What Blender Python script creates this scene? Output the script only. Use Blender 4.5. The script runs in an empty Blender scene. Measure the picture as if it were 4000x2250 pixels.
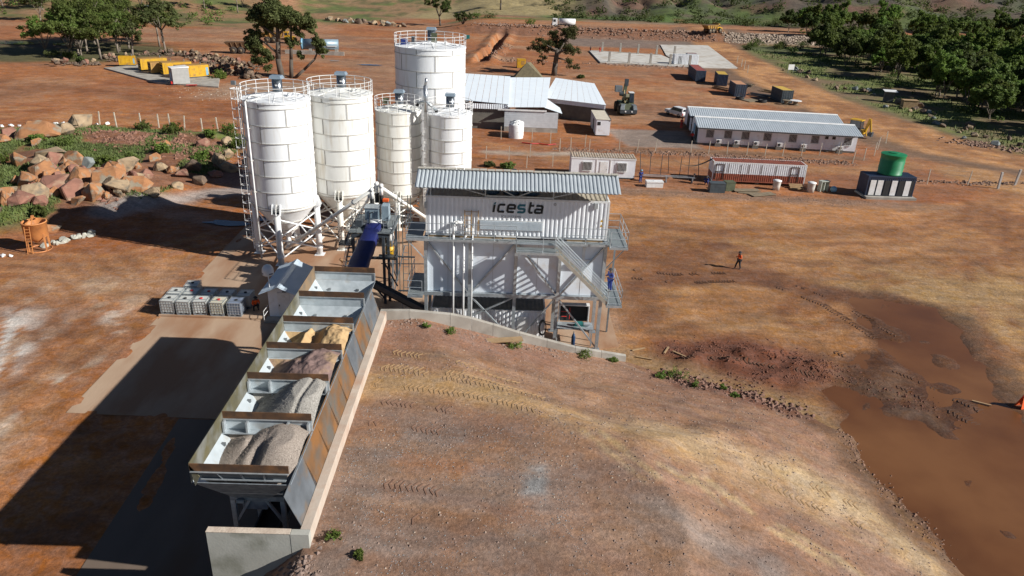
import bpy, bmesh, math, random
import numpy as np
from mathutils import Vector, Matrix, noise as mnoise
random.seed(7); rng = np.random.default_rng(7)
sc = bpy.context.scene
# ---------------------------------------------------------------- camera
cam_d = bpy.data.cameras.new('camera'); cam = bpy.data.objects.new('camera', cam_d)
sc.collection.objects.link(cam); sc.camera = cam
cam_d.sensor_width = 36; cam_d.lens = 25.74; cam_d.clip_start = 0.5; cam_d.clip_end = 6000
PITCH, ROLL, YAW = math.radians(24.03), math.radians(2.45), math.radians(1.25)
fw = Vector((math.sin(YAW)*math.cos(PITCH), math.cos(YAW)*math.cos(PITCH), -math.sin(PITCH)))
ri = fw.cross(Vector((0, 0, 1))).normalized(); up = ri.cross(fw)
r2 = math.cos(ROLL)*ri+math.sin(ROLL)*up; u2 = -math.sin(ROLL)*ri+math.cos(ROLL)*up
cam.matrix_world = Matrix(((r2.x, u2.x, -fw.x, 0), (r2.y, u2.y, -fw.y, 0), (r2.z, u2.z, -fw.z, 25.4), (0, 0, 0, 1)))
# ---------------------------------------------------------------- sky, sun, exposure
SUN_EL = math.radians(30.1)
sun_dir = Vector((0.957*math.cos(SUN_EL), -0.29*math.cos(SUN_EL), math.sin(SUN_EL))).normalized()
w = bpy.data.worlds.new('World'); sc.world = w; w.use_nodes = True
nt = w.node_tree; bg = nt.nodes['Background']
sky = nt.nodes.new('ShaderNodeTexSky'); sky.sky_type = 'NISHITA'; sky.sun_disc = False
sky.sun_elevation = SUN_EL; sky.sun_rotation = math.atan2(sun_dir.x, sun_dir.y)
sky.altitude = 1500; sky.air_density = 0.65; sky.dust_density = 0.2; sky.ozone_density = 1.0
nt.links.new(sky.outputs[0], bg.inputs[0]); bg.inputs[1].default_value = 0.05
sl = bpy.data.lights.new('sun', 'SUN'); sl.energy = 5.0; sl.angle = math.radians(0.53); sl.color = (1, 0.975, 0.93)
so = bpy.data.objects.new('sun', sl); sc.collection.objects.link(so)
so.rotation_euler = (-sun_dir).to_track_quat('-Z', 'Y').to_euler(); so.location = (60, -20, 60)
vs = sc.view_settings; vs.view_transform = 'Standard'; vs.look = 'None'; vs.exposure = 0.45; vs.gamma = 1.0
vs.use_curve_mapping = False
sc.render.engine = 'CYCLES'
# ---------------------------------------------------------------- helpers
COL = sc.collection
class MB:
    """collects polygons of one mesh"""
    def __init__(s): s.v = []; s.f = []
    def add(s, vs, fs):
        o = len(s.v); s.v += [tuple(p) for p in vs]; s.f += [tuple(i+o for i in f) for f in fs]; return s
    def box(s, x0, x1, y0, y1, z0, z1):
        return s.add([(x0,y0,z0),(x1,y0,z0),(x1,y1,z0),(x0,y1,z0),(x0,y0,z1),(x1,y0,z1),(x1,y1,z1),(x0,y1,z1)],
                     [(0,3,2,1),(4,5,6,7),(0,1,5,4),(1,2,6,5),(2,3,7,6),(3,0,4,7)])
    def hexa(s, p):   # 8 points: bottom 4 ccw, top 4 ccw
        return s.add(p, [(0,3,2,1),(4,5,6,7),(0,1,5,4),(1,2,6,5),(2,3,7,6),(3,0,4,7)])
    def bar(s, p, q, w, h=None, upv=(0,0,1)):
        h = h or w; p = Vector(p); q = Vector(q); d = (q-p).normalized(); u = Vector(upv)
        if abs(d.dot(u)) > .98: u = Vector((0,1,0))
        a = d.cross(u).normalized()*(w/2); b = a.cross(d).normalized()*(h/2)
        return s.hexa([p-a-b, p+a-b, q+a-b, q-a-b, p-a+b, p+a+b, q+a+b, q-a+b])
    def plate(s, a, b, c, d, t):   # quad with thickness t along normal
        a, b, c, d = map(Vector, (a, b, c, d)); n = (b-a).cross(d-a).normalized()*t
        return s.hexa([a-n, b-n, c-n, d-n, a, b, c, d])
    def tube(s, p, q, r, n=8, r2=None, cap=True):
        r2 = r if r2 is None else r2
        p = Vector(p); q = Vector(q); d = (q-p).normalized()
        u = Vector((0,0,1)) if abs(d.z) < .95 else Vector((1,0,0))
        a = d.cross(u).normalized(); b = d.cross(a)
        V = []
        for c, rr in ((p, r), (q, r2)):
            for i in range(n):
                t = 2*math.pi*i/n; V.append(c+a*math.cos(t)*rr+b*math.sin(t)*rr)
        Fc = [(i, i+n, (i+1) % n+n, (i+1) % n) for i in range(n)]
        if cap: Fc += [tuple(range(n)), tuple(range(2*n-1, n-1, -1))]
        return s.add(V, Fc)
    def path(s, pts, r, n=6, rs=None):
        for i in range(len(pts)-1):
            s.tube(pts[i], pts[i+1], rs[i] if rs else r, n, rs[i+1] if rs else r)
        return s
    def lathe(s, prof, c=(0,0), n=24, a0=0, a1=2*math.pi):
        full = abs(a1-a0-2*math.pi) < 1e-6; m = n if full else n+1; V = []
        for i in range(m):
            t = a0+(a1-a0)*i/n
            for r, z in prof: V.append((c[0]+r*math.cos(t), c[1]+r*math.sin(t), z))
        k = len(prof); Fc = []
        for i in range(n):
            j = (i+1) % m
            for e in range(k-1): Fc.append((i*k+e, j*k+e, j*k+e+1, i*k+e+1))
        return s.add(V, Fc)
    def ring(s, c, R, z, r, n=32, m=6, a0=0, a1=2*math.pi):
        prof = [(R+r*math.cos(2*math.pi*k/m), z+r*math.sin(2*math.pi*k/m)) for k in range(m+1)]
        return s.lathe(prof, c, n, a0, a1)
    def disc(s, c, z, r, n=24, dome=0):
        V = [(c[0], c[1], z+dome)]+[(c[0]+r*math.cos(2*math.pi*i/n), c[1]+r*math.sin(2*math.pi*i/n), z) for i in range(n)]
        return s.add(V, [(0, 1+i, 1+(i+1) % n) for i in range(n)])
    def prism(s, poly, axis, t0, t1):   # poly of 2-tuples extruded along axis 'x','y','z'
        f = {'x': lambda a, b, t: (t, a, b), 'y': lambda a, b, t: (a, t, b), 'z': lambda a, b, t: (a, b, t)}[axis]
        n = len(poly); V = [f(a, b, t0) for a, b in poly]+[f(a, b, t1) for a, b in poly]
        return s.add(V, [tuple(range(n)), tuple(range(2*n-1, n-1, -1))]+[(i, i+n, (i+1) % n+n, (i+1) % n) for i in range(n)])
    def corr(s, a, b, d, pitch=.2, amp=.03, trap=True):
        """corrugated sheet: origin a, ribs repeat along b-a, run along d-a"""
        a = Vector(a); b = Vector(b); d = Vector(d); e = b-a; g = d-a; nn = e.cross(g).normalized()
        n = max(1, int(round(e.length/pitch))); us = []
        prof = [(0, 0), (.18, 0), (.32, 1), (.68, 1), (.82, 0)] if trap else [(0, 0), (.25, .7), (.5, 1), (.75, .7)]
        for i in range(n):
            for u, h in prof: us.append(((i+u)/n, h*amp))
        us.append((1, 0)); V = []
        for u, h in us: V += [a+e*u+nn*h, a+e*u+g+nn*h]
        return s.add(V, [(2*i, 2*i+2, 2*i+3, 2*i+1) for i in range(len(us)-1)])
    def blob(s, c, r, seed, sub=2, sq=(1,1,1), rough=.35):
        V, Fc = ico(sub); out = []
        off = Vector((seed*3.1, seed*7.7, seed*1.3))
        for v in V:
            k = 1+rough*mnoise.noise(v*1.3+off)+rough*.4*mnoise.noise(v*3.1+off)
            out.append((c[0]+v.x*r*k*sq[0], c[1]+v.y*r*k*sq[1], c[2]+v.z*r*k*sq[2]))
        return s.add(out, Fc)
_ico = {}
def ico(sub):
    if sub not in _ico:
        bm = bmesh.new(); bmesh.ops.create_icosphere(bm, subdivisions=sub, radius=1)
        bm.verts.index_update()
        _ico[sub] = ([v.co.copy() for v in bm.verts], [tuple(v.index for v in f.verts) for f in bm.faces]); bm.free()
    return _ico[sub]
def mesh_of(mb, name, mat, smooth=False):
    me = bpy.data.meshes.new(name); me.from_pydata(mb.v, [], mb.f); me.validate()
    for m in (mat if isinstance(mat, (list, tuple)) else [mat]): me.materials.append(m)
    if smooth: me.polygons.foreach_set('use_smooth', [True]*len(me.polygons))
    me.update(); return me
def link(name, data, parent=None, loc=None, rz=None):
    o = bpy.data.objects.new(name, data); COL.objects.link(o)
    if parent: o.parent = parent
    if loc is not None: o.location = loc
    if rz: o.rotation_euler[2] = rz
    return o
def part(parent, name, mb, mat, smooth=False, label=None, kind=None):
    o = link(name, mesh_of(mb, name, mat, smooth), parent)
    if label: o['label'] = label
    if kind: o['kind'] = kind
    return o
def tag(o, label, cat, group=None):
    o['label'] = label; o['category'] = cat
    if group: o['group'] = group
    return o
def thing(name, label, cat, loc=(0,0,0), rz=0, group=None):
    return tag(link(name, None, None, loc, rz), label, cat, group)
def solo(name, mb, mat, label, cat, loc=(0,0,0), rz=0, group=None, smooth=False):
    return tag(link(name, mesh_of(mb, name, mat, smooth), None, loc, rz), label, cat, group)
def struct(name, mb, mat, smooth=False, kind='structure'):
    o = link(name, mesh_of(mb, name, mat, smooth)); o['kind'] = kind; return o
def dup(root, loc, rz=0, label=None, group=None, scale=None):
    def cp(o, par):
        c = o.copy(); COL.objects.link(c); c.parent = par
        for ch in list(o.children): cp(ch, c)
        return c
    r = cp(root, None); r.location = loc; r.rotation_euler = (0, 0, rz)
    if scale: r.scale = (scale,)*3 if not isinstance(scale, tuple) else scale
    if label: r['label'] = label
    if group: r['group'] = group
    return r
# ---------------------------------------------------------------- materials
_m = {}
def mat(name, c1, c2=None, scale=3., rough=.7, metal=0., bump=0., bscale=None, spec=.5, stretch=(1,1,1), detail=4, pos=(.35,.65), c3=None, s3=.8, p3=(.55,.62)):
    if name in _m: return _m[name]
    m = bpy.data.materials.new(name); m.use_nodes = True; n = m.node_tree.nodes; l = m.node_tree.links
    b = n['Principled BSDF']; b.inputs['Roughness'].default_value = rough; b.inputs['Metallic'].default_value = metal
    b.inputs['Specular IOR Level'].default_value = spec
    if c2 is None: c2 = tuple(x*.82 for x in c1)
    tc = n.new('ShaderNodeTexCoord'); mp = n.new('ShaderNodeMapping'); mp.inputs['Scale'].default_value = stretch
    l.new(tc.outputs['Object'], mp.inputs[0])
    nz = n.new('ShaderNodeTexNoise'); nz.inputs['Scale'].default_value = scale; nz.inputs['Detail'].default_value = detail
    l.new(mp.outputs[0], nz.inputs['Vector'])
    r = n.new('ShaderNodeValToRGB'); r.color_ramp.elements[0].position = pos[0]; r.color_ramp.elements[1].position = pos[1]
    r.color_ramp.elements[0].color = (*c1, 1); r.color_ramp.elements[1].color = (*c2, 1)
    l.new(nz.outputs[0], r.inputs[0]); out = r.outputs[0]
    if c3:
        n3 = n.new('ShaderNodeTexNoise'); n3.inputs['Scale'].default_value = s3; n3.inputs['Detail'].default_value = 5
        l.new(mp.outputs[0], n3.inputs['Vector'])
        r3 = n.new('ShaderNodeValToRGB'); r3.color_ramp.elements[0].position = p3[0]; r3.color_ramp.elements[1].position = p3[1]
        l.new(n3.outputs[0], r3.inputs[0])
        mx = n.new('ShaderNodeMixRGB'); l.new(r3.outputs[0], mx.inputs[0]); l.new(out, mx.inputs[1]); mx.inputs[2].default_value = (*c3, 1)
        out = mx.outputs[0]
    l.new(out, b.inputs['Base Color'])
    if bump:
        nb = n.new('ShaderNodeTexNoise'); nb.inputs['Scale'].default_value = bscale or scale*4; nb.inputs['Detail'].default_value = 5
        l.new(mp.outputs[0], nb.inputs['Vector'])
        bp = n.new('ShaderNodeBump'); bp.inputs['Strength'].default_value = bump; bp.inputs['Distance'].default_value = .1
        l.new(nb.outputs[0], bp.inputs['Height']); l.new(bp.outputs[0], b.inputs['Normal'])
    _m[name] = m; return m
SILO = mat('silo_paint', (.83,.84,.84), (.78,.79,.79), 1.2, .42, c3=(.66,.63,.57), s3=2.2, p3=(.55,.74), stretch=(1,1,.14))
SILO2 = mat('silo_cream_paint', (.81,.81,.77), (.75,.745,.69), 1.2, .42, c3=(.62,.57,.48), s3=2.2, p3=(.54,.74), stretch=(1,1,.14))
SEAM = mat('seam_flange', (.42,.40,.36), (.55,.53,.48), 14, .6)
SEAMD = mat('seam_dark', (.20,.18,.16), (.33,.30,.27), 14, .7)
WHITE = mat('white_paint', (.78,.78,.77), (.68,.67,.64), 2, .5, c3=(.5,.45,.38), s3=1.5, p3=(.62,.8))
WPANEL = mat('white_wall_panel', (.80,.82,.85), (.74,.76,.79), 1.5, .5, c3=(.50,.42,.33), s3=.9, p3=(.62,.82))
CONTW = mat('white_container_paint', (.82,.84,.86), (.76,.78,.80), 2, .5, c3=(.48,.42,.36), s3=2.2, p3=(.66,.8))
GALV = mat('galvanised_steel', (.52,.56,.58), (.38,.42,.44), 5, .45, .55, detail=6)
GALVD = mat('galvanised_dull_steel', (.30,.33,.35), (.20,.22,.24), 4, .55, .4, detail=6)
BINW = mat('bin_wear_plate', (.55,.60,.62), (.42,.47,.49), 2.2, .5, .25, detail=6, c3=(.40,.36,.30), s3=1.2, p3=(.6,.8))
RUST = mat('rusty_steel', (.105,.05,.022), (.06,.032,.018), 2.5, .85, .0, bump=.1, detail=8, c3=(.19,.085,.03), s3=1.4, p3=(.5,.7))
RUSTO = mat('orange_rust_plate', (.20,.088,.025), (.115,.062,.028), 1.1, .7, .0, detail=8, c3=(.10,.092,.078), s3=.8, p3=(.46,.66))
PLATEG = mat('grey_blue_plate', (.115,.13,.145), (.075,.085,.095), 1.2, .6, .0, detail=8, c3=(.15,.10,.06), s3=.9, p3=(.52,.72))
MUSTARD = mat('mustard_stained_steel', (.11,.095,.045), (.08,.075,.05), 1.5, .7, .0, detail=8, c3=(.17,.17,.15), s3=1.0, p3=(.45,.65))
STEELD = mat('dark_painted_steel', (.035,.045,.055), (.06,.07,.08), 3, .5)
STEELM = mat('mid_grey_steel', (.22,.24,.25), (.15,.165,.175), 3, .5, .3)
BLACK = mat('black_rubber', (.015,.015,.017), (.03,.028,.026), 4, .8)
DARKIN = mat('dark_opening', (.012,.012,.014), (.02,.02,.02), 3, .7)
BLUE = mat('blue_tarpaulin', (.008,.014,.10), (.006,.010,.07), 1.2, .55, bump=.25, bscale=5)
CONC = mat('concrete', (.40,.37,.32), (.31,.28,.24), .9, .9, detail=8, bump=.12, bscale=14, c3=(.26,.235,.20), s3=.55, p3=(.5,.66))
CONCL = mat('pale_concrete', (.56,.53,.48), (.46,.43,.38), .5, .9, detail=8, c3=(.40,.34,.27), s3=.25, p3=(.52,.68))
CONCD = mat('dusty_concrete', (.43,.30,.20), (.36,.235,.15), .5, .9, detail=9, c3=(.30,.155,.08), s3=.3, p3=(.44,.60), bump=.08, bscale=9, stretch=(1,.35,1))
BLOCK = mat('grey_blockwork', (.18,.168,.14), (.135,.128,.11), 1.1, .92, detail=8, bump=.1, bscale=8)
YEL = mat('yellow_paint', (.60,.34,.012), (.50,.27,.01), 1.5, .5, c3=(.32,.18,.05), s3=1.0, p3=(.52,.70))
YELD = mat('dusty_yellow_paint', (.42,.24,.05), (.30,.16,.05), 1.2, .7, detail=6)
BROWNY = mat('muddy_brown_steel', (.16,.085,.035), (.09,.05,.025), 1.5, .8, detail=6)
BLUEC = mat('blue_grey_container_paint', (.06,.085,.13), (.045,.065,.10), 2, .55, c3=(.12,.08,.06), s3=1.2, p3=(.6,.75))
NAVY = mat('navy_container_paint', (.02,.035,.075), (.03,.045,.08), 2, .5, c3=(.10,.06,.04), s3=1.6, p3=(.62,.75))
REDR = mat('faded_red_paint', (.30,.07,.055), (.22,.06,.05), 1.4, .7, detail=6)
TERRA = mat('terracotta_paint', (.36,.10,.055), (.26,.08,.045), 2, .6, c3=(.12,.05,.03), s3=2.2, p3=(.56,.68))
GREENP = mat('green_plastic', (.010,.20,.07), (.008,.16,.058), 1.5, .45)
GREENA = mat('olive_paint', (.10,.115,.06), (.07,.08,.045), 2, .7)
KHAKI = mat('khaki_canvas', (.18,.15,.085), (.13,.11,.065), 2, .9)
TIMBER = mat('raw_timber', (.40,.27,.14), (.30,.19,.10), 3, .85, stretch=(1,6,1))
TIMBERG = mat('weathered_board', (.24,.185,.115), (.17,.13,.085), 2, .9)
POSTM = mat('pale_fence_post', (.60,.54,.44), (.46,.40,.31), 3, .85)
GLASS = mat('window_glass', (.02,.025,.03), (.035,.04,.05), 2, .12)
ROOFB = mat('pale_blue_roof_sheet', (.86,.92,.95), (.82,.88,.92), .6, .5, .0)
ROOFG = mat('grey_roof_sheet', (.50,.545,.575), (.44,.485,.515), .8, .45, .05)
ROOFBLUE = mat('sky_blue_roof_sheet', (.50,.57,.63), (.44,.52,.585), .8, .4, .1)
ORANGEP = mat('orange_paint', (.58,.24,.075), (.46,.18,.06), 1.5, .6, c3=(.30,.13,.05), s3=1.5, p3=(.58,.72))
HIVIS = mat('orange_fabric', (.80,.115,.012), (.68,.09,.01), 9, .8)
REDF = mat('red_fabric', (.62,.03,.02), (.5,.025,.02), 9, .8)
DARKF = mat('dark_fabric', (.018,.018,.022), (.03,.03,.034), 9, .85)
BLUEF = mat('blue_overall_fabric', (.015,.035,.20), (.012,.028,.15), 9, .85)
SKIN = mat('dark_skin', (.10,.05,.03), (.08,.04,.025), 9, .6)
IBCP = mat('ibc_plastic', (.60,.60,.56), (.50,.50,.45), 2, .5, c3=(.42,.38,.30), s3=1.5, p3=(.58,.72))
IBCB = mat('ibc_blue_grey_plastic', (.22,.26,.33), (.17,.20,.27), 2, .5)
RED = mat('red_plastic', (.55,.03,.02), (.45,.025,.02), 4, .5)
TEALP = mat('teal_paint', (.02,.17,.16), (.015,.13,.12), 4, .45)
LBLUE = mat('light_blue_paint', (.22,.42,.55), (.16,.34,.46), 1.5, .5)
INK = mat('black_lettering', (.012,.014,.016), (.016,.018,.02), 2, .6)
INKT = mat('teal_lettering', (.02,.14,.18), (.018,.125,.16), 2, .6)
INKG = mat('grey_lettering', (.16,.18,.21), (.14,.16,.19), 2, .6)

def leafmat(name, c1, c2, scale):
    m = mat(name, c1, c2, scale, .7, spec=.25); n = m.node_tree.nodes; l = m.node_tree.links; b = n['Principled BSDF']; col = b.inputs['Base Color'].links[0].from_socket
    oi = n.new('ShaderNodeObjectInfo'); hs = n.new('ShaderNodeHueSaturation'); l.new(col, hs.inputs['Color'])
    for k_, a_, b_ in (('Value', .72, 1.35), ('Hue', .478, .512)):
        mr_ = n.new('ShaderNodeMapRange'); mr_.inputs[3].default_value = a_; mr_.inputs[4].default_value = b_; l.new(oi.outputs['Random'], mr_.inputs[0]); l.new(mr_.outputs[0], hs.inputs[k_])
    col = hs.outputs[0]; l.new(col, b.inputs['Base Color'])
    tr = n.new('ShaderNodeBsdfTranslucent'); l.new(col, tr.inputs[0]); mx = n.new('ShaderNodeMixShader'); mx.inputs[0].default_value = .42
    l.new(b.outputs[0], mx.inputs[1]); l.new(tr.outputs[0], mx.inputs[2]); l.new(mx.outputs[0], n['Material Output'].inputs[0]); return m
# ================================================================ ground
def vnoise(x, y, seed=0):
    xi = np.floor(x).astype(np.int64); yi = np.floor(y).astype(np.int64); fx = x-xi; fy = y-yi
    def h(a, b):
        n = (a*374761393+b*668265263+seed*1442695041) & 0x7fffffff
        n = ((n ^ (n >> 13))*1274126177) & 0x7fffffff
        return ((n ^ (n >> 16)) & 0xffff)/65535.
    u = fx*fx*(3-2*fx); v = fy*fy*(3-2*fy)
    return (h(xi, yi)*(1-u)+h(xi+1, yi)*u)*(1-v)+(h(xi, yi+1)*(1-u)+h(xi+1, yi+1)*u)*v
def fbm(x, y, s, o=4, seed=0):
    t = 0; a = .5; n = 0
    for k in range(o): t = t+a*vnoise(x/s*2**k, y/s*2**k, seed+k); n += a; a *= .5
    return t/n
def sstep(a, b, t): t = np.clip((t-a)/(b-a), 0, 1); return t*t*(3-2*t)
def dist_line(X, Y, pts):
    d = np.full(X.shape, 1e9)
    for (ax, ay), (bx, by) in zip(pts[:-1], pts[1:]):
        ex, ey = bx-ax, by-ay; t = np.clip(((X-ax)*ex+(Y-ay)*ey)/(ex*ex+ey*ey), 0, 1)
        d = np.minimum(d, np.hypot(X-ax-t*ex, Y-ay-t*ey))
    return d
def sdist(X, Y, poly):     # negative inside
    d = dist_line(X, Y, list(poly)+[poly[0]]); ins = np.zeros(X.shape, bool); n = len(poly)
    for i in range(n):
        (ax, ay), (bx, by) = poly[i], poly[(i+1) % n]
        c = ((ay > Y) != (by > Y)) & (X < (bx-ax)*(Y-ay)/((by-ay) if by != ay else 1e-9)+ax); ins ^= c
    return np.where(ins, -d, d)
def area(X, Y, poly, soft=1., wob=1., ws=3.):
    d = sdist(X, Y, poly)+wob*(fbm(X, Y, ws, 4, 31)-.5)*2
    return sstep(soft, -soft, d)
def strip(X, Y, pts, wd, soft=1., wob=.6, ws=3.):
    d = dist_line(X, Y, pts)-wd+wob*(fbm(X, Y, ws, 4, 77)-.5)*2
    return sstep(soft, -soft, d)
TOE = [(9.2,45.0),(12.0,43.1),(16.3,41.1),(19.1,39.4),(21.2,36.8),(21.2,33.1),(21.4,30.0),(22.0,27.8),(22.5,24),(23,8)]
MUD = [(29.9,57.5),(33.8,58.3),(36.6,55.4),(36.8,51.2),(35.1,46.3),(33.6,41.4),(33.2,37.3),(40,24),(40,10),(21.5,10),(21.9,27.8),(21.4,32),(21.8,38.4),(21.9,42),(25,45.5),(28.5,49.4),(29,53)]
BANKY = 300.
def gheight(X, Y):
    z = .05*(fbm(X, Y, 4., 3, 3)-.35)
    z += .6*sstep(120, 260, np.hypot(X, Y-40))*(fbm(X, Y, 60, 3, 5)-.4)
    # churned bank under the fence on the left
    m = area(X, Y, [(-66,112),(-37,108),(-35,88),(-38,74),(-48,66),(-75,62),(-80,100)], 4, 2, 8)
    z += m*(1.0*fbm(X, Y, 7, 4, 8)**1.5*1.6+.1)
    m = area(X, Y, MUD, .9, 1.3, 4.); m2 = np.maximum(m, strip(X, Y, [(24.5,61),(28.4,58.9),(33.5,56.2)], .8, .8)*.5)
    z -= .24*m2*(.30+2.0*(fbm(X, Y, 2.2, 4, 12)-.38)+.55*sstep(45, 35, Y+9*(fbm(X, Y, 3.5, 4, 22)-.5))+.25*sstep(31, 34, X)*sstep(44, 50, Y)); ms = area(X, Y, MUD, 3.5, 2.5, 3.); z += .10*ms*(fbm(X, Y, .9, 3, 13)-.5)
    isl = area(X, Y, [(24,43),(28,44),(29.5,41),(28,36),(25,36),(23.5,40)], 1.2, 1.2, 2); z += .16*isl*(fbm(X, Y, 1.2, 3, 9)+.1)
    dr = area(X, Y, [(12.6,46.9),(18.5,48.2),(23.4,45.4),(23.2,43),(16.9,42),(12.4,44.2)], 1.2, .9, 1.8); z += dr*(.10+.55*np.maximum(fbm(X, Y, 1.5, 4, 14)-.42, 0)*2)
    z += strip(X, Y, [(-48,71),(-52,80),(-46,86),(-40,78)], 3.5, 2, 1)*.45
    ed = np.exp(-(dist_line(X, Y, [(-18,36.4),(-25.2,36.6),(-25.2,49),(-25.5,61.8),(-23.8,70)])/.55)**2)+np.exp(-(dist_line(X, Y, [(-18.2,36.4),(-16.6,22.9),(-16.6,8)])/.5)**2)*.5; z += .30*ed*np.maximum(fbm(X, Y, 1.4, 4, 21)-.36, 0)
    # step up to the haul road, road shelf and hills beyond
    yb = BANKY+14*(fbm(X, Y*0, 60, 2, 4)-.5)
    z += 3.*sstep(yb-5, yb+2, Y)*sstep(-30, -8, X)
    far = sstep(350, 760, Y+.25*np.abs(X-20))
    z += far*(34+26*(fbm(X, Y, 190, 3, 15)-.5))+sstep(352, 400, Y)*sstep(-40, 30, X)*16*np.abs(fbm(X, Y, 38, 4, 16)-.45)*1.6
    z += sstep(345, 420, Y)*sstep(20, 60, X)*(11*(fbm(X, Y, 22, 3, 18)-.35))
    z += sstep(800, 2200, Y)*70
    lh = sstep(-95, -190, X-.12*(Y-260))*sstep(255, 420, Y); z += lh*16
    # trench
    d = dist_line(X, Y, [(-6.5,206),(-6.0,225),(-3.5,240),(-3.0,262),(-1,290)])
    z -= 2.2*sstep(2.0, .6, d); z += 1.0*sstep(6, 2.5, d)*sstep(1.5, 2.4, d)*fbm(X, Y, 3, 3, 20)*1.4
    # right hand bank faces
    z += sstep(1, 6, sdist(X, Y, [(95,230),(100,295),(200,295),(200,60),(92,100)]))*0
    return z
def soil(X, Y):
    C = np.zeros(X.shape+(3,)); wet = np.zeros(X.shape)
    def lay(m, c, var=0): 
        nonlocal C
        C[:] = C*(1-m[..., None])+np.array(c)*m[..., None]
    n1 = fbm(X, Y, 11, 5, 40); n2 = fbm(X*.35+Y*.1, Y, 3.2, 4, 41); one = np.ones(X.shape)
    lay(one, (.335,.132,.052)); lay(sstep(.35, .7, n1)*.8, (.265,.098,.042)); lay(sstep(.5, .75, n2)*.45, (.40,.185,.08))
    lay(sstep(95, 130, Y)*sstep(.46, .62, fbm(X*.6, Y, 18, 5, 96))*.6, (.25,.155,.10)); lay(sstep(95, 130, Y)*sstep(.5, .66, fbm(X*.5, Y, 9, 5, 97))*.5, (.38,.22,.125))
    # right yard : tanner
    R = area(X, Y, [(8,48),(9,86),(60,84),(95,112),(110,70),(60,20),(22,10),(22,36)], 5, 4, 9)
    lay(R*.9, (.335,.165,.068)); lay(R*sstep(.5, .72, n2)*.6, (.40,.225,.10)); lay(R*sstep(.48, .68, fbm(X, Y*1.6, 6, 4, 43))*.65, (.235,.10,.045))
    lay(area(X, Y, [(30,60),(38,66),(60,62),(70,45),(52,24),(38,36),(40,48)], 5, 3, 6)*.6, (.36,.245,.115))
    st = sstep(.52, .7, fbm(X*.8-Y*.25, Y*2.2+X*.3, 2.6, 4, 44)); lay(R*st*.4, (.22,.11,.055))
    # darker damp soils
    for pl, wd, k in (([(13,66),(16,64.5),(19,66)], 2.2, .7), ([(14,73.5),(20,75),(24,73)], 1.4, .5), ([(22.5,69.2),(24.2,61.4),(28.4,58.9),(33.5,56.2)], 1.7, .85), ([(13,50),(18,52),(24,54),(29,57)], .8, .5), ([(12,58.5),(17,60),(22,61),(25,60)], 1.0, .6), ([(12,59),(16,61),(21,61.5)], 2.0, .65),
                      ([(22,63),(25,59.5),(31,57.5)], .7, .8), ([(23,52),(27,51),(29,52)], .6, .6), ([(36,66),(40,64)], 1, .5), ([(44,71),(48,70)], 1.2, .45), ([(12,56),(11,51)], 2, .5)):
        lay(strip(X, Y, pl, wd, .9, 1., 1.6)*k, (.15,.065,.034))
    m = strip(X, Y, [(34,58),(37.5,55),(38,51),(36.3,46),(34.6,41),(34,36),(36,30),(42,22)], 1.3, .8, 1.1, 1.5); lay(m*.8, (.115,.066,.038)); 
    m = area(X, Y, [(11.5,48.2),(18.5,49.6),(24.2,46.4),(24.3,42.6),(16.9,41),(11.6,43.6)], 1.6, 1.2, 1.8); lay(m*.92, (.145,.053,.031))
    lay(strip(X, Y, TOE, 1.6, 1.2, .8, 2)*.8, (.30,.195,.10)); m = area(X, Y, MUD, 3.5, 2.4, 2.5); lay(m*.75, (.135,.058,.03)); m = area(X, Y, MUD, .9, 1.3, 4.); lay(m, (.115,.052,.025)); lay(m*sstep(.5,.65,fbm(X,Y,1.1,4,95))*.6, (.17,.085,.042)); wet = np.maximum(wet, m*.7)
    m = area(X, Y, [(24,43),(28,44),(29.5,41),(28,36),(25,36),(23.5,40)], 1.2, 1.2, 2); lay(m*.8, (.13,.075,.045))
    Zg = gheight(X, Y); mz = area(X, Y, MUD, 5, 2, 3); k_ = sstep(.02, -.07, Zg)*mz; lay(k_*.85, (.10,.043,.020)); wet = np.maximum(wet, k_*.8)
    # road along the front of the cabins, pink gravel verge
    lay(strip(X, Y, [(-4,78),(10,83),(30,82),(55,80),(80,98)], 4.2, 2, 1, 5)*.85, (.42,.20,.085))
    lay(strip(X, Y, [(8,88.3),(30,86.8),(56,85)], 1.5, 1, .8, 2)*.7, (.24,.155,.11))
    lay(area(X, Y, [(-20,76),(-2,84),(8,89),(60,90),(66,104),(50,108),(8,106),(-6,100),(-25,100)], 2, 1.5, 5)*.55, (.25,.115,.06))
    lay(strip(X, Y, [(8,102.5),(30,103),(52,102),(62,108)], 2.2, 1, 1, 4)*.8, (.35,.175,.08))
    lay(strip(X, Y, [(18,109.8),(34,110.5),(54,110)], 1.5, .8, .7, 2)*.75, (.21,.125,.075))
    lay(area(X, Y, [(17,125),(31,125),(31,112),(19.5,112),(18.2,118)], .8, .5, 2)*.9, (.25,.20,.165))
    lay(strip(X, Y, [(-2,105),(6,105),(12,107)], 1.2, 1, .7)*.7, (.42,.37,.30))
    # haul road on the right and its verges
    ROAD = [(82,352),(84,330),(78,300),(70,200),(69.5,153),(74,120),(88,106),(140,90)]
    lay(strip(X, Y, ROAD, 13, 3, 2, 8)*.85, (.15,.10,.066)); lay(strip(X, Y, ROAD, 7.2, 1.8, 1.2, 8)*.97, (.48,.245,.105))
    lay(strip(X, Y, [(68,102),(74,92),(72,80),(60,70)], 5, 2, 1, 5)*.8, (.40,.225,.105))
    rt = sstep(.5, .68, fbm(X*2.2, Y*.25, 3, 3, 45)); lay(strip(X, Y, ROAD, 7, 2, 1)*rt*.5, (.30,.145,.065))
    # green and brown margin right of the haul road
    G = area(X, Y, [(84,118),(79,150),(78,205),(88,285),(240,292),(240,90)], 3, 3, 10)
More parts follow.
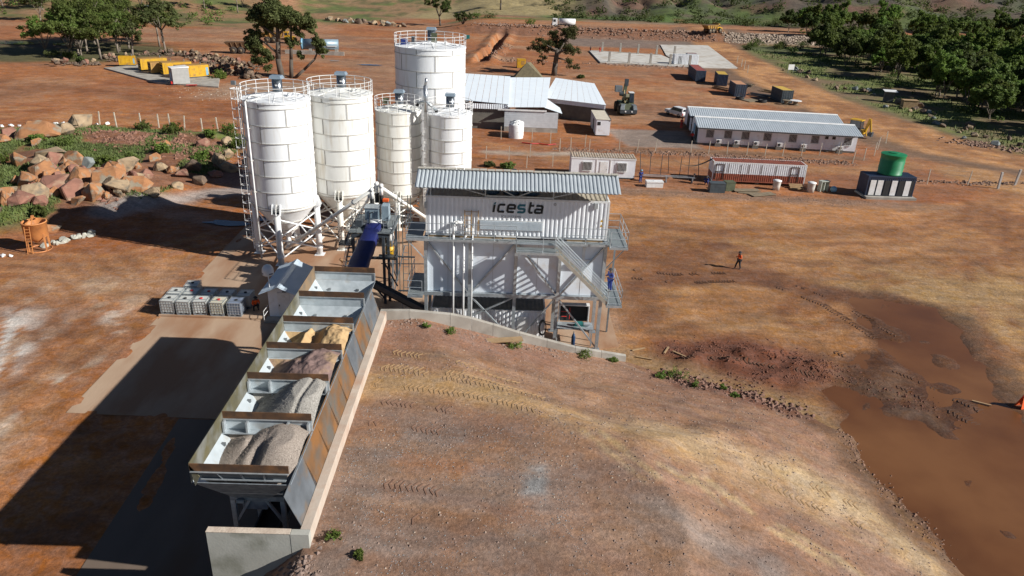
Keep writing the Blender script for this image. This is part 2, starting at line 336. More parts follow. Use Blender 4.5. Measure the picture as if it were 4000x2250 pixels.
    lay(G, (.15,.105,.055)); lay(G*sstep(.38, .56, fbm(X, Y, 14, 4, 46)), (.155,.175,.05)); lay(G*sstep(.55, .7, fbm(X, Y, 8, 4, 47))*.6, (.20,.13,.08))
    # far road shelf and hills
    H = sstep(338, 352, Y+6*(fbm(X, Y, 20, 3, 48)-.5)); 
    lay(H*sstep(-30, 0, X), (.105,.08,.055)); lay(H*sstep(-30, 0, X)*sstep(.40, .55, fbm(X, Y, 30, 4, 49)), (.085,.115,.032)); lay(H*sstep(.55, .68, fbm(X, Y, 22, 4, 50))*sstep(10, 40, X)*.85, (.15,.08,.056)); lay(H*sstep(.50, .62, fbm(X, Y, 12, 4, 58))*sstep(10, 40, X)*.6, (.06,.055,.045))
    lay(area(X, Y, [(-80,360),(-20,352),(25,352),(40,420),(0,600),(-160,600)], 8, 6, 30), (.30,.235,.115))
    lay(strip(X, Y, [(20,352),(60,358),(100,356)], 6, 4, 2, 14)*.85, (.085,.135,.032))
    lay(strip(X, Y, [(-20,330),(10,334),(30,338)], 5, 3, 2, 9)*.8, (.11,.14,.04)); lay(strip(X, Y, [(35,336),(75,340)], 4, 3, 2, 9)*.6, (.25,.20,.13))
    lay(strip(X, Y, [(-60,312),(-14,314),(40,322),(82,332),(160,322),(220,318)], 5.5, 2, 1, 10)*.95, (.36,.175,.085))
    lay(area(X, Y, [(20,260),(22,292),(70,292),(66,262)], 3, 2, 8)*.8, (.19,.15,.125))
    yb = BANKY+14*(fbm(X, Y*0, 60, 2, 4)-.5); lay(sstep(-7, -4, Y-yb)*sstep(4, 1, Y-yb)*sstep(-30, -8, X)*.9, (.20,.10,.062))
    lay(sstep(-7, -3, Y-yb)*sstep(4, 1, Y-yb)*sstep(82, 92, X)*.9, (.30,.24,.18))
    lay(area(X, Y, [(84,268),(92,292),(180,290),(180,262)], 3, 3, 8)*.8, (.075,.10,.034))
    # hills on the left and their road
    L = sstep(-60, -75, X-.35*(Y-300))*sstep(268, 284, Y+8*(fbm(X, Y, 14, 3, 51)-.5))
    lay(L*.9, (.25,.15,.078)); lay(L*sstep(.50, .63, fbm(X, Y, 13, 5, 52)), (.12,.14,.042)); lay(L*sstep(.55, .66, fbm(X, Y, 7, 4, 92))*.7, (.07,.085,.03))
    lay(strip(X, Y, [(-70,285),(-95,330),(-120,420),(-150,560)], 9, 3, 2, 12)*.85, (.38,.19,.105))
    lay(area(X, Y, [(-95,176),(-84,200),(-100,222),(-145,212),(-150,190),(-118,172)], 4, 4, 7)*.9, (.075,.08,.032))
    lay(strip(X, Y, [(-150,212),(-132,206),(-118,204)], 4, 2, 1.5, 4)*.8, (.10,.055,.035))
    # left yard
    lay(area(X, Y, [(-58,150),(-58,138),(-38,140),(-38,118),(-30,120),(-30,160),(-55,160)], 3, 2, 5)*.55, (.33,.24,.17))
    LG = area(X, Y, [(-66,112),(-37,108),(-35,88),(-38,74),(-48,66),(-75,62),(-80,100)], 2, 2, 5)
    lay(LG*.9, (.21,.10,.058)); lay(LG*sstep(.44, .58, fbm(X, Y, 6, 4, 53)), (.105,.13,.034)); lay(strip(X, Y, [(-63,109),(-50,108),(-38,105)], 2, 1, 1, 2)*.9, (.13,.17,.045))
    lay(strip(X, Y, [(-40,72),(-33,80),(-24,86)], 1.6, 1, .8, 2)*.7, (.34,.33,.31))
    lay(strip(X, Y, [(-46,79),(-36,74),(-28,70)], 1.2, 1, .8, 2)*.25, (.34,.33,.31))
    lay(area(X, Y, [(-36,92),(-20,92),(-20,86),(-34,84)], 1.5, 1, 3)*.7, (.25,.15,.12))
    # cement splashes, ruts left of the yard slab
    cs = sstep(.52, .64, fbm(X*1.4, Y*.8, 2.2, 5, 54)); LY = area(X, Y, [(-40,56),(-26,58),(-26,24),(-40,20)], 2, 2, 4)
    lay(LY*.5, (.38,.20,.105)); lay(LY*cs*.4, (.50,.41,.31))
    lay(area(X, Y, [(-38,50),(-32,49),(-31,41),(-36,36),(-40,40)], 1.6, 1.6, 2)*sstep(.40, .55, fbm(X*1.6+Y*.7, Y*.5, 1.2, 5, 55))*.85, (.58,.55,.50))
    lay(strip(X, Y, [(-29,50),(-27.5,47.5)], .9, .8, .8, 1)*sstep(.45, .55, fbm(X, Y, .9, 4, 56))*.7, (.55,.48,.40))
    lay(strip(X, Y, [(-26.5,42),(-28,38),(-27.5,34),(-29,30)], .8, .7, .7, 1.4)*cs*.8, (.52,.45,.36))
    lay(area(X, Y, [(-44,60),(-26,61),(-27,53),(-36,52)], 2.5, 1.5, 3)*.35, (.40,.28,.17)); lay(strip(X, Y, [(-33,49),(-29,46),(-26.5,43)], 1.4, 1.2, 1.2, 2)*.35, (.22,.11,.06))
    rut = sstep(.55, .72, fbm((X+Y*.4)*3.2, (Y-X*.4)*.3, 2.5, 4, 57)); lay(LY*rut*.35, (.28,.125,.058))
    # wheel tracks worn into the dirt
    tn = sstep(.38, .55, fbm(X, Y, 5, 3, 90)); tw = .5*(fbm(X, Y, 3, 3, 91)-.5)
    for pl, offs, dk in (([(72,97),(62,85),(45,79),(25,80),(5,81)], (0,1.9,3.8), 0), ([(70,95),(58,76),(42,66),(30,60),(25,53)], (0,1.9), 1), ([(66,92),(52,70),(45,55),(40,44),(38,30)], (0,1.9,4), 1), ([(60,84),(40,74),(20,71),(11,62)], (.4,2.3), 1), ([(80,104),(70,92),(60,66),(50,50),(46,30)], (.3,2.2), 0), ([(50,72),(36,70),(24,66)], (.3,2.2), 0),
                         ([(-90,64),(-60,60),(-45,57),(-33,56.5),(-24,66)], (0,1.9,4), 0), ([(-34,18),(-31,35),(-28,50),(-38,60),(-60,58)], (0,1.9,3.9), 1), ([(-30,18),(-27,34),(-26.5,48)], (0,1.9), 0), ([(-22,18),(-20,26)], (0,1.0,1.9), 1), ([(-46,53),(-34,50),(-28,44)], (0,1.8), 1),
                         ([(-140,124),(-60,119),(-20,113),(0,106)], (0,1.9,3.8), 0), ([(-120,155),(-80,142),(-50,130),(-20,124)], (0,1.9), 1), ([(-120,135),(-90,128),(-88,140),(-110,150)], (0,1.9), 1), ([(18,142),(40,152),(58,150),(66,140)], (0,1.9), 1), ([(18,172),(45,166),(62,152)], (0,1.9), 0), ([(-100,215),(-60,212),(-30,222),(0,230)], (0,2.2,4.4), 1), ([(-90,255),(-50,240),(-20,245)], (0,2.2), 0), ([(82,352),(80,310),(70,200),(70,153),(76,120),(92,104)], (1.0,3.0,5.2), 1)):
        d = dist_line(X, Y, pl)+tw; wl_ = .34+.0045*np.hypot(X, Y); m = sum(np.exp(-((d-o_)/wl_)**2) for o_ in offs)
        lay(np.clip(m, 0, 1)*tn*(.62 if dk else .5), (.20,.082,.036) if dk else (.43,.225,.105))
    # concrete dust around the plant
    lay(area(X, Y, [(-16,47),(9,47),(10,70),(-2,76),(-18,74)], 2, 1, 3)*.5, (.40,.30,.21))
    return C, wet
def grid_mesh(xs, ys, hf, cf, name, mat_, keep=None):
    X, Y = np.meshgrid(xs, ys); Z = hf(X, Y); Cc, wet = cf(X, Y); ny, nx = X.shape
    V = np.stack([X, Y, Z], -1).reshape(-1, 3)
    idx = np.arange(nx*ny).reshape(ny, nx)
    Fq = np.stack([idx[:-1,:-1], idx[:-1,1:], idx[1:,1:], idx[1:,:-1]], -1).reshape(-1, 4)
    if keep is not None:
        cx = (X[:-1,:-1]+X[1:,1:])/2; cy = (Y[:-1,:-1]+Y[1:,1:])/2; Fq = Fq[keep(cx, cy).reshape(-1)]
    me = bpy.data.meshes.new(name); nf = len(Fq)
    me.vertices.add(len(V)); me.vertices.foreach_set('co', V.astype(np.float32).ravel())
    me.loops.add(nf*4); me.loops.foreach_set('vertex_index', Fq.astype(np.int32).ravel())
    me.polygons.add(nf); me.polygons.foreach_set('loop_start', np.arange(0, nf*4, 4, dtype=np.int32))
    me.polygons.foreach_set('use_smooth', np.ones(nf, bool)); me.update(calc_edges=True); me.validate()
    a = me.color_attributes.new('soil', 'FLOAT_COLOR', 'POINT')
    rgba = np.concatenate([Cc.reshape(-1, 3), wet.reshape(-1, 1)], 1).astype(np.float32); a.data.foreach_set('color', rgba.ravel())
    me.materials.append(mat_); o = link(name, me); o['kind'] = 'structure'; return o
def soil_mat(name, fine=1., bumpd=.06, big=1.):
    m = bpy.data.materials.new(name); m.use_nodes = True; n = m.node_tree.nodes; l = m.node_tree.links; b = n['Principled BSDF']
    at = n.new('ShaderNodeAttribute'); at.attribute_name = 'soil'; g = n.new('ShaderNodeNewGeometry')
    def nz(s, d=6, dist=0., ro=.5):
        k = n.new('ShaderNodeTexNoise'); k.inputs['Scale'].default_value = s; k.inputs['Detail'].default_value = d; k.inputs['Distortion'].default_value = dist; k.inputs['Roughness'].default_value = ro
        l.new(g.outputs['Position'], k.inputs['Vector']); return k
    def mr(src, a, b_, c, d):
        k = n.new('ShaderNodeMapRange'); k.inputs[1].default_value = a; k.inputs[2].default_value = b_; k.inputs[3].default_value = c; k.inputs[4].default_value = d
        l.new(src, k.inputs[0]); return k.outputs[0]
    def mu(a, b_, op='MULTIPLY'):
        k = n.new('ShaderNodeMath'); k.operation = op
        for i, s in enumerate((a, b_)):
            if isinstance(s, float): k.inputs[i].default_value = s
            else: l.new(s, k.inputs[i])
        return k.outputs[0]
    a1 = nz(.35, 12, .5, .68); a2 = nz(2.6*fine, 9, .2, .66); a3 = nz(5.5*fine, 9, .1, .7); a4 = nz(1.1, 5, 1.2); a5 = nz(1., 11, .4, .66); mp = n.new('ShaderNodeMapping'); mp.inputs['Rotation'].default_value = (0, 0, .22); mp.inputs['Scale'].default_value = (.16, .95, .5); l.new(g.outputs['Position'], mp.inputs[0]); l.new(mp.outputs[0], a5.inputs['Vector'])
    f = mu(mu(mr(a1.outputs[0], .3, .7, 1-.34*big, 1+.28*big), mr(a2.outputs[0], .3, .7, .78, 1.22)), mr(a3.outputs[0], .3, .7, .68, 1.30)); f = mu(f, mr(a5.outputs[0], .3, .7, .76, 1.2))
    hs = n.new('ShaderNodeHueSaturation'); l.new(at.outputs['Color'], hs.inputs['Color']); l.new(f, hs.inputs['Value'])
    l.new(mr(a4.outputs[0], .3, .7, .88, 1.14), hs.inputs['Saturation']); l.new(hs.outputs[0], b.inputs['Base Color'])
    l.new(mr(at.outputs['Alpha'], 0., 1., .93, .32), b.inputs['Roughness']); b.inputs['Specular IOR Level'].default_value = .3
    h = mu(mu(a2.outputs[0], .6, 'MULTIPLY'), mu(a3.outputs[0], .4, 'MULTIPLY'), 'ADD')
    bp = n.new('ShaderNodeBump'); bp.inputs['Strength'].default_value = .5; bp.inputs['Distance'].default_value = bumpd*3
    l.new(h, bp.inputs['Height']); l.new(bp.outputs[0], b.inputs['Normal']); return m
def grow(a, st, end, k):
    out = [a]; 
    while out[-1] < end: out.append(out[-1]+st); st *= k
    return out
xr = grow(48, .4, 1800, 1.04); xs = np.array([-v for v in xr[:0:-1]]+list(np.arange(-48, 48.01, .4))+xr[1:])
ys = np.array(list(np.arange(6, 112, .4))+grow(112, .42, 3000, 1.02))
SOIL = soil_mat('red_dirt')
ground = grid_mesh(xs, ys, gheight, soil, 'ground', SOIL)
# ---------------------------------------------------------------- ramp fill behind the retaining walls
def wall_y(x): return 41.9+(x+7.4)*(3./16.5)
def toe_d(X, Y): return -sdist(X, Y, TOE+[(-60, 8), (-60, 42), (-7.4, 42)])
def eheight(X, Y):
    d = 1.5*(fbm(X, Y, 2.6, 4, 64)-.5)*sstep(43, 40, Y)+dist_line(X, Y, TOE)*np.where(sdist(X, Y, TOE+[(-60, 8), (-60, 60), (9.2, 60)]) < 0, 1, -1)
    z = np.minimum(4.15, 4.2*(np.maximum(d, 0)/14.5)**1.15)+np.where(d < 0, d*.5, 0)
    z = z+.10*(fbm(X, Y, 5, 3, 60)-.5)*sstep(0, 3, d)+.05*(fbm(X, Y, .9, 3, 61)-.5)
    z += .30*sstep(2.2, .2, X+7.1)*sstep(45, 30, Y)*0+.35*area(X, Y, [(13,43),(19,41),(20,38.6),(13,40.6)], .8, .8, 1)*fbm(X, Y, .8, 3, 62)
    sp = np.clip(-7.25-X, 0, 9)*sstep(22.6, 22.2, Y); z -= sp*.95*(.8+.5*fbm(X, Y, .8, 3, 63)); z -= sstep(23.4, 17, Y)*0
    return np.maximum(z, -.6)
def esoil(X, Y):
    C = np.zeros(X.shape+(3,)); wet = np.zeros(X.shape)
    def lay(m, c): C[:] = C*(1-m[..., None])+np.array(c)*m[..., None]
    one = np.ones(X.shape); n1 = fbm(X, Y, 6, 5, 70); st = fbm(X*.5+Y*.9, Y*1.2-X*.75, 2.4, 5, 71)
    lay(one, (.272,.160,.106)); lay(sstep(.4, .65, n1)*.7, (.245,.132,.084)); lay(sstep(.5, .7, st)*.45, (.305,.175,.10))
    lay(area(X, Y, [(-6.8,36),(4,38),(9,36),(14,32),(10,28),(2,31),(-6.9,32)], 2, 1.5, 3)*.35, (.36,.21,.115))
    # spilled sand swept by the loader
    SA = strip(X, Y, [(-6.9,34.2),(-3,34.6),(1,33.8)], 1.2, 1, .8, 1.8); lay(SA*.8, (.40,.255,.125))
    lay(strip(X, Y, [(-1,34),(4,32.4),(9,30.6),(14,29.2),(18,29)], 1.0, 1.1, 1.0, 1.6)*.65, (.43,.285,.15))
    lay(strip(X, Y, [(8,31.8),(13,31.6),(17.5,30.6),(21,27)], 1.1, 1.2, 1.1, 1.5)*.7, (.47,.335,.19)); lay(strip(X, Y, [(16,31),(19.5,28.5),(22.3,24)], 1.5, 1, .8, 1.5)*.65, (.43,.31,.18))
    for a, b in (((4.5,30.5),(7.0,26.6)), ((5.3,30.6),(7.6,27.0)), ((10.6,26.5),(9.6,28)), ((12,26.4),(10.3,28.2)), ((12.6,25.6),(14.8,24.2)), ((13.2,26.0),(15.4,24.6)), ((15,24.8),(17,23.2)), ((8.0,28.3),(9.3,27.6))):
        lay(strip(X, Y, [a, b], .17, .2, .2, .7)*.8, (.42,.30,.165))
    GG = area(X, Y, [(-7,32),(-1,31),(4,27),(3,21),(-7,20)], 2, 2, 3); lay(GG*sstep(.42, .58, fbm(X, Y, 3, 4, 72))*.7, (.225,.172,.142))
    lay(area(X, Y, [(1.6,27.6),(2.5,27.6),(2.4,25.6),(1.4,25.5)], .3, .2, .5)*.9, (.25,.245,.235))
    lay(strip(X, Y, [(7,24.5),(11,23),(14,20)], 1.0, 1, 1, 1.5)*.6, (.22,.20,.185)); lay(strip(X, Y, [(-4,27.5),(-2,27.2),(0,27.6)], .6, .5, .5, 1)*.6, (.32,.155,.08)); lay(strip(X, Y, [(-4,24.2),(-1.5,24.0)], .6, .5, .5, 1)*.5, (.34,.17,.085))
    tw = .3*(fbm(X, Y, 2, 3, 93)-.5); tn = sstep(.36, .52, fbm(X, Y, 3, 3, 94))
    for pl, offs, cc in (([(-6.8,35.6),(0,34.6),(6,32.4),(14,30.2),(24,27)], (0,.55,1.9,2.5), (.36,.235,.125)), ([(-6.8,38),(2,36.4),(10,34),(18,31),(24,28.5)], (0,.5,1.9,2.4), (.20,.11,.07)), ([(-6.8,31.5),(0,30),(8,26),(14,20)], (0,.5,1.8,2.3), (.19,.115,.08)), ([(-6.8,27),(0,26),(6,22.5),(10,18)], (0,.5,1.8,2.3), (.28,.17,.105)), ([(-6.5,24),(-1,23),(4,20)], (.3,.8,2), (.19,.11,.075)), ([(4,39.5),(12,37),(19,33)], (0,.5,1.8), (.30,.185,.11))):
        dd = dist_line(X, Y, pl)+tw; lay(np.clip(sum(np.exp(-((dd-o_)/.2)**2) for o_ in offs), 0, 1)*tn*.5, cc)
    lay(sstep(2.5, -.5, toe_d(X, Y))*sstep(38, 36, Y)*.55, (.30,.19,.10)); lay(area(X, Y, [(10,45),(19,42),(20.5,37.5),(12,41.5)], .8, .8, 1)*.85, (.15,.065,.042))
    Zf = eheight(X, Y); lay(sstep(.42, .08, Zf)*sstep(40, 37, Y)*.85, (.14,.075,.042))
    lay(area(X, Y, [(-7,41.5),(-1,42.5),(4,43),(4,40.5),(-7,39)], 1, .8, 1.5)*.6, (.27,.145,.10))
    return C, wet
exs = np.array(list(np.arange(-16, -7.4, .3))+list(np.arange(-7.25, 26, .2))); eys = np.array(list(np.arange(8, 22.2, .25))+list(np.arange(22.4, 46, .2)))
emb = grid_mesh(exs, eys, eheight, esoil, 'ramp_fill', soil_mat('stony_fill_soil', 1.5, .05, .5), lambda cx, cy: ((cx > -7.3) | (cy < 22.35)) & (cy < wall_y(cx)+.12))
# ---------------------------------------------------------------- water
MUDW = mat('muddy_water', (.14,.053,.017), (.105,.039,.013), .25, .38, detail=5, c3=(.18,.076,.027), s3=.13, p3=(.42,.65), bump=.04, bscale=2, spec=.35)
struct('muddy_water', MB().add([(20.5,10,-.085),(44,10,-.085),(44,60,-.085),(20.5,60,-.085)], [(0,1,2,3)]), MUDW)
WATER = mat('clear_water', (.05,.07,.10), (.04,.05,.07), 1, .04)
def pool(pts, z):
    struct('puddle', MB().add([(x, y, z) for x, y in pts], [tuple(range(len(pts)))]), WATER)
def blobpoly(cx, cy, rx, ry, n=18, s=1):
    return [(cx+rx*math.cos(2*math.pi*i/n)*(1+.3*math.sin(3*i*s+s)), cy+ry*math.sin(2*math.pi*i/n)*(1+.25*math.cos(2*i*s))) for i in range(n)]
for cx, cy, rx, ry, s in ((-134,207,7,4,1),(-119,208,4,2,2),(-57,238,3.2,1.2,3),(-62,222,1.6,.7,4),(-34,192,3.0,1.0,5),(-44,197,1.6,.5,6),(83.5,212,2.2,1.0,7),(89,206,3,1,8),(-27.5,70.5,2.2,.8,9),(-24.2,71.8,1.4,.5,10)):
    pool(blobpoly(cx, cy, rx, ry, 18, s), float(gheight(np.array([[cx]]), np.array([[cy]]))[0,0])+.12)
# ---------------------------------------------------------------- concrete slabs on the ground
def slab(name, poly, z0, z1, m): return struct(name, MB().prism(poly, 'z', z0, z1), m)
slab('yard_slab', [(-25.2,36.6),(-16.0,36.4),(-7.5,36.3),(-7.5,41.9),(9.0,47.0),(9,56),(-3,72),(-25.5,70)], -.3, .06, CONCD)
slab('bin_slab', [(-18.0,22.9),(-16.2,22.9),(-7.5,22.8),(-7.5,36.25),(-18.5,36.35)], -.3, .04, mat('shaded_slab_concrete', (.16,.115,.085), (.125,.09,.065), .4, .9, detail=7, c3=(.14,.085,.05), s3=.3, p3=(.5,.66), stretch=(1,.3,1)))  # first slab's concrete colour darkened to deepen the bins' shadow on it
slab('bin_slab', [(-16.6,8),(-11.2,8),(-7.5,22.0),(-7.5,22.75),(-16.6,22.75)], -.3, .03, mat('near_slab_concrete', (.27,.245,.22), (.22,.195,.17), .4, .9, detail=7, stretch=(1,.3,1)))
def hz(x, y): return float(gheight(np.array([[float(x)]]), np.array([[float(y)]]))[0,0])
def ez(x, y): return float(eheight(np.array([[float(x)]]), np.array([[float(y)]]))[0,0])
# ================================================================ people
def skin(pts, edges, rad, root=0, sub=1):
    me = bpy.data.meshes.new('figure'); me.from_pydata(pts, edges, []); o = bpy.data.objects.new('figure_source', me); COL.objects.link(o)
    md = o.modifiers.new('skin', 'SKIN'); sk = me.skin_vertices[0].data
    for i, r in enumerate(rad): sk[i].radius = (r, r) if not isinstance(r, tuple) else r; sk[i].use_root = i == root
    o.modifiers.new('sub', 'SUBSURF').levels = sub
    dg = bpy.context.evaluated_depsgraph_get(); out = bpy.data.meshes.new_from_object(o.evaluated_get(dg)); bpy.data.objects.remove(o)
    out.polygons.foreach_set('use_smooth', [True]*len(out.polygons)); return out
def person(label, x, y, z, rz, top, legs, pose='stand', hat=DARKF, h=1.72, vest=None):
    t = thing('person', label, 'person', (x, y, z), math.radians(rz)); k = h/1.72     # faces local -y
    hipz = .92; kn = .48; lean = 0.
    if pose == 'crouch': hipz, kn, lean = .42, .5, .35
    J = dict(pel=(0,0,hipz), sp=(0,-.02-lean*.5,hipz+.25), ch=(0,-.03-lean,hipz+.46), nk=(0,-.04-lean,hipz+.58), hd=(0,-.07-lean*1.1,hipz+.70))
    if pose == 'crouch': F_ = dict(lh=(-.1,0,hipz-.02), lk=(-.17,-.40,kn), la=(-.17,-.12,.09), lt=(-.17,-.32,.04), rh=(.1,0,hipz-.02), rk=(.17,-.38,kn), ra=(.17,-.1,.09), rt=(.17,-.3,.04))
    elif pose == 'walk': F_ = dict(lh=(-.1,0,hipz-.05), lk=(-.11,-.2,.5), la=(-.11,-.28,.09), lt=(-.11,-.46,.05), rh=(.1,0,hipz-.05), rk=(.11,.02,.5), ra=(.11,.16,.1), rt=(.11,.02,.05))
    else: F_ = dict(lh=(-.1,0,hipz-.05), lk=(-.12,-.02,.49), la=(-.13,.02,.09), lt=(-.14,-.17,.04), rh=(.1,0,hipz-.05), rk=(.12,-.02,.49), ra=(.13,.02,.09), rt=(.14,-.17,.04))
    A_ = dict(ls=(-.19,-.03-lean,hipz+.49), le=(-.27,.0-lean,hipz+.22), lw=(-.18,-.26-lean,hipz+.24), lf=(-.13,-.34-lean,hipz+.26), rs=(.19,-.03-lean,hipz+.49), re=(.27,.0-lean,hipz+.22), rw=(.18,-.26-lean,hipz+.24), rf=(.13,-.34-lean,hipz+.26))
    J.update(F_); J.update(A_); n = list(J); ix = {a: i for i, a in enumerate(n)}; P = [tuple(c*k for c in J[a]) for a in n]
    E_ = [('pel','sp'),('sp','ch'),('ch','nk'),('nk','hd'),('pel','lh'),('lh','lk'),('lk','la'),('la','lt'),('pel','rh'),('rh','rk'),('rk','ra'),('ra','rt'),('ch','ls'),('ls','le'),('le','lw'),('lw','lf'),('ch','rs'),('rs','re'),('re','rw'),('rw','rf')]
    R_ = dict(pel=.14, sp=.13, ch=.15, nk=.06, hd=.105, lh=.09, lk=.065, la=.05, lt=.045, rh=.09, rk=.065, ra=.05, rt=.045, ls=.065, le=.048, lw=.036, lf=.04, rs=.065, re=.048, rw=.036, rf=.04)
    me = skin(P, [(ix[a], ix[b]) for a, b in E_], [R_[a]*k for a in n]); me.materials.append(SKIN); link('body', me, t)
    def cloth(nm, names, grow, m):
        q = [a for a in n if a in names]; jx = {a: i for i, a in enumerate(q)}; c = skin([P[ix[a]] for a in q], [(jx[a], jx[b]) for a, b in E_ if a in jx and b in jx], [(R_[a]+grow)*k for a in q]); c.materials.append(m); link(nm, c, t)
    cloth('trousers', ('pel','lh','lk','la','rh','rk','ra'), .022, legs); cloth('jacket', ('pel','sp','ch','ls','le','lw','rs','re','rw'), .02, top)
    if vest: cloth('vest', ('sp','ch','ls','rs'), .035, vest)
    hx = P[ix['hd']]; part(t, 'hat', MB().lathe([(.0,hx[2]+.16*k),(.09,hx[2]+.13*k),(.12,hx[2]+.05*k),(.17,hx[2]+.035*k),(.165,hx[2]+.02*k),(.11,hx[2]+.01*k)], (hx[0],hx[1]), 12), hat, True)
    part(t, 'boot', MB().blob((P[ix['lt']][0],P[ix['lt']][1]+.06,.05), .1, 1, 1, (.6,1.3,.5), .05), DARKF); part(t, 'boot', MB().blob((P[ix['rt']][0],P[ix['rt']][1]+.06,.05), .1, 1, 1, (.6,1.3,.5), .05), DARKF)
    return t
person('person in an orange vest and dark trousers standing alone on the open yard', 22.4, 63.1, hz(22.4,63.1)-.01, -75, HIVIS, DARKF, 'walk'); person('person in blue overalls on the stair landing of the ice tower', 7.95, 47.4, 4.3, -60, BLUEF, BLUEF); person('person in blue overalls standing at the right corner of the white cabin', 17.9, 91.6, hz(17.9,91.6), 20, BLUEF, BLUEF, hat=LBLUE)
person('person in black bending over work under the shade net', 24.6, 92.6, 0.0, 70, DARKF, DARKF, 'crouch'); person('person in dark blue crouching beside the red and white container', 26.6, 91.9, 0.0, -30, BLUEF, BLUEF, 'crouch'); person('person in a red vest walking at the shaded office gable', 30.3, 116.6, 0.0, 180, REDF, DARKF, 'walk'); person('person in red standing at the far office wing', 31.0, 127.6, .0, 150, REDF, REDF)
person('person with red trousers walking on the dirt behind the tall silos', -49.5, 225.0, hz(-49.5,225), 160, WHITE, REDF, 'walk'); person('person in an orange jacket sitting behind the dark blue caged tank', -18.55, 50.9, .2, 30, HIVIS, DARKF, 'crouch'); person('person in red standing near the left back column on the pale slab', 29.6, 240.0, .35, 0, REDF, REDF); person('person in dark red left of the pale slab', 27.0, 243.8, 0, 40, DARKF, REDF)
dg_ = thing('dog', 'small tan dog standing on the concrete left of the mixer stairs', 'dog', (-13.6,60.4,.06), math.radians(75))
dm_ = skin([(0,-.32,.42),(0,0,.44),(0,.28,.45),(0,.45,.55),(0,.58,.56),(-.08,-.3,.22),(-.08,-.34,.03),(.08,-.3,.22),(.08,-.34,.03),(-.07,.26,.2),(-.07,.25,.03),(.07,.26,.2),(.07,.25,.03),(0,-.52,.5)], [(0,1),(1,2),(2,3),(3,4),(0,5),(5,6),(0,7),(7,8),(2,9),(9,10),(2,11),(11,12),(0,13)], [.1,.1,.12,.09,.05,.045,.03,.045,.03,.045,.03,.045,.03,.025], 1); dm_.materials.append(mat('tan_fur', (.42,.25,.12), (.34,.19,.09), 5, .9)); link('body', dm_, dg_)
part(dg_, 'ear', MB().prism([(-.07,.62),(-.02,.62),(-.05,.72)], 'y', .44, .47), SKIN); part(dg_, 'ear', MB().prism([(.02,.62),(.07,.62),(.05,.72)], 'y', .44, .47), SKIN)
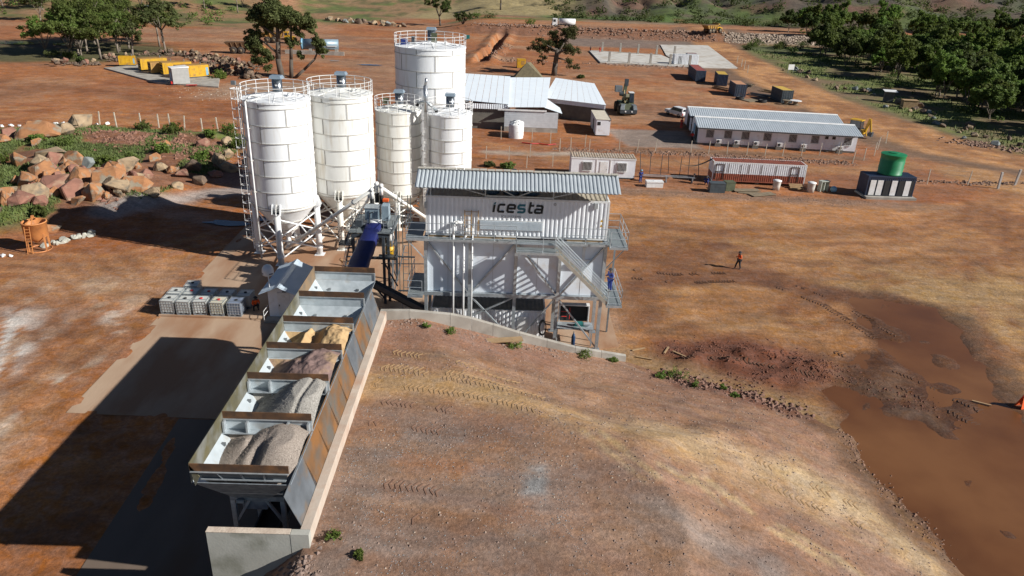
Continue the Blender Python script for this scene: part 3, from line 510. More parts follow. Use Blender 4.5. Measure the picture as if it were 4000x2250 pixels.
# ================================================================ cement silos
def silo(name, label, cx, cy, R, zb, zt, rings, nm, ph, m, leg_r=.27, tip=1.7, nleg=4, lph=0., rail_n=16):
    t = thing(name, label, 'silo', (cx, cy, 0), 0, 'white steel silos of the batching plant'); pi2 = 2*math.pi
    z = zt; hs = rings; tot = sum(hs); k = (zt-zb)/tot; fl = MB(); ver = MB(); verd = MB()
    for i, h in enumerate(hs):
        z1 = z; z0 = z-h*k; z = z0
        for j in range(nm):
            a = ph+(i % 2)*math.pi/nm+pi2*j/nm
            # plates lap over one another by a few millimetres
            dr = .006*((i+j) % 2)
            part(t, 'plate', MB().lathe([(R+dr, z0), (R+dr, z1)], (0,0), 14, a, a+pi2/nm), m, True)
            da = .022/R
            ver.lathe([(R+.012, z0+.02), (R+.045, z0+.02), (R+.045, z1-.02), (R+.012, z1-.02)], (0,0), 1, a-da, a+da)
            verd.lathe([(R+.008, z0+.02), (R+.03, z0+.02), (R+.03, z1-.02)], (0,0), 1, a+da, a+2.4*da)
        fl.lathe([(R, z0-.035), (R+.06, z0-.035), (R+.06, z0+.03), (R, z0+.03)], (0,0), 56)
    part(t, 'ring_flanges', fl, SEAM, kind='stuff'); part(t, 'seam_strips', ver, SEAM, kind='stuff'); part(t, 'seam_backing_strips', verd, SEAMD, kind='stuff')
    part(t, 'roof', MB().lathe([(R+.07, zt-.08), (R+.07, zt+.05), (R-.1, zt+.06), (.5, zt+.42), (.5, zt+.5), (0, zt+.5)], (0,0), 48), m)
    rb = MB()
    for j in range(8):
        a = pi2*j/8+.2; rb.bar((.5*math.cos(a), .5*math.sin(a), zt+.42), ((R-.15)*math.cos(a), (R-.15)*math.sin(a), zt+.08), .06, .05)
    part(t, 'roof_ribs', rb, m, kind='stuff')
    # filter
    f = part(t, 'dust_filter', MB().lathe([(.42, zt+.45), (.42, zt+1.55), (0, zt+1.56)], (.1,.3), 20), mat('polished_filter_steel', (.30,.32,.34), (.16,.17,.18), 1.2, .25, .8, stretch=(3,3,.2)), True)
    part(f, 'filter_hood', MB().hexa([(-.42,-.25,zt+1.58),(.62,-.25,zt+1.58),(.62,.85,zt+1.58),(-.42,.85,zt+1.58),(-.36,-.1,zt+1.82),(.5,-.1,zt+1.82),(.5,.7,zt+1.82),(-.36,.7,zt+1.82)]), mat('blue_grey_hood', (.30,.37,.43), (.25,.32,.38), 3, .4, .3))
    part(f, 'type_plate', MB().box(.05, .25, -.135, -.128, zt+1.0, zt+1.12), WHITE)
    # railing
    for hh in (.45, .8, 1.12): part(t, 'guard_rail', MB().ring((0,0), R+.02, zt+.05+hh, .028 if hh > 1 else .02, 44, 5), WHITE, True)
    for j in range(rail_n):
        a = pi2*j/rail_n+.1; c, s = math.cos(a)*(R+.02), math.sin(a)*(R+.02)
        part(t, 'rail_post', MB().tube((c, s, zt), (c, s, zt+1.16), .028, 6), WHITE)
    # roof furniture
    part(t, 'inspection_hatch', MB().box(-R*.55, -R*.55+.7, -R*.3, -R*.3+.6, zt+.12, zt+.34), m)
    part(t, 'relief_valve', MB().tube((R*.45,-R*.2,zt+.1), (R*.45,-R*.2,zt+.5), .14, 10).disc((R*.45,-R*.2), zt+.56, .2, 10, .05), m)
    # cone
    zc = zb; cz = [(R, zb), (R*.985, zb-.22), (R*.62, zb-.22-(zb-tip)*.38), (R*.32, zb-.22-(zb-tip)*.68), (.18, tip), (.18, tip-.35)]
    for (ra, za), (rb_, zb2) in zip(cz[:-1], cz[1:]): part(t, 'cone_ring', MB().lathe([(rb_, zb2), (ra, za)], (0,0), 36), m, True)
    cf = MB()
    for ra, za in cz[1:4]: cf.lathe([(ra-.01, za-.05), (ra+.05, za-.05), (ra+.05, za+.03), (ra-.01, za+.03)], (0,0), 36)
    part(t, 'cone_flanges', cf, SEAM, kind='stuff')
    part(t, 'outlet_valve', MB().tube((0,0,tip-.35), (0,0,tip-.75), .22, 12).box(.2,.7,-.1,.1,tip-.62,tip-.48), SILO2)
    # legs and bracing
    P = [((R-.02)*math.cos(lph+pi2*j/nleg), (R-.02)*math.sin(lph+pi2*j/nleg)) for j in range(nleg)]
    for x, y in P:
        lg = part(t, 'leg', MB().tube((x,y,.06), (x,y,zb-.35), leg_r, 16), m, True)
        part(lg, 'base_plate', MB().box(x-.42,x+.42,y-.42,y+.42,.04,.1), m)
        part(lg, 'collar', MB().tube((x,y,.75), (x,y,.95), leg_r+.05, 16), m); part(lg, 'collar', MB().tube((x,y,zb-.5), (x,y,zb-.35), leg_r+.07, 16), m)
        a = math.atan2(y, x); ca, sa = math.cos(a), math.sin(a); br = MB()
        for o in (-.34, 0, .34):
            px, py = x-sa*o, y+ca*o
            br.hexa([(px-.03*-sa-.1*ca, py-.03*ca-.1*sa, zb-.35), (px+.4*ca, py+.4*sa, zb-.35), (px+.4*ca-.04*sa, py+.4*sa+.04*ca, zb-.35), (px-.1*ca-.04*sa, py-.1*sa+.04*ca, zb-.35),
                     (px-.03*-sa-.1*ca, py-.03*ca-.1*sa, zb+.45), (px+.12*ca, py+.12*sa, zb+.45), (px+.12*ca-.04*sa, py+.12*sa+.04*ca, zb+.45), (px-.1*ca-.04*sa, py-.1*sa+.04*ca, zb+.45)])
        part(lg, 'bracket_fins', br, m)
    for j in range(nleg):
        (x0, y0), (x1, y1) = P[j], P[(j+1) % nleg]; zl, zh = .5, zb-.9; zm = (zl+zh)/2
        for q in (((x0,y0,zl), (x1,y1,zm)), ((x0,y0,zm), (x1,y1,zl+.2)), ((x0,y0,zm+.1), (x1,y1,zh)), ((x0,y0,zh), (x1,y1,zm+.1))):
            part(t, 'brace', MB().tube(*q, .065, 8), m)
    return t
S1 = silo('cement_silo', 'tall white silo with a caged ladder, leftmost and nearest of the five', -19.2, 63.0, 2.78, 5.15, 14.1, [.33,1,1,1,1,1,1], 4, math.radians(-105), SILO)
S2 = silo('cement_silo', 'tall cream-white silo right behind the leftmost silo, without a ladder in view', -14.7, 67.2, 2.83, 5.3, 14.0, [.33,1,1,1,1,1,1], 4, math.radians(-113), SILO2)
S3 = silo('cement_silo', 'short silo left of the vertical pipe mast, its roof dusty', -10.3, 72.6, 2.22, 3.6, 11.75, [1]*7, 4, math.radians(-98), SILO2, tip=1.0)
S4 = silo('cement_silo', 'short white silo right of the vertical pipe mast, behind the ice tower', -5.3, 72.2, 2.26, 3.6, 11.7, [1]*7, 4, math.radians(-96), SILO, tip=1.0)
S5 = silo('cement_silo', 'widest and tallest white silo standing behind the two short ones', -7.8, 79.6, 3.65, 3.8, 17.05, [.36,1,1,1,1,1,1,1,1], 6, math.radians(-107), SILO, tip=1.0, rail_n=22)
# weld caged ladder and filling pipe to the first silo
def cage_ladder(t, x, y, z0, z1, ang, hoop=.8):
    c, s = math.cos(ang), math.sin(ang); lx, ly = -s*.22, c*.22
    for q in (1, -1): part(t, 'ladder_rail', MB().tube((x+lx*q,y+ly*q,z0), (x+lx*q,y+ly*q,z1+1.1), .042, 6), WHITE)
    z = z0+.2; rg = MB()
    while z < z1+1: rg.tube((x+lx,y+ly,z), (x-lx,y-ly,z), .014, 5); z += .3
    part(t, 'ladder_rungs', rg, WHITE)
    z = z0+1.2
    while z < z1+1.1:
        h = MB(); pts = [(x+lx*1.6*math.cos(u)/1.+c*.62*math.sin(u), y+ly*1.4*math.cos(u)+s*.62*math.sin(u), z) for u in np.linspace(0, math.pi, 11)]
        part(t, 'cage_hoop', h.path(pts, .034, 5), WHITE); z += hoop
    st = MB()
    for u in (.35, math.pi/2, math.pi-.35): st.tube((x+lx*1.4*math.cos(u)+c*.62*math.sin(u), y+ly*1.4*math.cos(u)+s*.62*math.sin(u), z0+1.2), (x+lx*1.4*math.cos(u)+c*.62*math.sin(u), y+ly*1.4*math.cos(u)+s*.62*math.sin(u), z1+1.1), .012, 4)
    part(t, 'cage_strap', st, WHITE)
la = math.radians(218); cage_ladder(S1, 3.12*math.cos(la), 3.12*math.sin(la), 1.1, 14.1, la)
for zz in (2.6, 5.4, 8.2, 11.0, 13.6): part(S1, 'ladder_bracket', MB().bar((2.7*math.cos(la),2.7*math.sin(la),zz), (3.3*math.cos(la),3.3*math.sin(la),zz), .05), WHITE)
fa = math.radians(236); fx, fy = 3.12*math.cos(fa), 3.12*math.sin(fa)
part(S1, 'filling_pipe', MB().path([(fx,fy,.5), (fx,fy,14.2), (fx*.8,fy*.8,14.6), (fx*.5,fy*.5,14.5)], .075, 10), WHITE, True)
part(S1, 'floodlight', MB().box(-3.35,-3.0,-.9,-.6,15.2,15.5).bar((-3.1,-.6,15.1), (-2.8,-.5,15.1), .05), STEELM)
for zz in (6.6, 9.3, 12.0): part(S1, 'pipe_clip', MB().bar((fx*.95,fy*.95,zz), (fx*1.04,fy*1.04,zz), .2, .06), SEAM)
part(S5, 'floodlight', MB().box(3.75,4.1,-1.0,-.6,18.0,18.35).bar((3.6,-.8,17.9), (3.9,-.8,18.0), .06), TEALP)
part(S5, 'control_cabinet', MB().box(.25,.85,-1.75,-1.6,17.6,18.5), GREENA); part(S5, 'covered_valve', MB().box(-2.9,-2.3,-1.1,-.6,17.15,17.75), BLUEF)
part(S5, 'hatch_box', MB().box(-1.9,-1.55,-.4,-.1,17.4,18.0), STEELD)
part(S3, 'control_cabinet', MB().box(-1.3,-.75,-.9,-.75,12.35,12.95), GREENA)
# vertical pipe mast with ladder between the short silos
mt = thing('pipe_mast', 'slim white mast with ladder and forked pipe between the two short silos', 'pipe mast', (-7.4, 70.6, 0))
part(mt, 'mast', MB().bar((0,0,.05), (0,0,12.0), .34, .22), SILO2); lr = MB()
for z in np.arange(.6, 12, .35): lr.bar((-.25,-.16,z), (.25,-.16,z), .03)
lr.bar((-.26,-.16,.5), (-.26,-.16,12.2), .04).bar((.26,-.16,.5), (.26,-.16,12.2), .04); part(mt, 'ladder', lr, WHITE)
part(mt, 'vent_pipe', MB().tube((0,0,12), (0,0,14.4), .2, 12).tube((0,0,14.4), (.1,0,15.1), .13, 10), mat('shiny_duct', (.5,.52,.54), (.38,.40,.42), 3, .3, .7), True)
part(mt, 'branch_pipe', MB().tube((0,-.1,13.0), (.95,.5,12.1), .13, 10).tube((0,-.1,13.0), (-.75,.5,12.7), .13, 10), GALV, True)
part(mt, 'bellows', MB().tube((.95,.5,12.1), (1.05,.6,11.7), .16, 10).tube((-.75,.5,12.7), (-.85,.6,12.4), .14, 10), BLACK)
# ================================================================ aggregate bins
AG = thing('aggregate_bins', 'long row of six galvanised aggregate bins with rusty rims beside the wall', 'batching bins', (0,0,0))
bx0, bx1 = -11.5, -7.74; BY = [22.75,26.29,29.54,32.5,35.49,38.75,42.49]; ZR = 7.5; ZV = 6.6; ZH = 5.0
for i in range(6):
    y0, y1 = BY[i], BY[i+1]; yc = (y0+y1)/2; hl = (y1-y0)/2; near = i < 2
    part(AG, 'side_plate', MB().box(bx0-.03, bx0, y0+.01, y1-.01, ZV-.02, ZR), MUSTARD if i < 5 else mat('brown_stained_steel', (.26,.17,.09), (.17,.13,.09), 1.5, .7, .2, detail=8))
    part(AG, 'lining_plate', MB().plate((bx0,y1-.03,ZV), (bx0,y0+.03,ZV), (-10.1,y0+1.0,ZH), (-10.1,y1-1.0,ZH), .03), mat('bright_lining', (.50,.55,.575), (.43,.48,.505), 2, .45, .2, c3=(.45,.42,.36), s3=1, p3=(.6,.75)))
    part(AG, 'slope_plate', MB().plate((bx1,y0+.03,ZV), (bx1,y1-.03,ZV), (-9.1,y1-1.0,ZH), (-9.1,y0+1.0,ZH), .03), GALVD)
    part(AG, 'back_slope', MB().plate((bx1,y1-.03,ZV), (bx0,y1-.03,ZV), (-10.1,y1-1.0,ZH), (-9.1,y1-1.0,ZH), .03), BINW)
    part(AG, 'front_slope', MB().plate((bx0,y0+.03,ZV), (bx1,y0+.03,ZV), (-9.1,y0+1.0,ZH), (-10.1,y0+1.0,ZH), .03), GALVD)
    part(AG, 'discharge_box', MB().box(-10.1,-9.1,y0+1.0,y1-1.0,ZH-.5,ZH), GALVD)
    part(AG, 'discharge_gate', MB().box(-9.9,-9.3,yc-.45,yc+.45,ZH-.75,ZH-.5), STEELM)
    for q in (-.5, .45):
        lx = -9.62+q*1.85; ly = y1-.32
        part(AG, 'lifting_lug', MB().box(lx-.07, lx+.07, ly-.10, ly+.02, 6.05, 6.17), STEELM)
    for q in (y0+hl*.45, y0+hl*1.55): part(AG, 'lifting_lug', MB().box(bx0+.13, bx0+.3, q-.06, q+.06, 6.33, 6.46), STEELM)
for i, y in enumerate(BY):
    front = i == 0; ribbed = 1 <= i <= 2
    part(AG, 'rusty_rim', MB().box(bx0, bx1, y-.02, y+.02, ZR-.34, ZR), RUST)
    part(AG, 'rim_flange', MB().box(bx0+.01, bx1-.01, y-.08, y+.02, ZR-.37, ZR-.345), GALV)
    if not front:
        part(AG, 'divider', MB().box(bx0+.01, bx1-.01, y-.012, y+.012, ZV, ZR-.375), BINW)
        part(AG, 'divider_edge', MB().box(bx1-.06, bx1+.01, y-.06, y+.06, ZV+.05, ZR-.38), GALV)
    if ribbed:
        for q in (.02, .28, .74, .97):
            x = bx0+(bx1-bx0)*q; part(AG, 'divider_rib', MB().box(x-.03, x+.05, y-.30, y-.013, ZV+.02, ZR-.375), GALV)
        part(AG, 'divider_ledge', MB().box(bx0+.01, bx1-.01, y-.34, y-.02, ZV-.02, ZV+.015), GALV)
        for q in (.3, .55, .8):
            x = bx0+(bx1-bx0)*q; part(AG, 'divider_rib', MB().bar((x,y-.06,ZV-.05), (x,y-.75,5.6), .05, .1), GALV)
    for x in (-10.42, -8.42):
        part(AG, 'leg', MB().box(x-.09, x+.09, y+.85 if front else y-.09, y+1.03 if front else y+.09, .05, ZH+.05), GALV)
    part(AG, 'cross_beam', MB().box(-10.51, -8.33, y+.84 if front else y-.1, y+1.04 if front else y+.1, ZH+.06, ZH+.28), GALVD)
# near end: hopper face with ribs, legs and knee braces
yf = 22.75
part(AG, 'hopper_face', MB().plate((bx0+.12,yf,ZR-.38), (bx1-.05,yf,ZR-.38), (-8.4,yf+.9,ZH+.2), (-10.5,yf+.9,ZH+.2), .02), mat('shaded_hopper_steel', (.12,.14,.16), (.08,.095,.11), 2, .5, .3))  # steel colour darkened so the overhanging face reads as in shade
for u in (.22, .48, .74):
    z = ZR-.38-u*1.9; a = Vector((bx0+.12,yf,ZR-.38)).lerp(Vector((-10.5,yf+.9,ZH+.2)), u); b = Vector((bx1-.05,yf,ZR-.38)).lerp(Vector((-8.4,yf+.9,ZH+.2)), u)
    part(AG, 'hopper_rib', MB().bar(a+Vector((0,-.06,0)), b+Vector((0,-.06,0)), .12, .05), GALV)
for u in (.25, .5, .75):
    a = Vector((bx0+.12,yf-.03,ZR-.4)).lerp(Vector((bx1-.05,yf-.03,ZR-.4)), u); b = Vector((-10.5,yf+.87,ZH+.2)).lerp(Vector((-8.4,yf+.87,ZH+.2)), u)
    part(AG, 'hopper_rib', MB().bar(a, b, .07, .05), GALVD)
part(AG, 'end_gusset', MB().prism([(bx0-.02,ZR-.02),(bx0+.34,ZR-.6),(bx0+.12,ZR-1.05)], 'y', yf-.02, yf+.015), MUSTARD)
part(AG, 'knee_brace', MB().bar((-10.38,yf+.94,3.9), (-9.75,yf+.94,5.05), .1), GALV); part(AG, 'knee_brace', MB().bar((-8.46,yf+.94,3.9), (-9.1,yf+.94,5.05), .1), GALV)
part(AG, 'vibrator', MB().tube((-10.2,yf+.75,5.1), (-9.9,yf+.75,5.1), .1, 10), STEELM)
cb = part(AG, 'weigh_belt', MB().box(-10.05, -9.15, 23.4, 44.0, 2.35, 2.45).box(-10.12,-10.05,23.4,44,2.3,2.75).box(-9.15,-9.08,23.4,44,2.3,2.75), BLACK)
part(cb, 'belt_frame', MB().box(-10.15,-9.05,23.35,23.42,1.7,2.7).box(-10.1,-10.02,23.4,44,1.8,2.0).box(-9.18,-9.1,23.4,44,1.8,2.0), GALV)
# sloping apron between bins and wall, plate by plate
AP = [(22.55,24.9,PLATEG),(24.9,27.2,RUSTO),(27.2,29.3,RUSTO),(29.3,31.4,RUSTO),(31.4,33.7,RUSTO),(33.7,35.9,PLATEG),(35.9,38.6,RUSTO),(38.6,41.5,PLATEG)]
for i, (a, b, m) in enumerate(AP):
    part(AG, 'apron_plate', MB().plate((-7.388,a+.01,4.74), (-7.388,b-.01+.25,4.74), (bx1-.03,b-.01+.25-.55,ZV+.06), (bx1-.03,a+.01-.55+.25*(i > 0)-.0,ZV+.06), .02), m)
# piles in the bins
def platez(x, y, y0, y1):
    a = np.where(x < -10.1, ZV-(x-bx0)/(-10.1-bx0)*(ZV-ZH), ZH); b = np.where(x > -9.1, ZV-(bx1-x)/(bx1+9.1)*(ZV-ZH), ZH)
    c = np.where(y < y0+1, ZV-(y-y0)*(ZV-ZH), ZH); d = np.where(y > y1-1, ZV-(y1-y)*(ZV-ZH), ZH)
    return np.maximum.reduce([a, b, c, d])
def heap(name, i, hf, m, label, cat):
    y0, y1 = BY[i]+.06, BY[i+1]-.06; X, Y = np.meshgrid(np.linspace(bx0+.05, bx1-.04, 90), np.linspace(y0, y1, 80)); u = (X-bx0)/(bx1-bx0); v = (Y-y0)/(y1-y0)
    Z = np.maximum(hf(u, v, X, Y), platez(X, Y, y0, y1)-.04); ny, nx = X.shape; mb = MB(); mb.v = [tuple(p) for p in np.stack([X, Y, Z], -1).reshape(-1, 3)]
    mb.f = [(r*nx+c, r*nx+c+1, (r+1)*nx+c+1, (r+1)*nx+c) for r in range(ny-1) for c in range(nx-1)]
    o = solo(name, mb, m, label, cat, smooth=True)
    if 'gravel' in name:
        st_ = MB(); r = random.Random(i); pz = platez(X, Y, y0, y1)
        for _ in range(3800):
            a, b = r.randrange(ny), r.randrange(nx)
            if Z[a, b] < pz[a, b]+.03: continue
            s_ = r.uniform(.010,.026); x_, y_, z_ = X[a, b]+r.uniform(-.02,.02), Y[a, b]+r.uniform(-.02,.02), Z[a, b]; st_.add([(x_,y_,z_+s_),(x_+s_,y_-s_*.4,z_),(x_-s_*.3,y_+s_,z_),(x_-s_*.8,y_-s_*.7,z_)], [(0,1,2),(0,2,3),(0,3,1)])
        part(o, 'loose_gravel', st_, m, kind='stuff')
    return o
def stone_mat(name, a, b, c, s): 
    return mat(name, a, b, s, .95, bump=.55, bscale=s*1.2, detail=3, pos=(.38,.62), c3=c, s3=s*.7, p3=(.56,.62))
GRAV1 = stone_mat('crushed_stone_warm', (.36,.30,.25), (.27,.222,.185), (.42,.36,.30), 30); GRAV2 = stone_mat('crushed_stone_grey', (.38,.355,.315), (.27,.25,.22), (.45,.425,.38), 28)
SAND = mat('tan_sand', (.50,.34,.17), (.42,.27,.13), 3, .95, bump=.25, bscale=7); CRUSH = mat('purple_crusher_dust', (.235,.155,.135), (.18,.115,.10), 3, .95, bump=.3, bscale=8, c3=(.36,.24,.13), s3=.7, p3=(.52,.66))
fb = lambda X, Y, s, k: fbm(X, Y, s, 4, k)-.5
heap('gravel_heap', 0, lambda u, v, X, Y: np.maximum(7.15-.62*np.maximum(np.hypot((X+8.75), (Y-25.2)*.75)-.55, 0), 6.75-.55*np.hypot((X+10.3), (Y-25.4)*.6)-.0)+.05*fb(X,Y,.5,1)-.26*sstep(.13, 0, np.abs(u-.46-.16*v))*sstep(1,.5,v), GRAV1, 'brownish gravel heap in the bin nearest the end wall', 'gravel')
heap('gravel_heap', 1, lambda u, v, X, Y: 7.35-.72*np.maximum(np.hypot((X+8.55), (Y-28.6)*.6)-.55, 0)+.05*fb(X,Y,.5,2)-.10*sstep(.05, 0, np.abs(u-.72-.10*v)), GRAV2, 'pale grey gravel heap in the second bin from the end wall', 'gravel')
heap('crusher_dust_heap', 2, lambda u, v, X, Y: 7.3-.55*np.maximum(np.hypot((X+8.6), (Y-31.4)*.7)-.6, 0)+.40*fb(X,Y,.9,3)*sstep(.8,.45,u)+.15*fb(X,Y,.28,4), CRUSH, 'purplish crusher dust heap crusted with sand in the third bin', 'crusher dust')
heap('sand_heap', 3, lambda u, v, X, Y: 7.2-.48*np.maximum(np.abs(X+8.6)-.5, 0)-.25*np.abs(Y-34.6)+.35*fb(X,Y,.8,5)+.14*fb(X,Y,.25,6)-.6*np.exp(-((u-.53)/.10)**2-((v-.6)/.35)**2)+.25*sstep(.05,0,np.abs(u-.30-.1*v)), SAND, 'yellow sand heap with a dug-out hollow in the fourth bin', 'sand')
# ================================================================ retaining walls
RW = thing('retaining_wall', 'concrete retaining wall along the bins turning right below the ice tower', 'wall', (0,0,0))
part(RW, 'long_wall', MB().box(-7.38, -7.0, 22.35, 41.9, 0, 4.8), mat('long_wall_concrete', (.52,.44,.36), (.44,.36,.29), 1, .9, detail=8, bump=.1, bscale=10, c3=(.42,.28,.20), s3=.7, p3=(.5,.68)))
WT = [(-7.4,41.9,4.8),(-5.6,42.2,4.72),(-3.0,42.7,4.3),(-1.6,43.0,3.9),(-.2,43.2,3.4),(1.6,43.5,2.7),(3.5,43.9,2.0),(5.5,44.2,1.35),(7.4,44.6,.85),(9.2,44.9,.42)]
for a, b in zip(WT[:-1], WT[1:]):
    part(RW, 'wall_segment', MB().hexa([(a[0]+.01,a[1],-.4),(b[0]-.01,b[1],-.4),(b[0]-.01,b[1]+.32,-.4),(a[0]+.01,a[1]+.32,-.4),(a[0]+.01,a[1],a[2]),(b[0]-.01,b[1],b[2]),(b[0]-.01,b[1]+.32,b[2]),(a[0]+.01,a[1]+.32,a[2])]), CONC)
EW = mat('end_wall_concrete', (.42,.41,.36), (.35,.34,.295), .8, .9, detail=8, bump=.08, bscale=12, c3=(.24,.235,.19), s3=.6, p3=(.5,.62))
e1 = part(RW, 'end_wall', MB().box(-10.95, -7.72, 22.05, 22.33, 0, 4.8), EW); part(RW, 'end_wall', MB().box(-7.70, -6.99, 22.04, 22.34, 0, 4.8), EW)
part(e1, 'wall_cap', MB().box(-10.96, -7.73, 22.04, 22.34, 4.802, 4.82), mat('chipped_wall_cap', (.60,.50,.40), (.46,.36,.28), 2.2, .95, detail=8, bump=.2, bscale=12))
# ================================================================ shared builders
def container(t, L, W, H, side, roof, post=None, doors=None, pitch=.28, amp=.045, z0=.0, skip=()):
    """corrugated box, local x along its length; doors: None, 'x0' or 'x1' end with flat double doors"""
    post = post or side; a = z0+.14; b = z0+H-.1
    if 'f' not in skip: part(t, 'side_panel', MB().corr((.1,.05,a), (L-.1,.05,a), (.1,.05,b), pitch, amp), side)
    part(t, 'side_panel', MB().corr((L-.1,W-.05,a), (.1,W-.05,a), (L-.1,W-.05,b), pitch, amp), side)
    for e in ('x0', 'x1'):
        x = .05 if e == 'x0' else L-.05
        if e in skip: continue
        if doors == e:
            s = -1 if e == 'x0' else 1
            for k in (0, 1):
                y0 = .12+k*(W-.24)/2; y1 = y0+(W-.24)/2-.02
                d = part(t, 'door', MB().box(x-.02, x+.02, y0, y1, a, b), side); n = 5
                for q in range(1, n):
                    zz = a+(b-a)*q/n; part(d, 'door_rib', MB().box(x+s*.021, x+s*.05, y0+.08, y1-.08, zz-.05, zz+.05), side)
                for q in (.3, .7): part(d, 'locking_bar', MB().tube((x+s*.06, y0+(y1-y0)*q, a), (x+s*.06, y0+(y1-y0)*q, b), .02, 6), STEELM)
        else:
            if e == 'x0': part(t, 'end_panel', MB().corr((x,W-.1,a), (x,.1,a), (x,W-.1,b), pitch, amp), side)
            else: part(t, 'end_panel', MB().corr((x,.1,a), (x,W-.1,a), (x,.1,b), pitch, amp), side)
    for x in (0, L-.12):
        for y in (0, W-.12): part(t, 'corner_post', MB().box(x, x+.12, y, y+.12, z0, z0+H), post)
    for z in (z0, z0+H-.11):
        part(t, 'rail', MB().box(.121, L-.121, .005, .105, z, z+.12), post); part(t, 'rail', MB().box(.121, L-.121, W-.105, W-.005, z, z+.12), post)
        part(t, 'end_rail', MB().box(.005, .105, .121, W-.121, z, z+.12), post); part(t, 'end_rail', MB().box(L-.105, L-.005, .121, W-.121, z, z+.12), post)
    part(t, 'roof_panel', MB().corr((.06,.06,z0+H-.02), (L-.06,.06,z0+H-.02), (.06,W-.06,z0+H-.02), .3, .03), roof)
    return t
def railing(t, pts, h=1.1, step=1.4, m=None, r=.022, mid=True):
    """handrail along a polyline of deck-edge points; every rail and post its own part"""
    m = m or GALV
    for p, q in zip(pts[:-1], pts[1:]):
        p = Vector(p); q = Vector(q); n = max(1, int(round((q-p).length/step)))
        for hh in ((h, h*.55, .12) if mid else (h,)):
            part(t, 'hand_rail', MB().tube(p+Vector((0,0,hh)), q+Vector((0,0,hh)), r, 6), m)
        for i in range(n+1):
            c = p.lerp(q, i/n); part(t, 'rail_post', MB().tube(c, c+Vector((0,0,h)), r, 6), m)
def ribbon(pts, w, y, skew=.0):
    mb = MB(); P = [Vector((a, b)) for a, b in pts]; n = len(P); L = []; Rr = []
    for i in range(n):
        d0 = (P[i]-P[i-1]).normalized() if i else (P[1]-P[0]).normalized(); d1 = (P[i+1]-P[i]).normalized() if i < n-1 else d0
        n0 = Vector((-d0.y, d0.x)); n1 = Vector((-d1.y, d1.x)); b = (n0+n1).normalized(); k = (w/2)/max(.4, b.dot(n0)); L.append(P[i]+b*k); Rr.append(P[i]-b*k)
    V = [(p.x+skew*p.y, y, p.y) for p in L]+[(p.x+skew*p.y, y, p.y) for p in Rr]
    return mb.add(V, [(i, i+1, n+i+1, n+i) for i in range(n-1)])
def text_mesh(txt, size, mt):
    c = bpy.data.curves.new('lettering', 'FONT'); c.body = txt; c.size = size; c.resolution_u = 3; o = bpy.data.objects.new('lettering_source', c)
    COL.objects.link(o); dg = bpy.context.evaluated_depsgraph_get(); me = bpy.data.meshes.new_from_object(o.evaluated_get(dg)); bpy.data.objects.remove(o)
    me.materials.clear(); me.materials.append(mt); return me
# ================================================================ ice tower
TW = thing('steel_tower', 'galvanised steel tower with stairs and walkways carrying the ice plant', 'steel tower', (0,0,0))
CX = [-4.95,-1.93,1.2,4.2,7.25]; TY = 46.42; TB = 49.2
for x in CX:
    for y in (TY, TB):
        c = part(TW, 'column', MB().box(x-.11, x+.11, y-.11, y+.11, .06, 8.0), GALV); part(c, 'base_plate', MB().box(x-.25, x+.25, y-.25, y+.25, .06, .1), GALVD)
for z in (4.0, 8.02):
    for y in (TY, TB): part(TW, 'beam', MB().box(CX[0]-.2, CX[-1]+.2, y-.13, y+.13, z, z+.26), GALV)
    for x in CX: part(TW, 'cross_beam', MB().box(x-.1, x+.1, TY+.14, TB-.14, z+.02, z+.24), GALVD)
for i, up_ in enumerate((0, 1, 0, 1)):
    a, b = CX[i]+.12, CX[i+1]-.12; z0, z1 = (4.3, 7.95) if up_ else (7.95, 4.3)
    part(TW, 'diagonal', MB().bar((a,TY-.06,z0), (b,TY-.06,z1), .14, .1), GALV)
for a, b in (((CX[1]+.1,3.95),(CX[2]+.3,.3)), ((CX[2]-.1,3.95),(CX[0]+.3,.9)), ((CX[3]+.1,3.95),(CX[4]-.1,.3)), ((CX[3]-.2,3.95),(CX[2]+.4,.6))):
    part(TW, 'lower_brace', MB().bar((a[0],TY+.02,a[1]), (b[0],TY+.02,b[1]), .13, .1), GALV)
# front walkway, right and left platforms
GRATE = mat('steel_grating', (.26,.29,.29), (.17,.19,.195), 22, .6, .4)
def deck(x0, x1, y0, y1, z): 
    d = part(TW, 'deck', MB().box(x0, x1, y0, y1, z-.05, z), GRATE); part(d, 'deck_edge', MB().box(x0, x1, y0-.04, y0-.002, z-.14, z+.03), GALV); return d
deck(-6.2, 7.3, 45.95, 46.28, 8.28); railing(TW, [(-6.2,45.97,8.28),(1.15,45.97,8.28)]); railing(TW, [(4.3,45.97,8.28),(7.3,45.97,8.28)])
deck(1.15, 4.0, 44.9, 45.9, 7.95); railing(TW, [(1.15,45.95,7.95),(1.15,44.95,7.95),(2.9,44.95,7.95)])
deck(7.35, 8.6, 45.5, 49.4, 8.28); railing(TW, [(7.4,45.5,8.28),(8.55,45.5,8.28),(8.55,49.4,8.28),(7.4,49.4,8.28)])
deck(-6.25, -5.15, 46.3, 49.4, 8.28); railing(TW, [(-6.2,45.97,8.28),(-6.2,49.4,8.28)])
deck(-6.15, -5.1, 45.6, 49.6, 4.25); railing(TW, [(-5.15,45.62,4.25),(-6.1,45.62,4.25),(-6.1,49.6,4.25)])
deck(7.4, 8.5, 44.9, 49.0, 4.3); railing(TW, [(7.5,44.95,4.3),(8.45,44.95,4.3),(8.45,49.0,4.3)])
part(TW, 'platform_strut', MB().bar((-4.95,TY,6.6), (-6.1,TY-.4,8.1), .08), GALV); part(TW, 'platform_strut', MB().bar((7.3,TY,6.3), (8.5,TY-.5,8.1), .08), GALV)
part(TW, 'platform_post', MB().box(8.3,8.42,49.2,49.32,.06,8.2), STEELM)
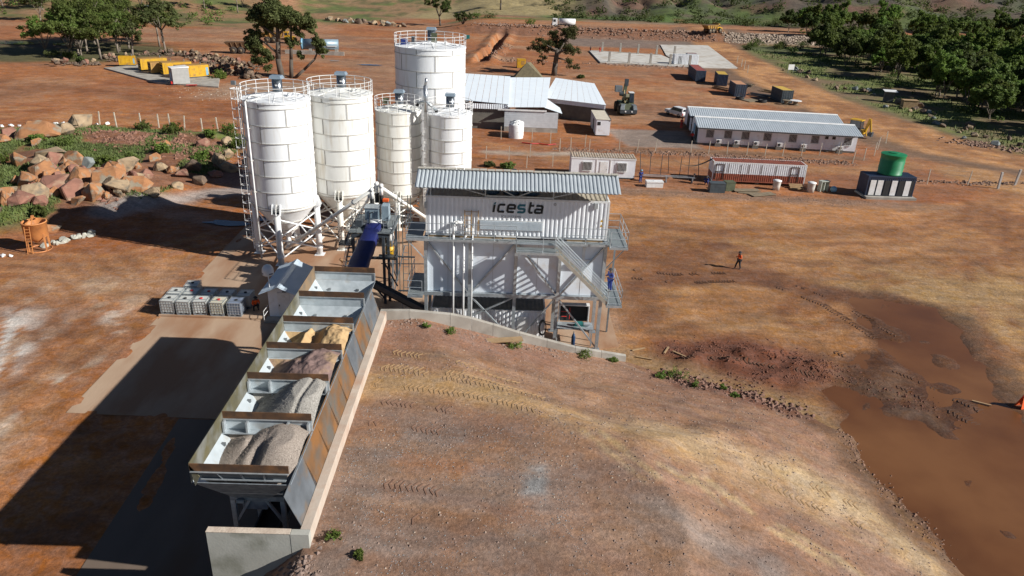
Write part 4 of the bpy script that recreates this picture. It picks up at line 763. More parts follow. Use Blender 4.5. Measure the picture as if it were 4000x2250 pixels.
def stair(t, a, b, wdt, m, tm, rail=True, n=14, axis='y'):
    a = Vector(a); b = Vector(b); o = Vector((0,wdt,0)) if axis == 'y' else Vector((wdt,0,0))
    for s in (Vector(), o): part(t, 'stringer', MB().bar(a+s, b+s, .06, .24), m)
    for i in range(n):
        c = a.lerp(b, (i+.5)/n); c2 = c+o
        part(t, 'tread', MB().box(min(c.x, c2.x)-(.12 if axis == 'y' else 0), max(c.x, c2.x)+(.12 if axis == 'y' else 0), min(c.y, c2.y)-(0 if axis == 'y' else .12), max(c.y, c2.y)+(0 if axis == 'y' else .12), c.z-.02, c.z+.02), tm)
    if rail:
        for s in (Vector(), o):
            for h in (1.0, .55): part(t, 'hand_rail', MB().tube(a+s+Vector((0,0,h)), b+s+Vector((0,0,h)), .022, 6), GALV)
            for i in range(5):
                c = (a+s).lerp(b+s, i/4); part(t, 'rail_post', MB().tube(c, c+Vector((0,0,1.0)), .02, 6), GALV)
stair(TW, (3.75,45.0,8.0), (7.55,45.0,4.3), .8, mat('tan_steel_stringer', (.44,.40,.33), (.36,.33,.27), 3, .6, .2), GRATE)
# --- insulated ice store between the beams
IS = thing('ice_store', 'pale insulated ice store of four wall panels inside the steel tower', 'ice store', (0,0,0))
PAN = mat('insulated_panel', (.76,.82,.88), (.71,.77,.83), .8, .4, c3=(.66,.64,.60), s3=1, p3=(.6,.8))
for i in range(4):
    a, b = CX[i]+.115, CX[i+1]-.115; f = part(IS, 'wall_panel', MB().box(a, b, TY+.08, TY+.2, 4.28, 7.98), PAN)
    part(f, 'panel_joint', MB().box((a+b)/2-.012, (a+b)/2+.012, TY+.07, TY+.079, 4.3, 7.96), GALV)
part(IS, 'end_panel', MB().box(CX[0]-.02, CX[0]+.1, TY+.14, TB-.14, 4.28, 7.98), PAN); part(IS, 'end_panel', MB().box(CX[-1]-.1, CX[-1]+.02, TY+.14, TB-.14, 4.28, 7.98), PAN)
part(IS, 'back_panel', MB().box(CX[0]+.2, CX[-1]-.2, TB-.2, TB-.1, 4.28, 7.98), PAN)
part(IS, 'hatch', MB().box(5.2, 6.3, TY+.02, TY+.075, 6.9, 7.0).box(5.7,5.9,TY+.02,TY+.075,7.0,7.9), WHITE, kind='stuff')
# --- timber packing and the upper container
for i, (a, b) in enumerate(((-4.8,-3.4),(-3.3,-1.9),(-1.7,.2),(.3,1.2),(4.6,7.0))):
    for k in range(2): solo('packing_timber', MB().box(a, b, 46.45+k*.5, 46.6+k*.5, 8.285, 8.42), TIMBER, 'rough timber packed under the upper white container', 'timber', group='timbers packed under the container')
IC = thing('ice_container', 'white corrugated container lettered icesta on top of the steel tower', 'container', (-4.93, 46.4, 8.43))
container(IC, 12.19, 2.44, 2.72, CONTW, mat('tan_roof_dust', (.40,.36,.28), (.33,.29,.22), 2, .8), WHITE, pitch=.29, amp=.05)
LV = part(IC, 'louvre_panel', MB().box(3.58, 7.84, -.03, .0, .50, 1.2), WHITE)
for k in range(4):
    fr = part(LV, 'louvre_bay', MB().box(3.62+k*1.06, 4.62+k*1.06, -.05, -.031, .53, 1.17), GALV)
for k in range(8): part(LV, 'louvre_slats', MB().box(3.62, 7.8, -.085, -.052, .56+k*.075, .59+k*.075), mat('louvre_white', (.66,.72,.76), (.58,.65,.70), 3, .4), kind='stuff')
yl = part(IC, 'yellow_ladder', MB().tube((2.6,-.1,.05), (2.6,-.1,1.85), .03, 6), YELD)
part(yl, 'ladder_rail', MB().tube((3.5,-.1,.05), (3.5,-.1,1.85), .03, 6), YELD); part(yl, 'ladder_rail', MB().tube((3.05,-.1,.05), (3.05,-.1,1.85), .025, 6), YELD)
for k in range(6): part(yl, 'rung', MB().tube((2.62,-.1,.25+k*.3), (3.48 if k == 5 else 3.04,-.1,.25+k*.3), .018, 5), YELD)
part(IC, 'junction_box', MB().box(11.15,11.4,-.12,0,2.25,2.62), GALV); part(IC, 'junction_box', MB().box(-.06,.1,-.16,-.02,1.9,2.3), GALV)
for k in range(2): part(IC, 'hazard_sign', MB().prism([(11.62,.98-.0+k*.35),(11.82,.98+k*.35),(11.72,1.17+k*.35)], 'y', -.075, -.07), YEL)
GL = {'i': [[(0,0),(0,.80)]], 'c': [[(.62,.08),(.14,.08),(.04,.2),(.04,.72),(.14,.84),(.62,.84)]], 'e': [[(.66,.08),(.14,.08),(.04,.2),(.04,.72),(.14,.84),(.56,.84),(.66,.74),(.66,.46),(.14,.46)]],
      's': [[(.02,.08),(.56,.08),(.66,.18),(.66,.36),(.56,.46),(.14,.46),(.04,.56),(.04,.74),(.14,.84),(.66,.84)]], 't': [[(.16,1.22),(.16,.2),(.26,.08),(.50,.08)], [(.25,.84),(.52,.84)]], 'a': [[(.06,.84),(.54,.84),(.66,.72),(.66,0)], [(.56,.08),(.12,.08),(.04,.16),(.04,.38),(.12,.46),(.56,.46)]]}
x = 4.25; k = .64; kx = .72; zb = 1.74
for ch, adv in (('i', .36), ('c', .86), ('e', .94), ('s', .94), ('t', .66), ('a', 1.0)):
    for j, st in enumerate(GL[ch]):
        part(IC, 'letter_'+ch, ribbon([(x+p*kx, zb+q*k) for p, q in st], .17*k*1.35, -.012-.003*j, .14), INKT if ch == 's' else INK)
        if ch == 'i' and j == 0: part(IC, 'letter_dot', MB().add([(x-.06+.14*2.3,-.012,zb+.84*k),(x+.05+.14*2.3,-.012,zb+.84*k),(x+.10+.14*2.3,-.012,zb+1.12*k),(x-.02+.14*2.3,-.012,zb+1.05*k)], [(0,1,2,3)]), INKT)
    x += adv*kx
part(IC, 'trade_mark_ring', MB().add([(8.55+r*math.cos(t), -.012, 2.42+r*math.sin(t)) for r in (.07,.09) for t in np.linspace(0, 2*math.pi, 17)[:-1]], [(i, (i+1) % 16, 16+(i+1) % 16, 16+i) for i in range(16)]), INK)
r_ = link('trade_mark_letter', text_mesh('R', .12, INK), IC, (8.51,-.012,2.38)); r_.rotation_euler = (math.pi/2, 0, 0)
o = link('lettering', text_mesh('ICE SYSTEMS', .235, INKG), IC, (5.02,-.012,1.38)); o.rotation_euler = (math.pi/2, 0, 0)
for i in range(3):
    fx = 4.3+i*1.35; f = part(IC, 'condenser_fan', MB().lathe([(.52,2.74),(.58,2.78),(.55,3.12),(.50,3.12),(.48,2.9)], (fx,1.15), 20), mat('blue_black_fan_housing', (.03,.06,.10), (.02,.04,.07), 3, .4))
    part(f, 'fan_guard', MB().disc((fx,1.15), 2.98, .49, 16), BLACK)
part(IC, 'pipe_stub', MB().path([(1.85,-.25,.0),(1.85,-.25,.92),(1.95,-.12,1.0),(2.2,.0,1.0)], .07, 8), WHITE, True)
# --- canopy
CP = thing('container_canopy', 'corrugated metal canopy on thin posts over the lettered container', 'canopy', (0,0,0))
CANR = mat('canopy_sheet', (.56,.60,.62), (.49,.53,.55), .9, .4, .3); zf, zrg = 12.0, 12.72
for k in range(13):
    a = -5.5+k*1.018
    part(CP, 'roof_sheet', MB().corr((a,45.3,zf+.003*(k%2)), (a+1.03,45.3,zf+.003*(k%2)), (a,47.25,zrg+.003*(k%2)), .255, .05), CANR)
    part(CP, 'back_sheet', MB().corr((a,47.25,zrg+.003*(k%2)), (a+1.03,47.25,zrg+.003*(k%2)), (a,49.0,zrg-.55+.003*(k%2)), .255, .05), CANR)
for k in range(26): part(CP, 'ridge_cap', MB().box(-5.48+k*.51, -5.48+k*.51+.47, 47.05, 47.4, zrg+.05+.012*(k % 3), zrg+.09+.012*(k % 3)), mat('dusty_ridge_cap', (.52,.48,.40), (.44,.40,.33), 3, .7))
for x_ in (-4.6, -1.0, 3.5, 7.0):
    for y_ in (46.5, 48.7): part(CP, 'post', MB().box(x_-.04, x_+.04, y_-.04, y_+.04, 11.14, 12.3), GALV)
for p, q in (((-4.6,46.5,12.2),(-1.0,46.5,11.3)), ((-1,46.5,12.2),(.9,46.5,11.3)), ((1.2,46.5,11.3),(3.5,46.5,12.2)), ((3.5,46.5,11.3),(7.0,46.5,12.2))): part(CP, 'brace', MB().bar(p, q, .06), GALV)
part(CP, 'purlin', MB().box(-5.4,7.6,45.5,45.56,zf-.08,zf-.01), GALV); part(CP, 'tie_beam', MB().box(-1.0,3.5,46.44,46.49,11.2,11.3), GALV)
# --- container at the foot, pipes, pump table, gas cylinder
LC = thing('lower_container', 'white corrugated container standing on the ground under the tower', 'container', (-4.7, 46.95, .06)); container(LC, 8.2, 2.2, 2.65, CONTW, mat('grimy_container_roof', (.22,.20,.17), (.15,.14,.12), 2, .8), WHITE, doors='x1')
part(LC, 'side_door', MB().box(6.2,7.0,-.03,.03,.1,2.2), WHITE)
wl = thing('water_pipe', 'leftmost of three white pipes dropping down the tower front', 'pipe', (0,0,0)); part(wl, 'pipe', MB().path([(-3.05,46.15,1.5),(-3.05,46.15,8.6),(-3.0,46.1,9.35),(-2.8,46.1,9.45)], .075, 10), WHITE, True); part(wl, 'elbow', MB().tube((-2.85,46.1,9.45),(-2.5,46.32,9.4), .09, 10), WHITE, True)
w2 = thing('water_pipe', 'middle of three white pipes dropping down the tower front', 'pipe', (0,0,0)); part(w2, 'pipe', MB().path([(-2.35,46.15,1.3),(-2.35,46.15,8.3),(-2.2,46.1,8.6),(-2.2,46.1,9.1)], .08, 10), WHITE, True)
w3 = thing('water_pipe', 'rightmost of three white pipes dropping down the tower front', 'pipe', (0,0,0)); part(w3, 'pipe', MB().tube((-1.78,46.12,.8),(-1.78,46.12,9.25), .06, 10), WHITE, True); part(w3, 'pipe_cap', MB().tube((-1.78,46.12,9.25),(-1.78,46.12,9.4), .085, 10), STEELM)
pt = thing('pump_table', 'steel table with teal pump in front of an open white cabinet', 'pump set', (5.0, 47.2, .06))
part(pt, 'table_top', MB().box(-.7,2.0,-.4,.7,1.35,1.42), GALV)
for x_, y_ in ((-.6,-.3),(1.9,-.3),(-.6,.6),(1.9,.6)): part(pt, 'leg', MB().box(x_-.04,x_+.04,y_-.04,y_+.04,0,1.35), GALV)
part(pt, 'pump', MB().tube((.7,.1,1.62),(1.25,.1,1.62), .17, 12).box(.6,1.4,0,.25,1.42,1.5), TEALP); part(pt, 'motor', MB().tube((1.3,.1,1.6),(1.75,.1,1.6), .14, 12), GALV)
cbn = part(pt, 'cabinet', MB().box(-.5,1.7,.75,.85,1.5,2.9).box(-.5,-.42,.3,.75,1.5,2.9).box(1.62,1.7,.3,.75,1.5,2.9).box(-.5,1.7,.3,.75,2.9,2.96), WHITE); part(cbn, 'cabinet_inside', MB().box(-.4,1.6,.70,.745,1.52,2.88), DARKIN)
for z_ in (1.9, 2.3): part(pt, 'red_pipe', MB().tube((-.3,.6,z_),(.1,.6,z_), .03, 6), RED)
part(pt, 'red_pipe', MB().tube((.3,.6,1.7),(.3,.6,2.6), .03, 6), RED)
gc = thing('gas_cylinder', 'slim blue gas cylinder standing in front of the pump table', 'gas cylinder', (5.5, 45.9, .06)); part(gc, 'bottle', MB().lathe([(.0,.0),(.14,.0),(.14,1.25),(.10,1.42),(.05,1.48),(.05,1.55),(0,1.55)], (0,0), 14), mat('cylinder_blue', (.02,.06,.14), (.02,.05,.11), 3, .4), True); part(gc, 'valve', MB().tube((0,0,1.55),(0,0,1.68), .035, 8), STEELM)
hs_ = solo('hose_coil', MB().ring((0,0), .42, 0, .05, 20, 6).ring((.06,0), .38, .08, .05, 20, 6), BLACK, 'black hose coil hung on the lower container', 'hose', (3.3, 46.6, 1.6)); hs_.rotation_euler = (math.pi/2, 0, 0); hs_.scale = (.6, 1.4, 1)
# --- dark belt from the ice store to the mixer
SCW = thing('ice_conveyor', 'black inclined conveyor between the bins and the tower foot', 'conveyor', (0,0,0))
part(SCW, 'trough', MB().bar((-9.3,50.2,3.0),(-5.2,48.4,1.75), .75, .3), BLACK); part(SCW, 'side_rail', MB().bar((-9.3,49.8,3.12),(-5.2,48.0,1.87), .06, .34), STEELD); part(SCW, 'support', MB().bar((-7.0,49.2,2.2),(-7.0,49.2,.06), .12), GALVD); part(SCW, 'drive_motor', MB().tube((-5.0,48.2,1.7),(-4.75,47.6,1.7), .17, 10), TEALP)
# ================================================================ mixing tower
MX = thing('mixing_plant', 'dark steel mixer frame with stairs, platforms and control boxes behind the bins', 'concrete mixer', (0,0,0))
for x_, y_ in ((-11.3,53.4),(-8.9,53.0),(-8.6,53.5),(-11.3,57.6),(-8.6,57.6)): part(MX, 'leg', MB().bar((x_,y_,.06),(x_,y_,5.7), .2), STEELD)
for x_, y_, x2, y2 in ((-11.3,53.4,-11.3,57.6),(-8.6,53.5,-8.6,57.6),(-11.3,53.4,-8.6,53.5),(-11.3,57.6,-8.6,57.6)):
    part(MX, 'frame_beam', MB().bar((x_,y_,5.6),(x2,y2,5.6), .2, .26), STEELD); part(MX, 'frame_beam', MB().bar((x_,y_,3.75),(x2,y2,3.75), .14, .2), STEELD)
for p, q in (((-8.9,53.0,3.6),(-7.9,53.0,1.6)), ((-8.9,53.0,.4),(-10.6,53.2,2.6)), ((-8.6,53.5,.3),(-8.6,57.6,3.6)), ((-8.6,57.6,.3),(-8.6,53.5,3.6))): part(MX, 'brace', MB().bar(p, q, .1), STEELD)
part(MX, 'mixer_drum', MB().tube((-11.0,55.6,4.9),(-8.9,55.6,4.9), .95, 20), STEELM, True); part(MX, 'mixer_lid', MB().box(-11.0,-8.9,54.7,56.5,5.75,6.1), STEELM)
part(MX, 'yellow_drum', MB().tube((-8.9,54.2,4.2),(-8.3,54.2,4.2), .42, 14), YEL, True); part(MX, 'white_tarpaulin', MB().blob((-8.55,54.4,5.3), .55, 4, 2, (.6,.5,1.2), .3), WHITE)
part(MX, 'platform', MB().box(-11.6,-8.2,53.3,57.8,5.82,5.88), GRATE); railing(MX, [(-11.6,57.8,5.88),(-11.6,53.3,5.88),(-11.0,53.3,5.88)], m=STEELD); railing(MX, [(-8.9,53.3,5.88),(-8.2,53.3,5.88),(-8.2,57.8,5.88),(-11.6,57.8,5.88)], m=GALVD)
part(MX, 'platform', MB().box(-9.4,-7.9,52.9,53.9,3.85,3.9), STEELD); railing(MX, [(-9.0,52.95,3.9),(-7.95,52.95,3.9),(-7.95,53.9,3.9)], m=STEELD)
part(MX, 'platform', MB().box(-13.0,-11.7,55.6,56.8,3.85,3.9), STEELD); railing(MX, [(-11.9,55.65,3.9),(-12.95,55.65,3.9),(-12.95,56.8,3.9)], m=STEELD)
CB = mat('blue_grey_cabinet', (.26,.34,.39), (.22,.29,.34), 2, .45)
c1 = part(MX, 'weigh_hopper', MB().box(-10.6,-9.5,54.9,55.9,6.35,7.3), CB); part(c1, 'hopper_lid', MB().box(-10.65,-9.45,54.85,55.95,7.305,7.36), GALV); part(MX, 'weigh_hopper', MB().box(-9.3,-8.75,55.0,55.9,6.3,7.5), CB)
for i, (x_, y_, z_) in enumerate(((-10.35,56.9,7.5),(-10.0,57.2,7.9),(-9.6,57.0,7.8))):
    v = part(MX, 'inlet_spout', MB().tube((x_,y_,z_),(x_,y_,z_+.75), .15, 12), WHITE, True); part(v, 'bellows', MB().tube((x_,y_,z_-.8),(x_,y_,z_), .17, 10), BLACK); part(v, 'spout_cap', MB().tube((x_,y_-.2,z_+.75),(x_,y_+.2,z_+.75), .17, 12), WHITE, True)
for x_, y_ in ((-10.6,56.3),(-9.9,56.4),(-9.3,56.6),(-10.2,54.4)): part(MX, 'pneumatic_pipe', MB().path([(x_,y_,6.0),(x_+.1,y_,7.1),(x_+.4,y_-.2,7.25)], .05, 6), STEELD)
part(MX, 'orange_box', MB().box(-9.45,-9.0,56.6,57.0,7.35,7.55), HIVIS); part(MX, 'hydraulic_block', MB().box(-11.2,-10.7,54.0,54.5,6.1,6.6), STEELD)
stair(MX, (-12.1,55.6,3.9), (-12.4,51.4,.1), .75, STEELD, GALVD, True, 14, 'x')
stair(MX, (-11.55,55.8,5.88), (-12.6,56.6,3.9), .5, STEELD, GALVD, True, 7, 'x')
TF = thing('ladder_frame', 'tall thin green-grey ladder frame beside the mixer', 'ladder', (-7.4, 54.0, .06))
for x_ in (-.45, -.15, .3, .5): part(TF, 'upright', MB().bar((x_,0,.6 if x_ > -.2 else 0),(x_,.05,8.7), .06), mat('green_grey_steel', (.16,.19,.17), (.12,.14,.13), 3, .5, .3))
for z_ in np.arange(1.0, 8.7, .6): part(TF, 'rung', MB().bar((-.15,0,z_),(.3,0,z_), .035), GALVD)
part(TF, 'upright', MB().bar((-1.0,0,0),(-1.0,0,5.0), .12), GALV); part(TF, 'brace', MB().bar((-1.0,0,.2),(0,0,4.6), .09), GALV); part(TF, 'tie', MB().bar((-1.9,0,3.0),(1.6,0,3.1), .06), STEELD)
for z_ in (.65, 3.6): part(TF, 'cross_bar', MB().box(-.6,.8,-.06,.06,z_,z_+.1), STEELD)
BV = thing('belt_conveyor', 'inclined conveyor under a blue tarpaulin rising from the bins to the mixer', 'conveyor', (0,0,0))
tp = MB(); n_ = 15
for i in range(n_+1):
    u = i/n_; c = Vector((-10.85,43.3,2.7)).lerp(Vector((-9.85,54.7,6.15)), u); hw = .80-.20*u; sag = .05*math.sin(i*1.9)
    for q, h in ((-1,-.45),(-1,.08),(-.82,.17),(0,.19+sag*.6),(.82,.17),(1,.08),(1,-.45)): tp.v.append((c.x+q*(hw+.04*math.sin(i*2.3+q)), c.y, c.z+h+sag*.4*(h < 0)))
for i in range(n_):
    for k in range(6): tp.f.append((i*7+k, i*7+k+1, (i+1)*7+k+1, (i+1)*7+k))
part(BV, 'tarpaulin', tp, BLUE, True); part(BV, 'conveyor_frame', MB().bar((-10.85,43.3,2.4),(-9.85,54.7,5.85), 1.2, .3), STEELD)
part(BV, 'head_drum', MB().tube((-10.4,54.8,6.15),(-9.3,54.8,6.15), .32, 14), WHITE, True); part(BV, 'head_frame', MB().box(-11.0,-8.8,54.45,54.6,6.1,6.22), GALVD)
for x_ in (-10.95, -8.85): part(BV, 'head_post', MB().bar((x_,54.5,3.9),(x_,54.5,6.15), .12), STEELD)
def screw(label, a, b):
    t = thing('screw_conveyor', label, 'screw conveyor', (0,0,0), 0, 'cement screw conveyors feeding the mixer'); a = Vector(a); b = Vector(b)
    part(t, 'casing', MB().tube(a, b, .16, 12), SILO2, True)
    for u in (.28, .55, .8): c = a.lerp(b, u); d = (b-a).normalized()*.06; part(t, 'flange', MB().tube(c-d, c+d, .23, 12), SILO2, True)
    part(t, 'drive', MB().tube(a, a-(b-a).normalized()*.5, .2, 12), SILO2, True)
screw('white screw conveyor from the leftmost silo up to the mixer', (-18.9,62.2,1.1), (-10.35,56.9,8.2)); screw('white screw conveyor from the cream silo down its cone to the mixer', (-14.4,66.3,.9), (-10.0,57.2,8.5)); screw('white screw conveyor from the short silos, right of the mixer', (-5.6,66.0,2.0), (-9.6,57.0,8.4))
# ================================================================ pump shed with satellite dome and plastic tanks
SH = thing('control_shed', 'small white shed with a pitched metal roof beside the far bins', 'shed', (0,0,0))
wb = (-17.1,-15.2,49.75,54.2)
part(SH, 'wall', MB().box(wb[0],wb[1],wb[2],wb[2]+.06,.2,2.3), WPANEL); part(SH, 'wall', MB().box(wb[0],wb[1],wb[3]-.06,wb[3],.2,2.3), WPANEL); part(SH, 'wall', MB().box(wb[0],wb[0]+.06,wb[2]+.07,wb[3]-.07,.2,2.3), WPANEL); part(SH, 'wall', MB().box(wb[1]-.06,wb[1],wb[2]+.07,wb[3]-.07,.2,2.3), WPANEL)
part(SH, 'gable', MB().prism([(wb[0],2.3),(wb[1],2.3),(-16.15,2.75)], 'y', wb[2], wb[2]+.06), WPANEL)
for k in range(5):
    a = 49.15+k*1.1
    part(SH, 'roof_sheet', MB().corr((-17.6,a+1.1,2.24),(-17.6,a,2.24),(-16.15,a+1.1,2.85), .16, .03), ROOFBLUE); part(SH, 'roof_sheet', MB().corr((-14.75,a,2.24),(-14.75,a+1.1,2.24),(-16.15,a,2.85), .16, .03), ROOFBLUE)
part(SH, 'ridge_cap', MB().prism([(-16.4,2.79),(-16.15,2.9),(-15.9,2.79),(-16.15,2.93)], 'y', 49.1, 54.7), ROOFBLUE)
dr = part(SH, 'door', MB().box(-16.4,-15.5,49.70,49.745,.25,2.2), WHITE); part(dr, 'handle', MB().box(-16.32,-16.26,49.66,49.70,1.1,1.22), STEELD); part(SH, 'wall_lamp', MB().box(-16.0,-15.7,49.64,49.745,2.25,2.36), STEELM)
part(SH, 'porch_step', MB().box(-17.3,-14.9,48.9,49.7,.06,.22), CONC); part(SH, 'porch_rail', MB().path([(-17.3,49.0,.2),(-17.3,49.0,.95),(-17.15,49.7,1.15)], .02, 6), WHITE); part(SH, 'porch_rail', MB().path([(-17.3,49.0,.55),(-17.15,49.7,.75)], .02, 6), WHITE)
SD = thing('satellite_dome', 'white satellite dome on a pole rising above the shed roof', 'satellite dome', (-17.0, 50.0, 0)); part(SD, 'pole', MB().tube((0,0,2.3),(0,0,3.5), .045, 8), WHITE)
dm = part(SD, 'dome', MB().lathe([(0,3.48),(.34,3.5),(.42,3.56),(.43,3.8),(.40,4.02),(.28,4.22),(.12,4.31),(0,4.33)], (0,0), 24), WHITE, True); part(dm, 'logo_mark', MB().lathe([(.434,3.64),(.434,3.74)], (0,0), 6, -1.1, -.35), INKG); part(dm, 'logo_mark', MB().lathe([(.434,3.62),(.434,3.78)], (0,0), 3, -2.5, -2.15), INKG)
struct('tank_plinth', MB().box(-25.3,-17.6,49.35,52.2,.062,.2), CONCD)
def ibc(label, x, y, m, cap, rz=0):
    t = thing('ibc_tank', label, 'tank', (x, y, .2), rz, 'caged plastic tanks beside the shed')
    part(t, 'pallet', MB().box(-.5,.5,-.58,.58,.0,.06).box(-.5,-.36,-.58,.58,.06,.14).box(.36,.5,-.58,.58,.06,.14).box(-.07,.07,-.58,.58,.06,.14), GALVD, kind='stuff')
    part(t, 'bottle', MB().hexa([(-.47,-.55,.15),(.47,-.55,.15),(.47,.55,.15),(-.47,.55,.15),(-.45,-.53,1.08),(.45,-.53,1.08),(.45,.53,1.08),(-.45,.53,1.08)]), m)
    part(t, 'lid', MB().lathe([(.12,1.08),(.12,1.14),(0,1.15)], (.0,.05), 12), cap); c = MB()
    for z in (.2,.42,.64,.86,1.1):
        for p, q in (((-.5,-.58),(.5,-.58)),((.5,-.58),(.5,.58)),((.5,.58),(-.5,.58)),((-.5,.58),(-.5,-.58))): c.bar((*p,z),(*q,z), .025)
    for u in np.linspace(-.5, .5, 6): c.bar((u,-.585,.14),(u,-.585,1.12), .022); c.bar((u,.585,.14),(u,.585,1.12), .022)
    for u in np.linspace(-.58, .58, 6): c.bar((-.505,u,.14),(-.505,u,1.12), .022); c.bar((.505,u,.14),(.505,u,1.12), .022)
    part(t, 'cage', c, GALV, kind='stuff'); part(t, 'top_bar', MB().bar((-.5,-.2,1.115),(.5,-.2,1.115), .03), GALV); return t
ibc('leftmost caged tank of the front row, its plastic grey-white', -24.65, 50.1, IBCP, BLACK); ibc('second caged tank of the front row with a black lid', -23.45, 50.05, IBCP, BLACK); ibc('third caged tank of the front row with a red lid, half in shade', -22.3, 50.15, IBCP, RED, .1)
ibc('yellowish caged tank of the front row with a red lid', -20.95, 50.05, mat('ibc_yellowed_plastic', (.62,.58,.45), (.52,.48,.36), 2, .5), RED); ibc('dark blue-grey caged tank at the right end of the front row', -19.65, 50.05, IBCB, BLACK)
for x_, l_, c_ in ((-24.7,'caged tank at the left end of the back row',BLACK),(-23.5,'caged tank of the back row with a red lid, second from the left',RED),(-22.2,'caged tank of the back row with a red lid, third from the left',RED),(-20.8,'caged tank of the back row standing behind the yellowish tank',BLACK),(-19.4,'caged tank at the right end of the back row, nearest the shed',BLACK)): ibc(l_, x_, 51.45, IBCP, c_)
ibc('single caged tank standing behind the back row', -24.0, 52.9, IBCP, BLACK, .1)
# ================================================================ site buildings
def at(ox, oy, rz): 
    c, s = math.cos(rz), math.sin(rz); return lambda x, y: (ox+c*x-s*y, oy+s*x+c*y)
def barred_window(t, x, z, wd, h, n=6, y=-.0):
    f = part(t, 'window', MB().box(x-wd/2-.07, x+wd/2+.07, y-.08, y-.012, z-.07, z+h+.07), WHITE)
    part(f, 'pane', MB().box(x-wd/2, x+wd/2, y-.086, y-.081, z, z+h), GLASS); part(f, 'sill', MB().box(x-wd/2-.1, x+wd/2+.1, y-.16, y-.087, z-.12, z-.07), WHITE)
    for k in range(n): xx = x-wd/2+wd*(k+.5)/n; part(f, 'bar', MB().box(xx-.018, xx+.018, y-.17, y-.135, z-.02, z+h+.02), WHITE)
def panel_wall(t, x0, x1, z0, z1, y, n, m):
    for k in range(n):
        a = x0+(x1-x0)*k/n; b = x0+(x1-x0)*(k+1)/n; part(t, 'wall_panel', MB().box(a+.012, b-.012, y, y+.06, z0, z1), m)
    part(t, 'wall_core', MB().box(x0+.02, x1-.02, y+.061, y+.09, z0, z1), STEELM)
# --- long office block: two parallel wings
OF = thing('office_block', 'long white prefabricated office with two parallel grey gabled roofs', 'building', (30.9,115.4,0), math.radians(-5.3)); OL = 24.4
part(OF, 'plinth', MB().box(0,OL,.05,8.0,-.1,.3), BLOCK); panel_wall(OF, 0, OL, .3, 2.85, 0, 10, WPANEL)
for wing, y0 in ((0, 0), (1, 8.7)):
    for e, xx in ((0, .05), (1, OL-.11)):
        part(OF, 'end_wall', MB().box(xx, xx+.06, y0+.1, y0+7.6, .3, 2.9), WPANEL); part(OF, 'gable', MB().prism([(y0-.3,2.9),(y0+8.0,2.9),(y0+3.6,3.65)], 'x', xx, xx+.06), ROOFG)
    for k in range(8):
        a = -.4+k*(OL+.8)/8; b = -.4+(k+1)*(OL+.8)/8+.03; h = .004*(k % 2)
        part(OF, 'roof_sheet', MB().corr((a,y0-1.0,2.85+h),(b,y0-1.0,2.85+h),(a,y0+3.6,3.75+h), .34, .04), ROOFG); part(OF, 'roof_sheet', MB().corr((a,y0+3.6,3.75+h),(b,y0+3.6,3.75+h),(a,y0+8.3,2.9+h), .34, .04), ROOFG)
    part(OF, 'ridge_cap', MB().prism([(y0+3.2,3.72),(y0+3.6,3.86),(y0+4.0,3.72),(y0+3.6,3.80)], 'x', -.4, OL+.4), WHITE)
    part(OF, 'fascia', MB().box(-.35,OL+.35,y0-1.02,y0-.97,2.68,2.83), STEELD)
part(OF, 'back_wall', MB().box(0,OL,16.3,16.36,.1,2.85), WPANEL)
for x_ in (1.8,4.6,7.3,10.7,14.6,18.0,23.0): barred_window(OF, x_, 1.25, 1.15, 1.15)
for x_ in (19.7, 20.8): f_ = part(OF, 'small_window', MB().box(x_-.32,x_+.32,-.05,-.005,1.95,2.5), WHITE); part(f_, 'pane', MB().box(x_-.26,x_+.26,-.06,-.051,2.0,2.45), GLASS)
part(OF, 'door', MB().box(20.9,21.7,-.05,-.005,.3,1.85), WHITE)
for x_ in (-.012,): 
    d1 = part(OF, 'entrance_opening', MB().box(x_-.03, .049, 1.2, 3.4, .3, 2.4), DARKIN); d2 = part(OF, 'door', MB().box(x_-.05, .048, 4.2, 5.1, .3, 2.4), LBLUE); part(OF, 'entrance_opening', MB().box(x_-.03, .049, 10.5, 13.0, .3, 2.5), DARKIN)
def aircon(x, label):
    X, Y = at(30.9,115.4,math.radians(-5.3))(x, -.75); t = thing('air_conditioner', label, 'air conditioner', (X, Y, 0), math.radians(-5.3), 'outdoor air conditioners along the office wall')
    part(t, 'concrete_stand', MB().box(-.55,.35,-.1,.45,0,.55), BLOCK); b = part(t, 'casing', MB().box(-.42,.42,-.05,.3,.56,1.12), WHITE); part(b, 'fan_grille', MB().tube((-.12,-.055,.84),(-.12,-.07,.84), .22, 14), DARKIN)
for x_, l_ in ((3.2,'air conditioner nearest the office left corner'),(6.0,'second air conditioner from the office left corner'),(9.0,'third air conditioner from the office left corner'),(12.6,'fourth air conditioner from the office left corner'),(16.3,'air conditioner under the wide wall left of the office door'),(21.9,'air conditioner beside the office door with a leaning plank')): aircon(x_, l_)
# --- white cabin with two barred windows
CA = thing('site_cabin', 'white panel cabin with a door between two barred windows', 'cabin', (9.0,93.0,.12)); CL = 8.35
panel_wall(CA, 0, CL, .1, 2.5, 0, 3, WPANEL)
for x_ in (0, CL-.06): part(CA, 'end_wall', MB().box(x_, x_+.06, .1, 2.4, .1, 2.5), WPANEL)
part(CA, 'back_wall', MB().box(0,CL,2.4,2.46,.1,2.5), WPANEL); part(CA, 'floor_rail', MB().box(-.02,CL+.02,-.03,2.48,0,.1), STEELM); part(CA, 'eave_rail', MB().box(-.04,CL+.04,-.05,-.002,2.4,2.58), WHITE)
part(CA, 'roof_panel', MB().corr((-.03,-.02,2.6),(CL+.03,-.02,2.6),(-.03,2.48,2.64), .33, .05), mat('rusty_pale_roof', (.50,.44,.36), (.36,.25,.16), 2.5, .7)); part(CA, 'roof_backing', MB().box(0,CL,0,2.45,2.51,2.57), STEELM)
